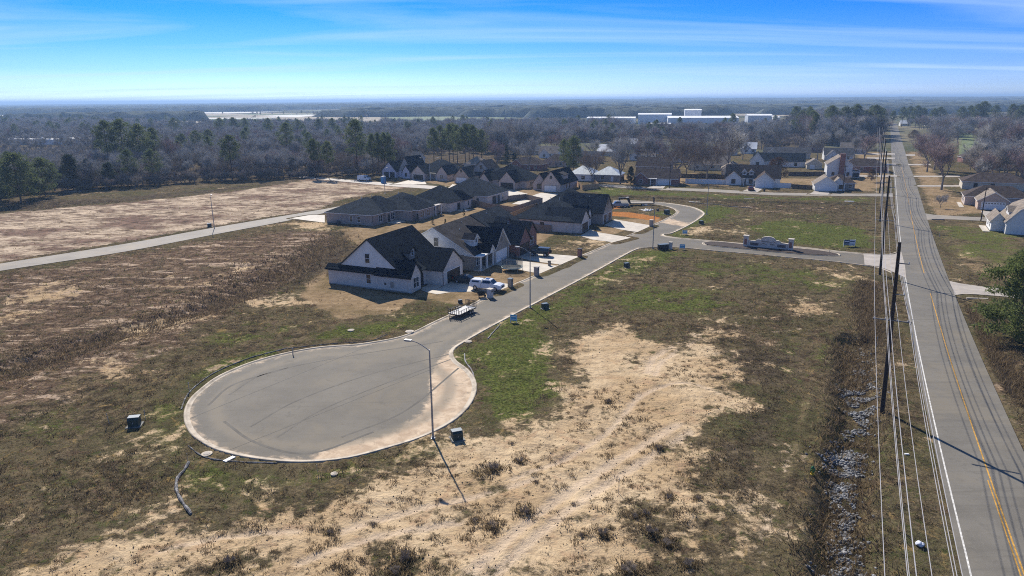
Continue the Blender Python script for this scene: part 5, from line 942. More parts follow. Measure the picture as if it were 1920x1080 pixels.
# flatbed gooseneck trailer
p = GG(1203, 385); fr = empty('flatbed_trailer', (p.x, p.y, .02), R(-2), 'long low flatbed trailer with raised neck and upright ramps beside the orange dirt', 'trailer')
for k in range(8): MB().box(-3.8, 3.6, -1.2 + k * .3 + .01, -1.2 + (k + 1) * .3 - .01, .85, .92).build('deck_plank', M('flatbed_planks', (.34, .30, .25), .8, .2, 3), fr)
MB().box(-3.8, 3.6, -1.26, 1.26, .62, .84).build('frame', STEELB, fr); MB().add([(-3.9, -1.1, .7), (-3.9, 1.1, .7), (-4.9, 1.1, 2.5), (-4.9, -1.1, 2.5), (-3.4, -1.1, .7), (-3.4, 1.1, .7), (-4.1, 1.1, 2.7), (-4.1, -1.1, 2.7)], [(0, 1, 2, 3), (4, 5, 6, 7), (0, 1, 5, 4), (1, 2, 6, 5), (2, 3, 7, 6), (3, 0, 4, 7)]).build('neck_riser', STEELB, fr); MB().box(-7.2, -4.2, -.45, .45, 2.15, 2.5).box(-7.1, -6.7, -.15, .15, 1.28, 2.15).build('gooseneck', STEELB, fr)
for s in (-.7, .7): MB().box(3.6, 3.78, s - .35, s + .35, .8, 2.6).build('ramp', STEELB, fr)
wheels(fr, 0, 2.5, (.2, 1.2), .4, .3)
# trampoline with net
p = GG(960, 508); tp = empty('trampoline', p, 0, 'round trampoline with safety net on the tan lawn', 'trampoline'); NET = M('dark_net_fabric', (.05, .065, .07), .9, .2, 4)
ring = [(2.0 * math.cos(q), 2.0 * math.sin(q), .8) for q in np.linspace(0, 2 * math.pi, 25)]; MB().tube(ring, .09, 6, cap=False).build('frame_ring', M('pale_green_pad', (.34, .45, .42), .6, .2, 3), tp); MB().tube([(0, 0, .77), (0, 0, .80)], [1.85, 1.85], 24).build('jumping_mat', M('trampoline_mat', (.02, .03, .035), .7, .2, 3), tp)
for k in range(6):
    q = k * math.pi / 3; c_, s_ = math.cos(q), math.sin(q); MB().tube([(2 * c_, 2 * s_, 0), (2 * c_, 2 * s_, .8)], .04, 6).build('leg', GALV, tp); MB().tube([(2.05 * c_, 2.05 * s_, .8), (2.05 * c_, 2.05 * s_, 2.6)], .035, 6).build('net_pole', GALV, tp)
mn, tn, bn = nodes('safety_net'); bn.inputs['Base Color'].default_value = (.06, .08, .085, 1); bn.inputs['Alpha'].default_value = .38; MATS['safety_net'] = mn
mb = MB(); q = np.linspace(0, 2 * math.pi, 25)[:-1]; vs = [(1.95 * math.cos(a), 1.95 * math.sin(a), .85) for a in q] + [(1.95 * math.cos(a), 1.95 * math.sin(a), 2.5) for a in q]; mb.add(vs, [(i, (i + 1) % 24, 24 + (i + 1) % 24, 24 + i) for i in range(24)]); mb.build('net', mn, tp)
# small stuff by the kerb
p = GG(902, 557); wb = empty('wheelbarrow', p, R(20), 'black wheelbarrow tipped beside the white mailbox column', 'wheelbarrow'); MB().add([(-.45, -.35, .35), (.5, -.25, .35), (.5, .25, .35), (-.45, .35, .35), (-.65, -.5, .85), (.75, -.42, .85), (.75, .42, .85), (-.65, .5, .85)], [(0, 1, 2, 3), (0, 1, 5, 4), (1, 2, 6, 5), (2, 3, 7, 6), (3, 0, 4, 7)]).build('tray', DARKM, wb)
for s in (-1, 1): MB().tube([(.7, s * .12, .2), (-.4, s * .3, .36), (-1.4, s * .4, .6)], .03, 6).build('handle', STEELB, wb); MB().box(-.35, -.28, s * .3 - .03, s * .3 + .03, 0, .36).build('leg', STEELB, wb)
MB().tube([(.7, -.06, .2), (.7, .06, .2)], .2, 12).build('wheel', TYRE, wb)
p = GG(719, 343); pt = empty('portable_toilet', p, R(-25), 'bright blue portable toilet with white roof beside the pale street', 'toilet'); BLT = M('blue_plastic', (.02, .16, .38), .4, .12, 2); MB().box(-.75, .75, -.75, .75, 0, 2.5).build('cabin', BLT, pt); MB().box(-.45, .45, -.8, -.74, .15, 2.2).build('door', M('blue_plastic_door', (.04, .24, .48), .4, .1, 2), pt); MB().prism([(-.8, 2.5), (.8, 2.5), (.5, 2.85), (-.5, 2.85)], 'y', -.8, .8).build('roof', TR['w'], pt); MB().box(-.85, .85, -.85, .85, -.1, .1).build('skid', DARKM, pt)
p = GG(1433, 359); bb = empty('barrel', p, 0, 'black barrel at the kerb by the dormer house driveway', 'barrel'); MB().tube([(0, 0, 0), (0, 0, .5), (0, 0, 1.0)], [.3, .36, .32], 12).build('drum', DARKM, bb); MB().tube([(0, 0, 1.0), (0, 0, 1.06)], .34, 12).build('lid', DARKM, bb)
# culvert headwalls
for px, rz, lb in (((1832, 561), -.15, 'concrete culvert headwall under the right hand lane'), ((1758, 411.5), -.1, 'small culvert headwall at the upper right lane'), ((1405, 373), .0, 'dark culvert mouth in the green bank below the cross street')):
    p = GG(*px); r_ = empty('culvert', (p.x, p.y, -.05), rz, lb, 'culvert'); MB().box(-1.6, 1.6, -.2, .2, -.9, .35).build('headwall', CONC2, r_); MB().tube([(0, -.26, -.3), (0, .5, -.3)], .42, 14).build('pipe', DARKM, r_)
# stakes, lath markers, sock
STK = M('survey_stake', (.42, .37, .30), .8, .2, 5)
for k, (px, h_, rd) in enumerate((((355, 735), 1.2, .04), ((549, 664), 1.1, .06), ((352, 868), .9, .03), ((205, 795), 1.2, .03), ((273, 788), 1.1, .03), ((598, 900), 1.6, .025), ((844, 823), .9, .03), ((1641, 660), 2.2, .035), ((1555, 474), .9, .07), ((1762, 442), 1.0, .06), ((1160, 925), 1.5, .025))):
    p = GG(*px); mb = MB().box(-rd, rd, -rd * .6, rd * .6, -.25, h_, taper=rd * .2).box(-rd * 1.3, rd * 1.3, -rd, rd, h_ * .86, h_ * .97); o = mb.build('survey_stake', STK); o.location = p; o.rotation_euler = (.05 * (k % 3 - 1), .06 * (k % 2), k); tag(o, ['stake left of the cul-de-sac kerb', 'pale post on the far kerb of the cul-de-sac', 'stake at the top of the black sock', 'thin stake left of the green box', 'thin stake right of the green box', 'tall thin stake below the cul-de-sac', 'thin stake beside the cul-de-sac transformer', 'green marker post under the power lines', 'white tilted post at the end of the island', 'pale marker post in the right hand ditch', 'thin stake in the foreground sand'][k], 'stake', 'survey stakes and marker posts')
SOCK = M('black_silt_sock', (.035, .034, .036), .8, .5, 3, alt=(.30, .29, .28))
def sock(pts, rad, label, mat=SOCK):
    P = smooth_line(GP(pts), .5); zz = ground_z(P[:, 0], P[:, 1]); o = MB().tube([(a, b_, c_ + rad * .5) for (a, b_), c_ in zip(P, zz)], [rad * (1 + .25 * math.sin(i * 1.7)) for i in range(len(P))], 7).build('silt_sock', mat); tag(o, label, 'silt sock', 'erosion control socks')
sock([(355, 872), (345, 888), (333, 900), (332, 925), (345, 950), (359, 970)], .13, 'black and grey silt sock snaking through the weeds at lower left'); sock([(340, 770), (350, 745), (372, 722), (410, 697), (470, 673), (540, 654)], .075, 'black silt sock along the far left kerb of the cul-de-sac'); sock([(354, 838), (375, 855), (400, 864), (450, 869), (520, 871)], .07, 'dark silt sock below the near kerb of the cul-de-sac'); sock([(540, 655), (620, 646), (690, 641), (726, 629)], .055, 'thin dark sock on the upper kerb of the cul-de-sac'); sock([(871, 665), (873, 680), (884, 695), (890, 712), (893, 735)], .08, 'pale sock along the right kerb of the cul-de-sac', M('pale_silt_sock', (.25, .24, .23), .8, .4, 3)); sock([(915, 637), (925, 624), (938, 610)], .08, 'grey sock on the green verge left of the blue sign', M('pale_silt_sock', (.25, .24, .23), .8, .4, 3)); sock([(1300, 381), (1340, 385), (1380, 389), (1410, 391)], .12, 'dark sock lying across the field beyond the bend')
# covers and slabs
for px, rr, lb in (((388, 852), .5, 'round pale manhole ring beside the dark sock'), ((627, 891), .32, 'round pale valve cover below the cul-de-sac'), ((768, 622), .62, 'round storm drain cover on the kerb at the cul-de-sac neck'), ((878, 641), .5, 'pale drain cover at the right of the cul-de-sac neck'), ((658, 620), .5, 'sandy round manhole lid on the green verge')):
    p = GG(*px); r_ = empty('manhole_cover', p, 0, lb, 'manhole cover'); MB().tube([(0, 0, -.1), (0, 0, .10)], [rr, rr], 20).build('collar', KERBM, r_); MB().tube([(0, 0, .10), (0, 0, .125)], [rr * .62, rr * .6], 16).build('lid', CONC2, r_)
for px, rz, lb, sz in (((430, 862), 1.1, 'small white board lying by the dark sock', (.55, .22)), ((1724, 1024), .3, 'crumpled white trash bag on the roadside grass', None), ((1700, 852), 0, 'small white litter under the power lines', (.2, .1)), ((1592, 378), .2, 'white slab lying on the grass near the cross street', (1.6, .4)), ((1302, 379), 0, 'white plank lying in the field beyond the bend', (1.8, .25))):
    p = GG(*px)
    if sz: mb = MB().box(-sz[0], sz[0], -sz[1], sz[1], 0, .09, taper=.01); o = mb.build('white_board', TR['w'])
    else:
        bm = bmesh.new(); bmesh.ops.create_icosphere(bm, subdivisions=3, radius=.27)
        for v in bm.verts: v.co *= 1 + .3 * (vnoise(np.array([v.co.x * 6 + 9]), np.array([v.co.y * 6 + v.co.z * 5]), 3)[0] - .5) * 2; v.co.z *= .8
        me = bpy.data.meshes.new('trash_bag'); bm.to_mesh(me); bm.free(); me.materials.append(M('white_bag_plastic', (.7, .72, .76), .4, .08, 4)); o = link('trash_bag', me); p.z += .15
    o.location = p + Vector((0, 0, .02)); o.rotation_euler = (.03, .04, rz); tag(o, lb, 'litter')
# rubble heap
def lump(n, spread, size, seed, mat, name, label, cat, px, kind=None, flat_=.6, on=None):
    r2 = np.random.default_rng(seed); V = []; Fc = []; ico = bmesh.new(); bmesh.ops.create_icosphere(ico, subdivisions=1, radius=1); iv = np.array([v.co[:] for v in ico.verts]); fi = np.array([[v.index for v in f.verts] for f in ico.faces]); ico.free()
    for k in range(n):
        c_ = on[k] if on is not None else np.r_[G(*px) + r2.normal(0, 1, 2) * spread, 0]
        s = size * (.5 + r2.random(3) * .9); v = iv * (1 + (r2.random((len(iv), 1)) - .5) * .7) * s * np.array([1, 1, flat_]); a = r2.random() * 6.3; rot = np.array([[math.cos(a), -math.sin(a), 0], [math.sin(a), math.cos(a), 0], [0, 0, 1]]); v = v @ rot
        zc = ground_z(np.array([c_[0]]), np.array([c_[1]]))[0] + s[2] * .25; V.append(v + np.array([c_[0], c_[1], zc])); Fc.append(fi + k * len(iv))
    o = link(name, fast_mesh(name, np.concatenate(V), np.concatenate(Fc), mat)); tag(o, label, cat, kind=kind); return o
lump(40, .9, .35, 5, TR['w'], 'rubble_pile', 'pile of white rubble beside the orange dirt', 'rubble', (1213, 395), 'stuff')
lump(46, 1.1, .3, 8, M('grey_stone', (.22, .20, .18), .9, .3, 4), 'brush_pile', 'dark brush heap in the field by the left woods', 'brush heap', (135, 361), 'stuff')
r2 = np.random.default_rng(21); pts = []
for pl, n_ in (([(1582, 722), (1640, 722), (1640, 760), (1622, 812), (1588, 812), (1600, 770)], 900), ([(1575, 822), (1612, 826), (1614, 868), (1600, 900), (1540, 855), (1545, 846), (1580, 850)], 620), ([(1558, 885), (1590, 890), (1612, 960), (1600, 1000), (1580, 960)], 320), ([(1540, 1062), (1600, 1045), (1630, 1100), (1540, 1110)], 260), ([(1600, 690), (1625, 685), (1635, 720), (1610, 722)], 150), ([(1560, 960), (1610, 955), (1625, 1060), (1560, 1060)], 200), ([(1606, 640), (1630, 640), (1632, 690), (1606, 690)], 90)):
    P = GP(pl); lo, hi = P.min(0), P.max(0); q = lo + r2.random((n_ * 6, 2)) * (hi - lo); q = q[inside(q[:, 0], q[:, 1], P)][:n_]; q = q + r2.normal(0, .55, q.shape); pts += [(*a, 0) for a in q]
pts = [q for q in pts if vnoise(np.array([q[0] * .9]), np.array([q[1] * .9]), 5)[0] > .34]
lump(len(pts), 0, .165, 23, M('riprap_stone', (.115, .112, .108), .9, .6, 1.2, alt=(.33, .335, .34)), 'riprap', 'blue-grey riprap stones lining the roadside ditch', 'riprap', (0, 0), 'stuff', .65, pts)

# ================================================================ FENCES
PK = M('cedar_fence_board', (.42, .27, .15), .85, .25, 3, stretch=(3, 3, .3)); PK2 = M('grey_fence_board', (.26, .20, .155), .85, .25, 3, stretch=(3, 3, .3)); VIN = M('white_vinyl', (.74, .74, .73), .5, .05, 2); DKF = M('dark_fence_board', (.07, .055, .045), .85, .25, 3)
def fence(pts, h_, mat, label, seg=2.4, boards=True):
    P = GP(pts); g0 = P[0]; root = empty('yard_fence', (g0[0], g0[1], gz(*g0)), 0, label, 'fence')
    for i in range(len(P) - 1):
        a, b_ = P[i] - g0, P[i + 1] - g0; l_ = np.hypot(*(b_ - a)); n = max(1, round(l_ / seg)); ang = math.atan2(b_[1] - a[1], b_[0] - a[0])
        for k in range(n):
            q = a + (b_ - a) * k / n; w_ = l_ / n; zq = gz(*(q + g0)) - gz(*g0); mb = MB(); nb = 8 if boards else 1
            for j in range(nb): hv = h_ + (rnd.random() - .5) * .03; mb.box(.05 + j * (w_ - .05) / nb, .05 + (j + 1) * (w_ - .05) / nb - .012, -.015, .015, -.05, hv)
            o = mb.build('fence_panel', mat, root); o.location = (q[0], q[1], zq); o.rotation_euler = (0, 0, ang); o['kind'] = 'stuff'
            o2 = MB().box(-.05, .05, -.05, .05, -.1, h_ + .06).build('fence_post', mat, root); o2.location = (q[0], q[1], zq); o2.rotation_euler = (0, 0, ang)
fence([(884, 386), (912, 392), (960, 400), (1017, 382), (985, 374), (952, 378)], 1.8, PK2, 'brown wooden fence around the yard of the tall hip-roofed house')
fence([(957, 412), (1006, 393), (1025, 398)], 1.8, PK, 'tan wooden fence running up to the white brick hip-roofed house'); fence([(975, 431), (1000, 434), (1034, 436)], 1.75, PK2, 'grey wooden fence beside the white brick wall of the fourth house')
fence([(1082, 350), (1092, 357.5), (1122, 354), (1115, 346)], 1.9, PK, 'new orange wooden fence at the end of the middle row'); fence([(1285, 344), (1362, 346.5)], 1.8, VIN, 'white vinyl fence left of the dormer house', boards=False); fence([(1438, 351.5), (1483, 353)], 1.8, VIN, 'white vinyl fence right of the dormer house', boards=False)
fence([(1484, 354), (1523, 356)], 1.6, DKF, 'dark low wooden fence left of the small corner house'); fence([(1260, 333), (1330, 335), (1362, 336)], 1.7, DKF, 'dark wooden fence behind the white vinyl fence'); fence([(1478, 330), (1548, 331)], 1.8, DKF, 'dark wooden fence between the yards behind the corner house'); fence([(1145, 338), (1170, 340)], 1.7, DKF, 'dark wooden fence beside the metal roofed house')
# ================================================================ TREES
ORD = 'leftmost second third fourth fifth sixth seventh eighth ninth tenth eleventh twelfth thirteenth fourteenth fifteenth sixteenth'.split()
def nth(seq, i):
    k = sorted(range(len(seq)), key=lambda q: seq[q][0]).index(i); return ORD[k] + ('' if k == 0 else ' from left')
BARK = M('grey_bark', (.20, .178, .16), .9, .3, 2); TWIG = M('bare_twigs', (.44, .42, .385), .9, .3, .4); TWIGR = M('reddish_buds', (.36, .255, .235), .9, .3, .4); TWIGB = M('pale_twigs', (.29, .235, .19), .9, .3, .4); PBARK = M('pine_bark', (.13, .085, .06), .9, .3, 2)
def leafm(name, c1, c2):
    m, t, b = nodes(name); g = t.nodes.new('ShaderNodeObjectInfo'); n = noise(t, pos(t), .5, 3); c = mixc(t, rng_(t, n, .3, .7), c1, c2); c = mixc(t, math_(t, 'MULTIPLY', g.outputs['Random'], .5), c, tuple(x * .6 for x in c1)); t.links.new(c, b.inputs['Base Color']); b.inputs['Roughness'].default_value = .6; b.inputs['Specular IOR Level'].default_value = .05; b.inputs['Transmission Weight'].default_value = 0
    tr = t.nodes.new('ShaderNodeBsdfTranslucent'); mx = t.nodes.new('ShaderNodeMixShader'); mx.inputs[0].default_value = .42; t.links.new(c, tr.inputs[0]); t.links.new(b.outputs[0], mx.inputs[1]); t.links.new(tr.outputs[0], mx.inputs[2]); t.links.new(mx.outputs[0], t.nodes['Material Output'].inputs[0]); MATS[name] = m; return m
NEED = leafm('pine_needles', (.090, .122, .046), (.175, .205, .075)); NEEDN = leafm('bright_pine_needles', (.12, .155, .05), (.23, .26, .09)); CEDR = leafm('cedar_foliage', (.020, .034, .020), (.042, .058, .028)); OAKL = leafm('brown_leaves', (.075, .045, .035), (.12, .075, .05))
def tri_mesh(V, mat, name):
    V = np.asarray(V, np.float32).reshape(-1, 3); return fast_mesh(name, V, np.arange(len(V)).reshape(-1, 3), mat)
def bare_tree(seed, h=13.0, spread=.42, twmat=TWIG, ntw=5, trunk_h=.28, up=.55, lev=3):
    r = random.Random(seed); tb = MB(); br = MB(); tw = []
    def dirr(d, ang):
        a = d.orthogonal().normalized(); a.rotate(Matrix.Rotation(r.random() * 6.283, 3, d)); v = (d * math.cos(ang) + a * math.sin(ang)).normalized(); v.z += up * .25; return v.normalized()
    def grow(p, d, ln, rad, dep, mb):
        pts = [p]; q = p.copy(); dd = d.copy(); n = 3 if dep < 2 else 2
        for i in range(n):
            dd = (dd + Vector((r.uniform(-.18, .18), r.uniform(-.18, .18), r.uniform(-.03, .14)))).normalized(); q = q + dd * ln / n; pts.append(q.copy())
        mb.tube(pts, [rad * (1 - .55 * i / n) for i in range(n + 1)], 5 if dep == 0 else 4 if dep == 1 else 3, cap=False)
        if dep < lev:
            for k in range((5, 5, 4)[dep] + r.randint(0, 1)):
                f = .35 + .65 * (k + r.random()) / 6 if dep else .3 + .7 * (k + r.random()) / 6; f = min(f, 1.0); i = min(int(f * n), n - 1); u = f * n - i; s = pts[i].lerp(pts[i + 1], u)
                grow(s, dirr(dd, r.uniform(.35, .85)), ln * r.uniform(.5, .72), rad * (.5 if dep else .45), dep + 1, br)
            grow(pts[-1], dirr(dd, .2), ln * .62, rad * .45, dep + 1, br)
        if dep >= lev - 1:
            for k in range(ntw):
                f = r.random(); i = min(int(f * n), n - 1); s = pts[i].lerp(pts[i + 1], f * n - i); e = dirr(dd, r.uniform(.3, 1.0)); l = h * r.uniform(.045, .095); a = e.orthogonal().normalized() * (h * .0012); mid = s + e * l
                tw.extend([s + a, s - a, mid]); e2 = dirr(e, .6); a2 = a * .8; s2 = s + e * l * .5; tw.extend([s2 + a2, s2 - a2, s2 + e2 * l * .7])
    tb.tube([(0, 0, -.3), (0, 0, h * trunk_h * .5), (r.uniform(-.2, .2), 0, h * trunk_h)], [h * .021, h * .016, h * .014], 7, cap=False)
    for k in range(4): grow(Vector((0, 0, h * trunk_h * (.8 + .08 * k))), Vector((math.cos(k * 1.6 + r.random()) * spread, math.sin(k * 1.6 + r.random()) * spread, 1)).normalized(), h * r.uniform(.32, .44), h * .0115, 0 if lev == 3 else 1, br)
    V = np.array([v[:] for v in tw]); zmax = max(np.percentile(V[:, 2], 96), 1); k = h / zmax
    return tb, br, V, k
def mesh_of(mb, mat, name):
    me = bpy.data.meshes.new(name); me.from_pydata(mb.v, [], mb.f); me.materials.append(mat); return me
def join_np(parts, mats, name):
    """parts: list of (V, tris/quads list, material index) -> one mesh"""
    V = []; Fs = []; mi = []; o = 0
    for v, f, m_ in parts: V += [tuple(x) for x in v]; Fs += [tuple(i + o for i in q) for q in f]; mi += [m_] * len(f); o += len(v)
    me = bpy.data.meshes.new(name); me.from_pydata(V, [], Fs); [me.materials.append(m_) for m_ in mats]; me.polygons.foreach_set('material_index', mi); return me
PROTO = {}       # kind -> list of (trunk mesh, crown mesh, joined mesh, height)
def add_bare(kind, seed, **kw):
    tb, br, V, k = bare_tree(seed, **kw); tm = kw.get('twmat', TWIG); h = kw.get('h', 13.0)
    sc = np.array([k, k, k]); tv = np.array(tb.v) * k; bv = np.array(br.v) * k; V = V * k
    tb.v = [tuple(x) for x in tv]; tmesh = mesh_of(tb, BARK, 'trunk')
    tf = [(i, i + 1, i + 2) for i in range(0, len(V), 3)]
    cm = join_np([(bv, br.f, 0), (V, tf, 1)], [BARK, tm], 'crown'); jm = join_np([(tv, tb.f, 0), (bv, br.f, 0), (V, tf, 1)], [BARK, tm], 'tree_mesh'); PROTO.setdefault(kind, []).append((tmesh, cm, jm, h))
def clumps(r2, C, rad, n, size, flat_=.7):
    out = []
    for c, rd in zip(C, rad):
        d = r2.normal(0, 1, (n, 3)); d /= np.linalg.norm(d, axis=1, keepdims=True); p = c + d * (rd * (.35 + .65 * r2.random((n, 1)))) * np.array([1, 1, flat_]); e = d + r2.normal(0, .7, (n, 3)); e[:, 2] += .25; e /= np.linalg.norm(e, axis=1, keepdims=True); s = np.cross(e, r2.normal(0, 1, (n, 3))); s /= np.linalg.norm(s, axis=1, keepdims=True) + 1e-6
        l = size * (.6 + .8 * r2.random((n, 1))); wd = size * .22; out.append(np.stack([p - s * wd, p + s * wd, p + e * l], 1).reshape(-1, 3))
    return np.concatenate(out)
def add_pine(kind, seed, h=18.0, crown=.5, wid=3.2, ncl=70, n=42, size=.55, bark=PBARK, leaf=NEED, low=False, flat_=.7):
    r2 = np.random.default_rng(seed); tb = MB(); tb.tube([(0, 0, -.3), (.1, 0, h * .5), (.15, .1, h * .97)], [h * .013, h * .009, h * .002], 7, cap=False); bm_ = MB(); C = []; rd = []
    for k in range(ncl):
        f = (k + r2.random()) / ncl; zz = h * (1 - crown) + h * crown * f; prof = (math.sin(math.pi * min(1, .18 + f * .82)) ** .7) * (1.0 if f < .8 else 1.15 - (f - .8) * 1.6)
        if low: prof = (1 - f) ** .75 + .08
        rr = wid * prof * (.35 + .65 * r2.random()); a = r2.random() * 6.283; c = np.array([rr * math.cos(a), rr * math.sin(a), zz + rr * .12]); C.append(c); rd.append((.55 + .5 * r2.random()) * wid / 3.2 * (1.0 if not low else .9))
        bm_.tube([(0, 0, zz - rr * .25), tuple(c)], [h * .0035, h * .0012], 3, cap=False)
    V = clumps(r2, C, rd, n, size, flat_); tf = [(i, i + 1, i + 2) for i in range(0, len(V), 3)]
    PROTO.setdefault(kind, []).append((mesh_of(tb, bark, 'trunk'), join_np([(bm_.v, bm_.f, 0), (V, tf, 1)], [bark, leaf], 'crown'), join_np([(tb.v, tb.f, 0), (bm_.v, bm_.f, 0), (V, tf, 1)], [bark, leaf], 'tree_mesh'), h))
for s in range(5): add_bare('B', 100 + s, h=14.0, spread=.35 + .08 * s)
for s in range(2): add_bare('R', 200 + s, h=12.0, spread=.5, twmat=TWIGR, ntw=5)
TWIGW = M('silvery_twigs', (.50, .485, .45), .9, .25, .4)
for s in range(2): add_bare('W', 250 + s, h=14.0, spread=.4, twmat=TWIGW, ntw=4)
for s in range(2): add_bare('Q', 300 + s, h=13.0, spread=.75, trunk_h=.2, up=.2, ntw=6, twmat=TWIGB)
for s in range(2): add_bare('S', 400 + s, h=5.0, spread=.8, trunk_h=.1, twmat=TWIGB, ntw=8)
add_bare('y', 500, h=6.0, spread=.7, trunk_h=.22)
for s in range(4): add_pine('P', 600 + s, h=18.0, crown=.52 + .04 * s, wid=3.4 + .3 * s, ncl=80)
for s in range(2): add_pine('L', 650 + s, h=13.0, crown=.86, wid=4.6, ncl=110, n=46)
for s in range(2): add_pine('C', 700 + s, h=9.0, crown=.93, wid=2.7, ncl=90, n=46, size=.42, leaf=CEDR, low=True)
add_pine('O', 800, h=9.0, crown=.8, wid=4.4, ncl=90, n=46, size=.4, bark=BARK, leaf=OAKL)
for s in range(2): add_pine('U', 900 + s, h=2.2, crown=.95, wid=.34, ncl=26, n=20, size=.16, leaf=CEDR, low=True)
add_pine('N', 950, h=11.5, crown=.92, wid=5.4, ncl=100, n=140, size=.42, leaf=NEEDN, flat_=.42)
NAMES = {'W': 'bare_tree', 'B': 'bare_tree', 'R': 'bare_tree', 'Q': 'bare_tree', 'S': 'bare_shrub', 'y': 'bare_tree', 'P': 'pine_tree', 'L': 'pine_tree', 'C': 'cedar_tree', 'O': 'oak_tree', 'U': 'young_cypress', 'N': 'pine_tree'}
PSET = set()
def tree(kind, p, ht, label, group=None, vi=None, wide=1.0, cat='tree'):
    pr = PROTO[kind][(vi if vi is not None else rnd.randrange(99)) % len(PROTO[kind])]; k = ht / pr[3]
    root = empty(NAMES[kind], p, rnd.random() * 6.28, label, cat, group); root.scale = (k * wide, k * wide, k)
    link('trunk', pr[0], root); link('crown', pr[1], root); return root
def ht_of(px, yt, p):
    """height of a thing standing at p whose top shows at photo row yt"""
    d = math.hypot(p.x, p.y); th = math.atan2(H - p.z, d); a = math.atan((540 - yt - (px - 960) * math.tan(RO)) / F) - TH     # elevation of the top ray (approx)
    ca = math.sqrt(1 + ((px - 960) / F) ** 2) ; return max(2.0, H + d * math.tan(a) / ca * 1.0 - p.z)
def T(kind, px, yb, yt, label, group=None, vi=None, wide=1.0, cat='tree'):
    p = GG(px, yb); return tree(kind, p, ht_of(px, yt, p), label, group, vi, wide, cat)
GL = 'evergreens along the left woods edge'
for a in (('L', 40, 380, 290, 'broad green pine at the left edge of the bare field', 1.3), ('L', 2, 376, 302, 'green pine cut off by the left picture edge', 1.25), ('L', 86, 368, 298, 'green pine right of the broad one at the left field edge', 1.2), ('C', 138, 356, 292, 'dark cedar in front of the left woods', 1.3), ('C', 170, 352, 300, 'shorter dark cedar beside the tall dark one', 1.3), ('C', 208, 352, 306, 'low dark cedar below the tall pine group', 1.5), ('P', 246, 348, 281, 'pine in front of the tall pine group', 1.1), ('P', 290, 346, 281, 'pine with open crown right of the tall group', 1.2),
          ('P', 208, 328, 228, 'leftmost pine of the tall left group', 1.1), ('P', 238, 325, 225, 'tallest pine of the left group', 1.2), ('P', 268, 325, 234, 'wide pine in the left group', 1.2), ('P', 294, 321, 241, 'right pine of the tall left group', 1.0), ('P', 436, 334, 255, 'dark round-crowned pine above the bare field', 1.3), ('C', 452, 338, 320, 'small dark cedar under the round-crowned pine', 1.2), ('P', 540, 300, 231, 'tall lone pine rising from the mid-left woods', 1.1), ('P', 592, 334, 262, 'pine left of the van at the woods edge', 1.1), ('P', 617, 335, 266, 'thin pine beside the van end of the woods', 1.0), ('P', 671, 328, 226, 'tallest pine left of the unfinished house', 1.0)): T(a[0], a[1], a[2], a[3], a[4], GL, None, a[5])
for i, (x_, yb, yt) in enumerate(((700, 330, 252), (711, 329, 250), (722, 330, 250), (733, 330, 255))): T('P', x_, yb, yt, '%s of the four slim pines behind the unfinished house' % ('leftmost', 'second', 'third', 'rightmost')[i], 'slim pines behind the unfinished house', i, .75)
SEQ = ((814, 313, 241), (828, 310, 237), (843, 312, 234), (858, 309, 236), (873, 312, 234), (888, 310, 236), (903, 312, 244), (850, 304, 233), (880, 304, 234))
for i, (x_, yb, yt) in enumerate(SEQ): T('P', x_, yb, yt, 'tall dark pine, %s in the dense central clump' % nth(SEQ, i), 'pines of the central clump', i, .95)
for a in (('C', 950, 308, 273, 'left one of two slim dark cedars behind the middle row', .6), ('C', 965, 306, 276, 'right one of two slim dark cedars behind the middle row', .6), ('L', 1075, 322, 258, 'broad dark pine left of the metal roofed house', .9), ('P', 1057, 325, 262, 'tall thin pine beside the broad dark pine', .8), ('C', 1182, 347, 313, 'dark conical fir left of the brick ranch', .95), ('O', 1456, 342, 297, 'purple-brown leafy tree behind the dormer house', 1.0), ('O', 1633, 342, 318, 'small dark round tree beside the power poles', .9), ('S', 1588, 340, 330, 'dark shrub beside the two storey house', 1.4)): T(a[0], a[1], a[2], a[3], a[4], 'trees among the older houses', None, a[5])
SEQ = ((1372, 213), (1520, 208), (1555, 199), (1580, 201), (1600, 197), (1618, 208), (1636, 198), (1500, 209))
for i, (x_, yt) in enumerate(SEQ): T('P', x_, 262 if i else 248, yt, 'pine rising over the woods left of the main road, %s' % nth(SEQ, i), 'pines above the woods by the road', i, 1.2)
SEQ = ((1672, 240, 208), (1690, 238, 202), (1703, 237, 200), (1716, 238, 199), (1728, 238, 203), (1748, 238, 204), (1760, 238, 201), (1800, 238, 201), (1815, 238, 199), (1840, 240, 191), (1828, 240, 196), (1862, 238, 198), (1893, 240, 196), (1912, 240, 197), (1905, 246, 206))
for i, (x_, yb, yt) in enumerate(SEQ): T('P', x_, yb, yt, 'dark pine in the far right belt, %s' % nth(SEQ, i), 'pines of the far right belt', i, 1.25)
T('O', 1712, 263, 245, 'round dark tree on the right verge of the far road', None, 0, 1.2)
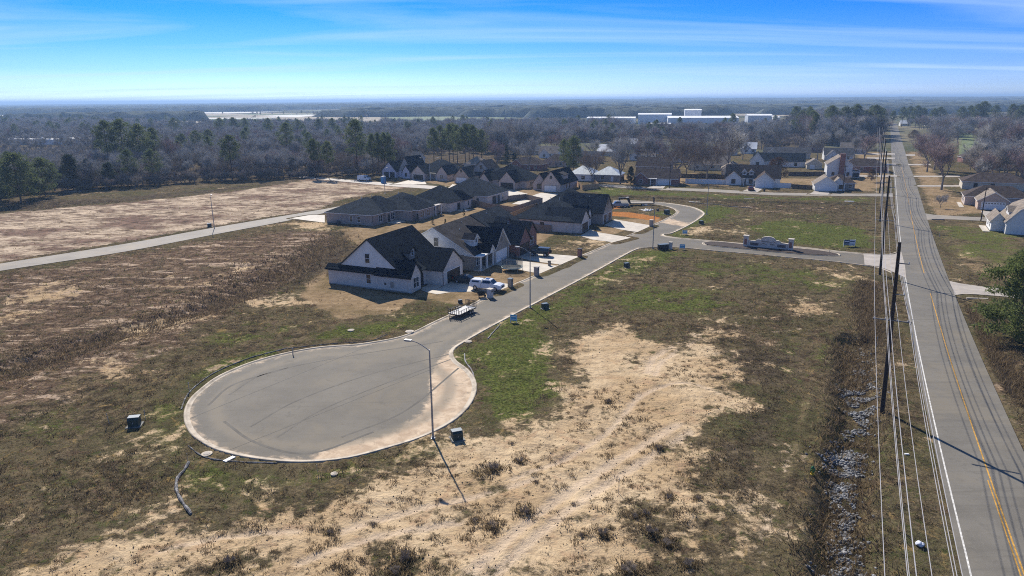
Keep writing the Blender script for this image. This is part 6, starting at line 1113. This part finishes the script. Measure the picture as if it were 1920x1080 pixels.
for a in (('R', 1765, 356, 268, 'big reddish bare tree beside the right hand driveways', 1.15), ('B', 1752, 318, 240, 'big grey bare tree beyond the reddish one', 1.3), ('R', 1738, 322, 255, 'bare tree with pinkish crown close to the road', 1.1), ('y', 1763, 390, 366, 'small bare tree on the right hand lawn', 1.0), ('B', 1870, 292, 214, 'tall bare tree right of the green field', 1.0), ('B', 1842, 296, 238, 'bare tree at the corner of the green field', .9), ('R', 1895, 300, 232, 'reddish bare tree at the right picture edge', 1.1), ('B', 1905, 330, 258, 'bare tree behind the barn-shaped house', 1.1), ('B', 1880, 345, 270, 'bare tree behind the brick garage house', 1.1), ('Q', 1835, 338, 290, 'bushy bare tree behind the cream house', 1.2), ('R', 1915, 350, 285, 'reddish tree at the right edge above the barn-shaped house', 1.1), ('B', 1795, 262, 228, 'bare tree at the far end of the green field', 1.2),
          ('B', 992, 325, 262, 'tall bare tree behind the black-roofed middle house', .9), ('Q', 1110, 341, 284, 'bare tree in front of the metal roofed house', 1.0), ('B', 1163, 345, 262, 'big bare tree right of the metal roofed house', 1.1), ('Q', 1268, 338, 262, 'dark spreading bare tree behind the brick ranch', 1.0), ('Q', 1325, 336, 266, 'spreading bare tree over the tan roof', 1.0), ('B', 1364, 326, 240, 'largest bare tree behind the dormer house', 1.1), ('B', 1302, 322, 262, 'bare tree between the tan roofed houses', .9), ('R', 1620, 305, 255, 'reddish bare tree left of the power poles', 1.3), ('B', 1532, 300, 245, 'tall bare tree behind the two storey house', 1.0), ('B', 1215, 312, 258, 'bare tree above the brown roofed house', 1.0), ('R', 735, 318, 262, 'reddish bare tree behind the unfinished house', 1.0), ('R', 760, 312, 265, 'pinkish bare tree left of the pine clump', 1.0), ('R', 322, 320, 262, 'rust-tinted bare tree right of the tall pine group', 1.2), ('B', 178, 300, 240, 'dark spreading bare tree beside the clearing', 1.2)): T(a[0], a[1], a[2], a[3], a[4], 'single bare trees', None, a[5])
for i in range(5): T('R', 1805 + i * 9.5, 258, 245, 'small bare tree in the straight row at the top of the green field', 'tree row at the green field', i, 1.1)
for i, (x_, yb) in enumerate(((783, 414), (811, 419), (835, 424), (841, 396), (870, 404))): T('U', x_, yb, yb - 12, ['small cypress nearest the long grey house', 'second small cypress in the back yards', 'third small cypress behind the taupe house', 'small cypress by the white back house', 'small cypress by the patio of the white back house'][i], 'young cypresses in the back yards', i, 1.4, 'shrub')
# big pine at the right edge
p = GG(1904, 642); tree('N', p, 12.0, 'large green pine at the right edge beside the main road', None, 0, 1.0)
p = GG(1962, 600); tree('N', p, 10.5, 'second green pine mostly outside the right edge', None, 0, 1.0)
SEQ = ((345, 300, 252), (372, 296, 246), (395, 290, 244), (415, 262, 222), (440, 258, 221), (462, 260, 222), (505, 258, 222), (560, 262, 225), (600, 262, 224), (625, 258, 222), (20, 330, 285), (330, 262, 222), (765, 262, 228), (1010, 262, 240), (1235, 262, 238), (60, 350, 306))
for i, (x_, yb, yt) in enumerate(SEQ): T('P', x_, yb, yt, 'lone pine scattered in the distant bare woods, %s' % nth(SEQ, i), 'scattered pines in the woods', i, 1.35)
# --- woods: nearest trees one by one, the rest as one mass
WOODS = GP(WOODS_PX) if True else GP([(-260, 392), (-60, 376), (100, 362), (300, 348), (430, 341), (590, 333), (640, 330), (690, 331), (760, 316), (830, 313), (930, 306), (960, 285), (1010, 268), (1180, 268), (1290, 264), (1440, 282), (1490, 280), (1600, 268), (1655, 262), (1655, 232), (1500, 228), (1460, 240), (1380, 247), (1240, 250), (1190, 238), (1150, 226), (1000, 220), (700, 224), (300, 216), (0, 213), (-300, 216), (-420, 240)])
CLEAR = [GP([(-60, 264), (185, 262), (215, 278), (200, 318), (60, 326), (-100, 330)]), GP([(760, 322), (750, 300), (820, 290), (930, 290), (930, 312)]), GP([(1395, 228), (1470, 228), (1470, 240), (1395, 246)]), GP([(500, 224), (760, 226), (760, 232), (500, 230)])]
NBH = GP([(900, 312), (960, 285), (1010, 268), (1290, 264), (1440, 282), (1640, 270), (1640, 330), (1480, 340), (1280, 330), (1130, 333), (930, 320)])
RIGHT = GP([(1830, 345), (1790, 262), (1700, 238), (1705, 232), (2100, 228), (2300, 290), (2200, 360), (1960, 352)]); RCLEAR = GP([(1798, 304), (1795, 247), (1840, 247), (1842, 304)])
r3 = np.random.default_rng(77)
def scatter(poly, dens, holes=(), mind=0, n=None):
    lo, hi = poly.min(0), poly.max(0); N_ = n or int((hi[0] - lo[0]) * (hi[1] - lo[1]) * dens); q = lo + r3.random((N_, 2)) * (hi - lo); k = inside(q[:, 0], q[:, 1], poly)
    for h_ in holes: k &= ~inside(q[:, 0], q[:, 1], h_)
    return q[k]
W1 = scatter(WOODS, 1 / 60, CLEAR); W1 = W1[fbm(W1[:, 0], W1[:, 1], 1 / 90, 2, 4) > np.where(np.hypot(W1[:, 0], W1[:, 1]) > 480, .44, .30)]
W2 = scatter(NBH, 1 / 1100); W3 = scatter(RIGHT, 1 / 110, [RCLEAR]); BR = scatter(CLEAR[0], 1 / 70)
_front = smooth_line(GP([(-260, 392), (-60, 376), (100, 362), (300, 348), (430, 341), (590, 333), (640, 330), (690, 331), (760, 316)]), 3.0)
hp = np.array([o.location[:2] for o in COL.objects if o.type == 'EMPTY' and 'house' in o.name])
hd = np.array([[math.cos(o.rotation_euler.z), math.sin(o.rotation_euler.z)] for o in COL.objects if o.type == 'EMPTY' and 'house' in o.name])
def off_house(q):
    k = np.ones(len(q), bool)
    for c, d in zip(hp, hd): e = q - c; u = e @ d; v = e @ np.array([-d[1], d[0]]); k &= ~((u > -3) & (u < 22) & (v > -4) & (v < 15))
    return k
W2 = W2[off_house(W2)]; W3 = W3[off_house(W3)]; W1 = W1[off_house(W1)]
order = np.argsort(np.hypot(W1[:, 0], W1[:, 1])); nearW, farW = W1[order[:170]], W1[order[170:]]
for q in nearW:
    kd = ('B', 'B', 'W', 'B', 'R', 'Q', 'W', 'B')[int(r3.random() * 8)]; tree(kd, (q[0], q[1], gz(*q)), 6.5 + 5 * r3.random(), 'bare winter tree on the near edge of the woods behind the bare field', 'bare trees on the woods edge', None, 1.1)
for q in W2: kd = ('B', 'B', 'Q', 'R')[int(r3.random() * 4)]; tree(kd, (q[0], q[1], gz(*q)), 7.5 + 4.5 * r3.random(), 'bare garden tree among the roofs of the older houses', 'bare garden trees', None, 1.1)
o3 = np.argsort(np.hypot(W3[:, 0], W3[:, 1]))
for q in W3[o3[:40]]: kd = ('B', 'R', 'Q', 'B')[int(r3.random() * 4)]; tree(kd, (q[0], q[1], gz(*q)), 7 + 5 * r3.random(), 'bare tree in the thicket behind the right hand houses', 'bare trees on the right', None, 1.1)
fr_i = np.linspace(0, len(_front) - 1, 90).astype(int)
for i in fr_i:
    q = _front[i] + r3.normal(0, 2.0, 2) + np.array([0, 2.0]); tree('S', (q[0], q[1], gz(*q)), 2.2 + 2.6 * r3.random(), 'brown leafless thicket bush along the edge of the bare field', 'thicket bushes along the field', None, 1.5, 'bush')
# instanced mass of the farther wood
col = bpy.data.collections.new('wood_kinds'); KIDX = {}
for kd in ('B', 'R', 'Q', 'S', 'P', 'W'):
    for j, pr in enumerate(PROTO[kd][:4]): o = bpy.data.objects.new('wk_%02d' % len(KIDX), pr[2]); col.objects.link(o); KIDX[(kd, j)] = (len(KIDX), pr[3])
def gn_scatter(name, P, idx, scl, rot, label, cat):
    me = bpy.data.meshes.new(name); me.from_pydata([tuple(p_) for p_ in P], [], [])
    for nm, ty, ar in (('ki', 'INT', idx), ('sc', 'FLOAT', scl), ('ro', 'FLOAT', rot)): a_ = me.attributes.new(nm, ty, 'POINT'); a_.data.foreach_set('value', np.asarray(ar, np.int32 if ty == 'INT' else np.float32))
    o = link(name, me); tag(o, label, cat, kind='stuff'); ng = bpy.data.node_groups.new(name, 'GeometryNodeTree'); ng.interface.new_socket('Geometry', in_out='INPUT', socket_type='NodeSocketGeometry'); ng.interface.new_socket('Geometry', in_out='OUTPUT', socket_type='NodeSocketGeometry')
    gi = ng.nodes.new('NodeGroupInput'); go = ng.nodes.new('NodeGroupOutput'); ci = ng.nodes.new('GeometryNodeCollectionInfo'); ci.inputs[0].default_value = col; ci.inputs[1].default_value = True; ci.inputs[2].default_value = True
    ip = ng.nodes.new('GeometryNodeInstanceOnPoints'); ip.inputs['Pick Instance'].default_value = True
    def na(nm, ty): n_ = ng.nodes.new('GeometryNodeInputNamedAttribute'); n_.data_type = ty; n_.inputs[0].default_value = nm; return n_.outputs[0]
    ng.links.new(gi.outputs[0], ip.inputs['Points']); ng.links.new(ci.outputs[0], ip.inputs['Instance']); ng.links.new(na('ki', 'INT'), ip.inputs['Instance Index'])
    cx = ng.nodes.new('ShaderNodeCombineXYZ'); ng.links.new(na('ro', 'FLOAT'), cx.inputs[2]); er = ng.nodes.new('FunctionNodeEulerToRotation'); ng.links.new(cx.outputs[0], er.inputs[0]); ng.links.new(er.outputs[0], ip.inputs['Rotation']); ng.links.new(na('sc', 'FLOAT'), ip.inputs['Scale']); ng.links.new(ip.outputs[0], go.inputs[0])
    md = o.modifiers.new('scatter', 'NODES'); md.node_group = ng; return o
def mass(name, Q, label, hmin, hmax, kinds, tall=None):
    ks = [kinds[int(x * len(kinds))] for x in r3.random(len(Q))]; idx = []; scl = []
    for kd in ks:
        j = int(r3.random() * min(4, len(PROTO[kd]))); i_, h0 = KIDX[(kd, j)]; idx.append(i_); hh = (hmin + (hmax - hmin) * r3.random()) * (1 if tall is None else tall[len(idx) - 1]) * (1.35 if kd == 'P' else .35 if kd == 'S' else 1.0); scl.append(hh / h0)
    P = np.c_[Q, ground_z(Q[:, 0], Q[:, 1])]; return gn_scatter(name, P, idx, scl, r3.random(len(Q)) * 6.28, label, 'woods')
UG = scatter(WOODS, 1 / 45, CLEAR); UG = UG[off_house(UG)]; UG = UG[np.argsort(np.hypot(UG[:, 0], UG[:, 1]))[:5200]]; mass('undergrowth', UG, 'brown leafless undergrowth filling the woods', 7, 14, 'S')
mass('bare_woods', farW, 'grey leafless woods stretching behind the subdivision', 6.5, 10.5, 'BBBBBBBBWWWRWQQQBBBBBWWBBBBBBBQQQRWBBPWP', np.where(((farW[:, 0] / farW[:, 1] > -.02) & (np.hypot(farW[:, 0], farW[:, 1]) < 520)) | (farW[:, 0] / farW[:, 1] > .40), 1.75, 1.08)); BELT = np.concatenate([scatter(GP([(-150, ya), (990, ya + 2.5), (990, ya + 4.0), (-150, ya + 1.5)]), de) for ya, de in ((226.5, 1 / 420), (219.5, 1 / 700), (214.0, 1 / 1500))]); BELT = BELT[fbm(BELT[:, 0], BELT[:, 1], 1 / 140, 2, 14) > .5]; mass('field_tree_belts', BELT, 'thin tree belts between the pale fields far left', 6, 9, 'BBBQPP'); mass('right_woods', W3[o3[40:]], 'leafless woods on the right beyond the houses', 8, 13, 'BBRQBQB'); mass('clearing_brush', BR, 'low brush in the clearing before the poultry sheds', 6, 9, 'SSB')
# --- far canopy: bumpy wood blocks between fields, out to the horizon
CAN = M('far_canopy', (.085, .095, .085), 1.0, .4, .02, 0.0)
def canopy(name, poly, hgt, cell, label, seed):
    V, Fc = fill(poly, cell); n = len(V); s = sdist(V[:, 0], V[:, 1], np.asarray(poly), 1e5); e = np.clip(s / (cell * .8), 0, 1); zz = ground_z(V[:, 0], V[:, 1]); top = zz + np.where(e > .02, hgt * (.72 + .5 * (vnoise(V[:, 0] / cell * 1.7, V[:, 1] / cell * 1.7, seed)) + .15 * vnoise(V[:, 0] / 90, V[:, 1] / 90, seed + 1)), -.5)
    o = link(name, fast_mesh(name, np.c_[V, top], Fc, CAN)); tag(o, label, 'woods', kind='stuff')
def blob(cx, cy, rx, ry, seed, n=26):
    r_ = np.random.default_rng(seed); a = np.linspace(0, 2 * math.pi, n, endpoint=False); k = .7 + .5 * r_.random(n); k = (k + np.roll(k, 1)) / 2; return np.c_[cx + rx * k * np.cos(a), cy + ry * k * np.sin(a)]
Vall = []; Fall = []; off_ = 0; r4 = np.random.default_rng(5)
for i in range(300):
    u = r4.random(); d = 1250 * (9.5 ** u); a = r4.uniform(-.80, .80); cx, cy = d * math.tan(a) * .98, d; rx, ry = d * r4.uniform(.06, .20), d * r4.uniform(.025, .06); pl = blob(cx, cy, rx, ry, i); cell = max(10.0, d / 110)
    if cy - ry < 1150 and -520 < cx < 700: continue
    if cy < 2700 and -.75 < cx / cy < .05 and r4.random() < .86: continue
    if 3400 < cy < 4600 and r4.random() < .6: continue
    V, Fc = fill(pl, cell); s = sdist(V[:, 0], V[:, 1], pl, 1e6); zz = ground_z(V[:, 0], V[:, 1]); hgt = r4.uniform(11, 16); top = zz + np.where(s > cell * .1, hgt * (.62 + .55 * vnoise(V[:, 0] / cell * 1.3, V[:, 1] / cell * 1.3, i) + .2 * vnoise(V[:, 0] / 120, V[:, 1] / 120, i + 1)), -1.0)
    Vall.append(np.c_[V, top]); Fall.append(np.asarray(Fc) + off_); off_ += len(V)
tag(link('far_woods', fast_mesh('far_woods', np.concatenate(Vall), np.concatenate(Fall), CAN)), 'blue hazy blocks of distant woods below the horizon', 'woods', kind='stuff')
PALE = M('pale_far_field', (.66, .64, .58), .9, .12, .01); GRNF = M('winter_green_field', (.13, .16, .06), .95, .2, .01); TANF = M('tan_stubble_field', (.30, .25, .17), .95, .2, .008)  # PALE is an even near-white colour for some far fields
for pl, mt in (([(-150, 231), (240, 230), (235, 219), (-150, 218)], TANF), ([(245, 231), (475, 232), (465, 214), (255, 213)], M('pale_tan_field', (.42, .37, .28), .95, .15, .01)), ([(480, 232), (730, 236), (705, 213), (480, 212.5)], TANF), ([(740, 236), (980, 234), (960, 212), (720, 213)], GRNF), ([(480, 218), (570, 214.5), (598, 216), (560, 220)], PALE), ([(620, 217), (700, 214.5), (706, 216), (640, 219)], PALE), ([(0, 217), (50, 216), (88, 218), (0, 220)], PALE), ([(230, 222), (420, 212.5), (480, 215), (470, 221), (300, 224)], TANF), ([(760, 240), (830, 238), (840, 246), (760, 247)], GRNF), ([(1798, 250), (1836, 250), (1838, 300), (1798, 300)], GRNF), ([(1280, 212), (1420, 211), (1600, 214), (1500, 219), (1300, 216)], TANF), ([(960, 203), (1200, 201), (1180, 204), (980, 206)], TANF), ([(380, 205), (560, 203), (600, 205), (400, 207)], TANF), ([(1500, 200), (1800, 196), (1760, 200), (1560, 203)], TANF), ([(1225, 243), (1300, 241), (1390, 246), (1300, 250), (1230, 249)], M('bare_tan_yard', (.42, .32, .23), .9, .15, .05))):
    P = GP(pl); FI = globals().get('FI', 0) + 1; sheet('field', P, .02 * FI + .35 if np.hypot(*P.mean(0)) > 600 else .25, mt)

r5 = np.random.default_rng(15)
for i in range(46):
    d = 1250 * (4.0 ** r5.random()); u = r5.uniform(-.72, .62); hw, hd_ = d * r5.uniform(.03, .10), d * r5.uniform(.03, .07); cx, cy = d * u, d
    if d < 1500 and -.2 < u < .5: continue
    P = np.array([(cx - hw, cy - hd_), (cx + hw * .9, cy - hd_ * .8), (cx + hw, cy + hd_), (cx - hw * 1.1, cy + hd_ * .9)]); sheet('field', P, .4 + .02 * i + float(ground_z(P[:, 0], P[:, 1]).max()), (PALE, TANF, TANF, GRNF)[i % 4])
# ================================================================ WEEDS AND GRASS
def tuft_mat(name):
    m, t, b = nodes(name); a = nd(t, 'Attribute', attribute_name='tc'); t.links.new(a.outputs['Color'], b.inputs['Base Color']); b.inputs['Roughness'].default_value = .9; b.inputs['Specular IOR Level'].default_value = .1; tr = t.nodes.new('ShaderNodeBsdfTranslucent'); mx = t.nodes.new('ShaderNodeMixShader'); mx.inputs[0].default_value = .45; t.links.new(a.outputs['Color'], tr.inputs[0]); t.links.new(b.outputs[0], mx.inputs[1]); t.links.new(tr.outputs[0], mx.inputs[2]); t.links.new(mx.outputs[0], t.nodes['Material Output'].inputs[0]); return m
TUFT = tuft_mat('weed_blades')
def tufts(name, P, size, colr, label, blades=8, seed=1, spreadf=.55, hf=1.0, wf=.13):
    r_ = np.random.default_rng(seed); n = len(P); z_ = ground_z(P[:, 0], P[:, 1]) - .03; B = blades
    ang = r_.random((n, B)) * 6.283; rad = size[:, None] * spreadf * np.sqrt(r_.random((n, B))); bx_ = P[:, 0, None] + rad * np.cos(ang); by_ = P[:, 1, None] + rad * np.sin(ang)
    ln = size[:, None] * hf * (.5 + .8 * r_.random((n, B))); a2 = ang + r_.normal(0, .9, (n, B)); lean = .25 + .75 * r_.random((n, B)); tx = bx_ + ln * lean * np.cos(a2) * .8; ty = by_ + ln * lean * np.sin(a2) * .8; tz = z_[:, None] + ln * (.35 + .65 * r_.random((n, B))); a3 = r_.random((n, B)) * 6.283; wd = size[:, None] * wf * (.6 + .8 * r_.random((n, B)))
    v0 = np.stack([bx_ + wd * np.cos(a3), by_ + wd * np.sin(a3), np.broadcast_to(z_[:, None], (n, B))], -1); v1 = np.stack([bx_ - wd * np.cos(a3), by_ - wd * np.sin(a3), np.broadcast_to(z_[:, None], (n, B))], -1); v2 = np.stack([tx, ty, tz], -1)
    V = np.stack([v0, v1, v2], 2).reshape(-1, 3); c = np.repeat(np.repeat(colr[:, None, :], B, 1).reshape(-1, 3) * (.75 + .5 * r_.random((n * B, 1))), 3, 0); me = fast_mesh(name, V, np.arange(len(V)).reshape(-1, 3), TUFT, {'tc': np.clip(c, 0, 1)}); tag(link(name, me), label, 'weeds', kind='stuff')
def pick(n, y0, y1, seed, power=1.0):
    """random ground points inside the view wedge, denser close by"""
    r_ = np.random.default_rng(seed); yy = y0 + (y1 - y0) * r_.random(n) ** power; xx = (r_.random(n) * 2 - 1) * (.80 * yy + 6); return np.c_[xx, yy]
def masks(P):
    q = (P[:, 0], P[:, 1]); return dict(sand=poly_mask(SAND, 4.0, q), green=poly_mask(GREEN, 4.5, q), lawn=poly_mask(LAWN, 1.8, q), dark=poly_mask(DARK, 5.0, q), field=poly_mask(FIELD, 2.0, q), orange=poly_mask(ORANGE, 1.0, q))
def off_paved(P, m=.35):
    k = np.ones(len(P), bool)
    for p_, lv, pad in paved: k &= sdist(P[:, 0], P[:, 1], p_, 3.0) < -(pad + m)
    k &= sdist(P[:, 0], P[:, 1], isl, 3.0) < -.6
    return k
def tint(mk_, P, seed):
    r_ = np.random.default_rng(seed); n = len(P); f = fbm(P[:, 0], P[:, 1], .12, 3, 41)[:, None]; u = r_.random((n, 1)); c = np.array([.095, .070, .045]) * (1 - u) + np.array([.27, .205, .12]) * u; c = c * (.6 + .8 * f); h_ = r_.random((n, 1)); c = np.where(h_ < .16, c * np.array([.62, .95, .45]), np.where(h_ < .30, c * np.array([1.35, 1.15, .65]), np.where(h_ < .42, c * np.array([1.15, .82, .78]), c)))
    g = mk_['green'][:, None] * (r_.random((n, 1)) < .62); c = c * (1 - g) + g * (np.array([.050, .066, .018]) + u * np.array([.055, .060, .022])); d = mk_['dark'][:, None] * .8; c = c * (1 - d) + d * (np.array([.055, .042, .032]) + u * np.array([.085, .062, .040])); l = mk_['lawn'][:, None]; c = c * (1 - l) + l * (np.array([.22, .155, .088]) + u * np.array([.12, .09, .05])); return c
for nm, n, y0, y1, pw, sz, bl, lb, sd in (('weed_cover', 130000, 33, 105, .8, .15, 6, 'short dry weeds and grass covering the near lots', 1), ('weed_cover', 60000, 100, 230, .85, .30, 5, 'dry weeds and grass on the farther lots', 2)):
    P = pick(n, y0, y1, sd, pw); mk_ = masks(P); r_ = np.random.default_rng(sd + 50); keep = r_.random(n) < np.clip(1 - mk_['sand'] * .985, 0, 1) * np.clip(1 - mk_['lawn'] * .8, 0, 1) * np.clip(1 - mk_['field'] * .9, 0, 1) * np.clip(1 - mk_['orange'], 0, 1) * np.clip(.35 + 1.1 * fbm(P[:, 0], P[:, 1], .2, 3, 8), 0, 1); keep &= off_paved(P); keep &= off_house(P) | (P[:, 1] < 90); P = P[keep]; mk_ = {k_: v_[keep] for k_, v_ in mk_.items()}
    size = sz * (.55 + .9 * r_.random(len(P))) * (1 + .9 * mk_['dark']) * (1 - .25 * mk_['green']); tufts(nm, P, size, tint(mk_, P, sd + 9), lb, bl, sd + 20)
# dead weed clumps on the sand
r_ = np.random.default_rng(9); C = pick(6500, 34, 82, 31, .9); mkc = masks(C); cl_ = fbm(C[:, 0], C[:, 1], .10, 3, 61); C = C[(mkc['sand'] > .5) & off_paved(C) & (cl_ > .41) & (line_mask(TRACK, (C[:, 0], C[:, 1])) < .2)]
n = len(C); rad = .10 + .50 * r_.random(n) ** 3.0; k = 16; Pc = (C[:, None, :] + r_.normal(0, 1, (n, k, 2)) * rad[:, None, None] * .55).reshape(-1, 2); sz = np.repeat(rad, k) * .42 + .08; u = r_.random((len(Pc), 1)); col_ = np.array([.10, .075, .048]) * (1 - u) + np.array([.27, .20, .115]) * u; tufts('dead_weed_clumps', Pc, sz, col_, 'scattered dead weed clumps on the bare sand', 5, 33, .6, 1.0, .10)
# taller weed clumps across the lots
Cw = pick(4200, 33, 140, 131, .85); mkw = masks(Cw); Cw = Cw[(mkw['sand'] < .35) & (mkw['lawn'] < .3) & (mkw['field'] < .2) & off_paved(Cw, .7) & (fbm(Cw[:, 0], Cw[:, 1], .09, 3, 71) > .46)]; n = len(Cw); k = 11; Pw = (Cw[:, None, :] + r_.normal(0, 1, (n, k, 2)) * (.18 + .4 * r_.random((n, 1, 1)))).reshape(-1, 2); Pw = Pw[off_paved(Pw)]; u = r_.random((len(Pw), 1)); tufts('weed_clumps', Pw, .22 + .25 * r_.random(len(Pw)), np.array([.060, .045, .032]) * (1 - u) + np.array([.26, .20, .115]) * u, 'taller dry weed clumps scattered over the lots', 5, 133, .55, 1.1, .08)
# traced dry bushes in the foreground
BUSH = [(1130, 1002, 1.0), (1098, 925, .9), (1075, 945, .9), (985, 960, 1.1), (925, 985, 1.0), (915, 1005, 1.1), (1210, 965, 1.1), (1190, 970, .8), (1255, 935, 1.2), (1020, 1045, 1.0), (1090, 1005, 1.2), (890, 975, .8), (960, 830, .9), (1010, 835, 1.1), (975, 865, 1.2), (925, 880, 1.3), (1005, 905, 1.0), (1150, 830, 1.1), (1310, 938, 1.0), (1220, 1000, 1.3), (1250, 1020, 1.6), (770, 935, 1.0), (700, 985, .9), (760, 1050, 1.2), (740, 1075, 1.4), (650, 1040, .9), (1290, 1060, 1.6), (1180, 1070, 1.8), (1140, 755, 1.0), (1160, 790, 1.0), (1235, 840, 1.0), (620, 1000, .8), (430, 1060, 1.0), (330, 1065, 1.1)]
proto = None
BUSH = [(a, b_, s * rnd.uniform(.55, 1.35)) for k_, (a, b_, s) in enumerate(BUSH) if k_ % 4 != 1]
for i, (px, py, s) in enumerate(BUSH):
    p = GG(px, py); pr = PROTO['S'][i % 2]; root = empty('dry_bush', p, i * 1.3, 'brown dry bush growing on the foreground sand', 'bush', 'dry bushes on the sand'); kk = s * .36 / pr[3]; root.scale = (kk * 1.5, kk * 1.5, kk); link('stems', pr[1], root)
Bp = GP([(a, b_) for a, b_, _ in BUSH]); sB = np.array([s for _, _, s in BUSH]); k = 60; Pc = (Bp[:, None, :] + r_.normal(0, 1, (len(Bp), k, 2)) * sB[:, None, None] * .34).reshape(-1, 2); u = r_.random((len(Pc), 1)); tufts('bush_litter', Pc, np.repeat(sB, k) * .34, np.array([.12, .09, .052]) * (1 - u) + np.array([.30, .23, .13]) * u, 'dry stalks around the foreground bushes', 7, 71, .5, .9, .08)
# tall weeds in the ditches
D = []
for pts_, wd, dep in DITCH[:3] + DITCH[4:5]:
    L_ = smooth_line(GP(pts_), .5); q = L_[r_.integers(0, len(L_), 2600)] + r_.normal(0, wd * .9, (2600, 2)); D.append(q)
D = np.concatenate(D); D = D[off_paved(D, .8) & (D[:, 1] > 25)]; rz_ = np.zeros(len(D), bool)
for pl in ([(1582, 722), (1640, 722), (1622, 812), (1588, 812)], [(1575, 822), (1612, 826), (1600, 900), (1545, 850)], [(1558, 885), (1590, 890), (1600, 1000)]): rz_ |= inside(D[:, 0], D[:, 1], GP(pl))
D = D[~rz_ | (r_.random(len(D)) < .12)]; u = r_.random((len(D), 1)); tufts('ditch_weeds', D, .35 + .45 * r_.random(len(D)), np.array([.085, .064, .044]) * (1 - u) + np.array([.29, .215, .125]) * u, 'tall dry weeds along the ditches', 8, 88, .5, 1.15, .06)
# debris clods on sand and asphalt
P = pick(5000, 34, 100, 91, .9); mk_ = masks(P); k = (mk_['sand'] > .5) & off_paved(P); P = P[k][:1500]; lump(len(P), 0, .055, 92, M('soil_clod', (.16, .12, .085), .95, .3, 3), 'soil_clods', 'dark clods strewn over the sand', 'clods', (0, 0), 'stuff', .8, [(a, b_, 0) for a, b_ in P])

# ================================================================ HAZE
hz = MB().box(-17500, 17500, -450, 24500, -4, 62).build('haze', [bpy.data.materials.new('haze_air')]); hm = hz.data.materials[0]; hm.use_nodes = True; t = hm.node_tree; t.nodes.clear(); o_ = t.nodes.new('ShaderNodeOutputMaterial'); v_ = t.nodes.new('ShaderNodeVolumePrincipled'); v_.inputs['Color'].default_value = (.42, .64, .95, 1); v_.inputs['Density'].default_value = .00019; v_.inputs['Anisotropy'].default_value = .2; t.links.new(v_.outputs[0], o_.inputs['Volume']); tag(hz, 'thin blue distance haze over the land', 'haze', kind='stuff')
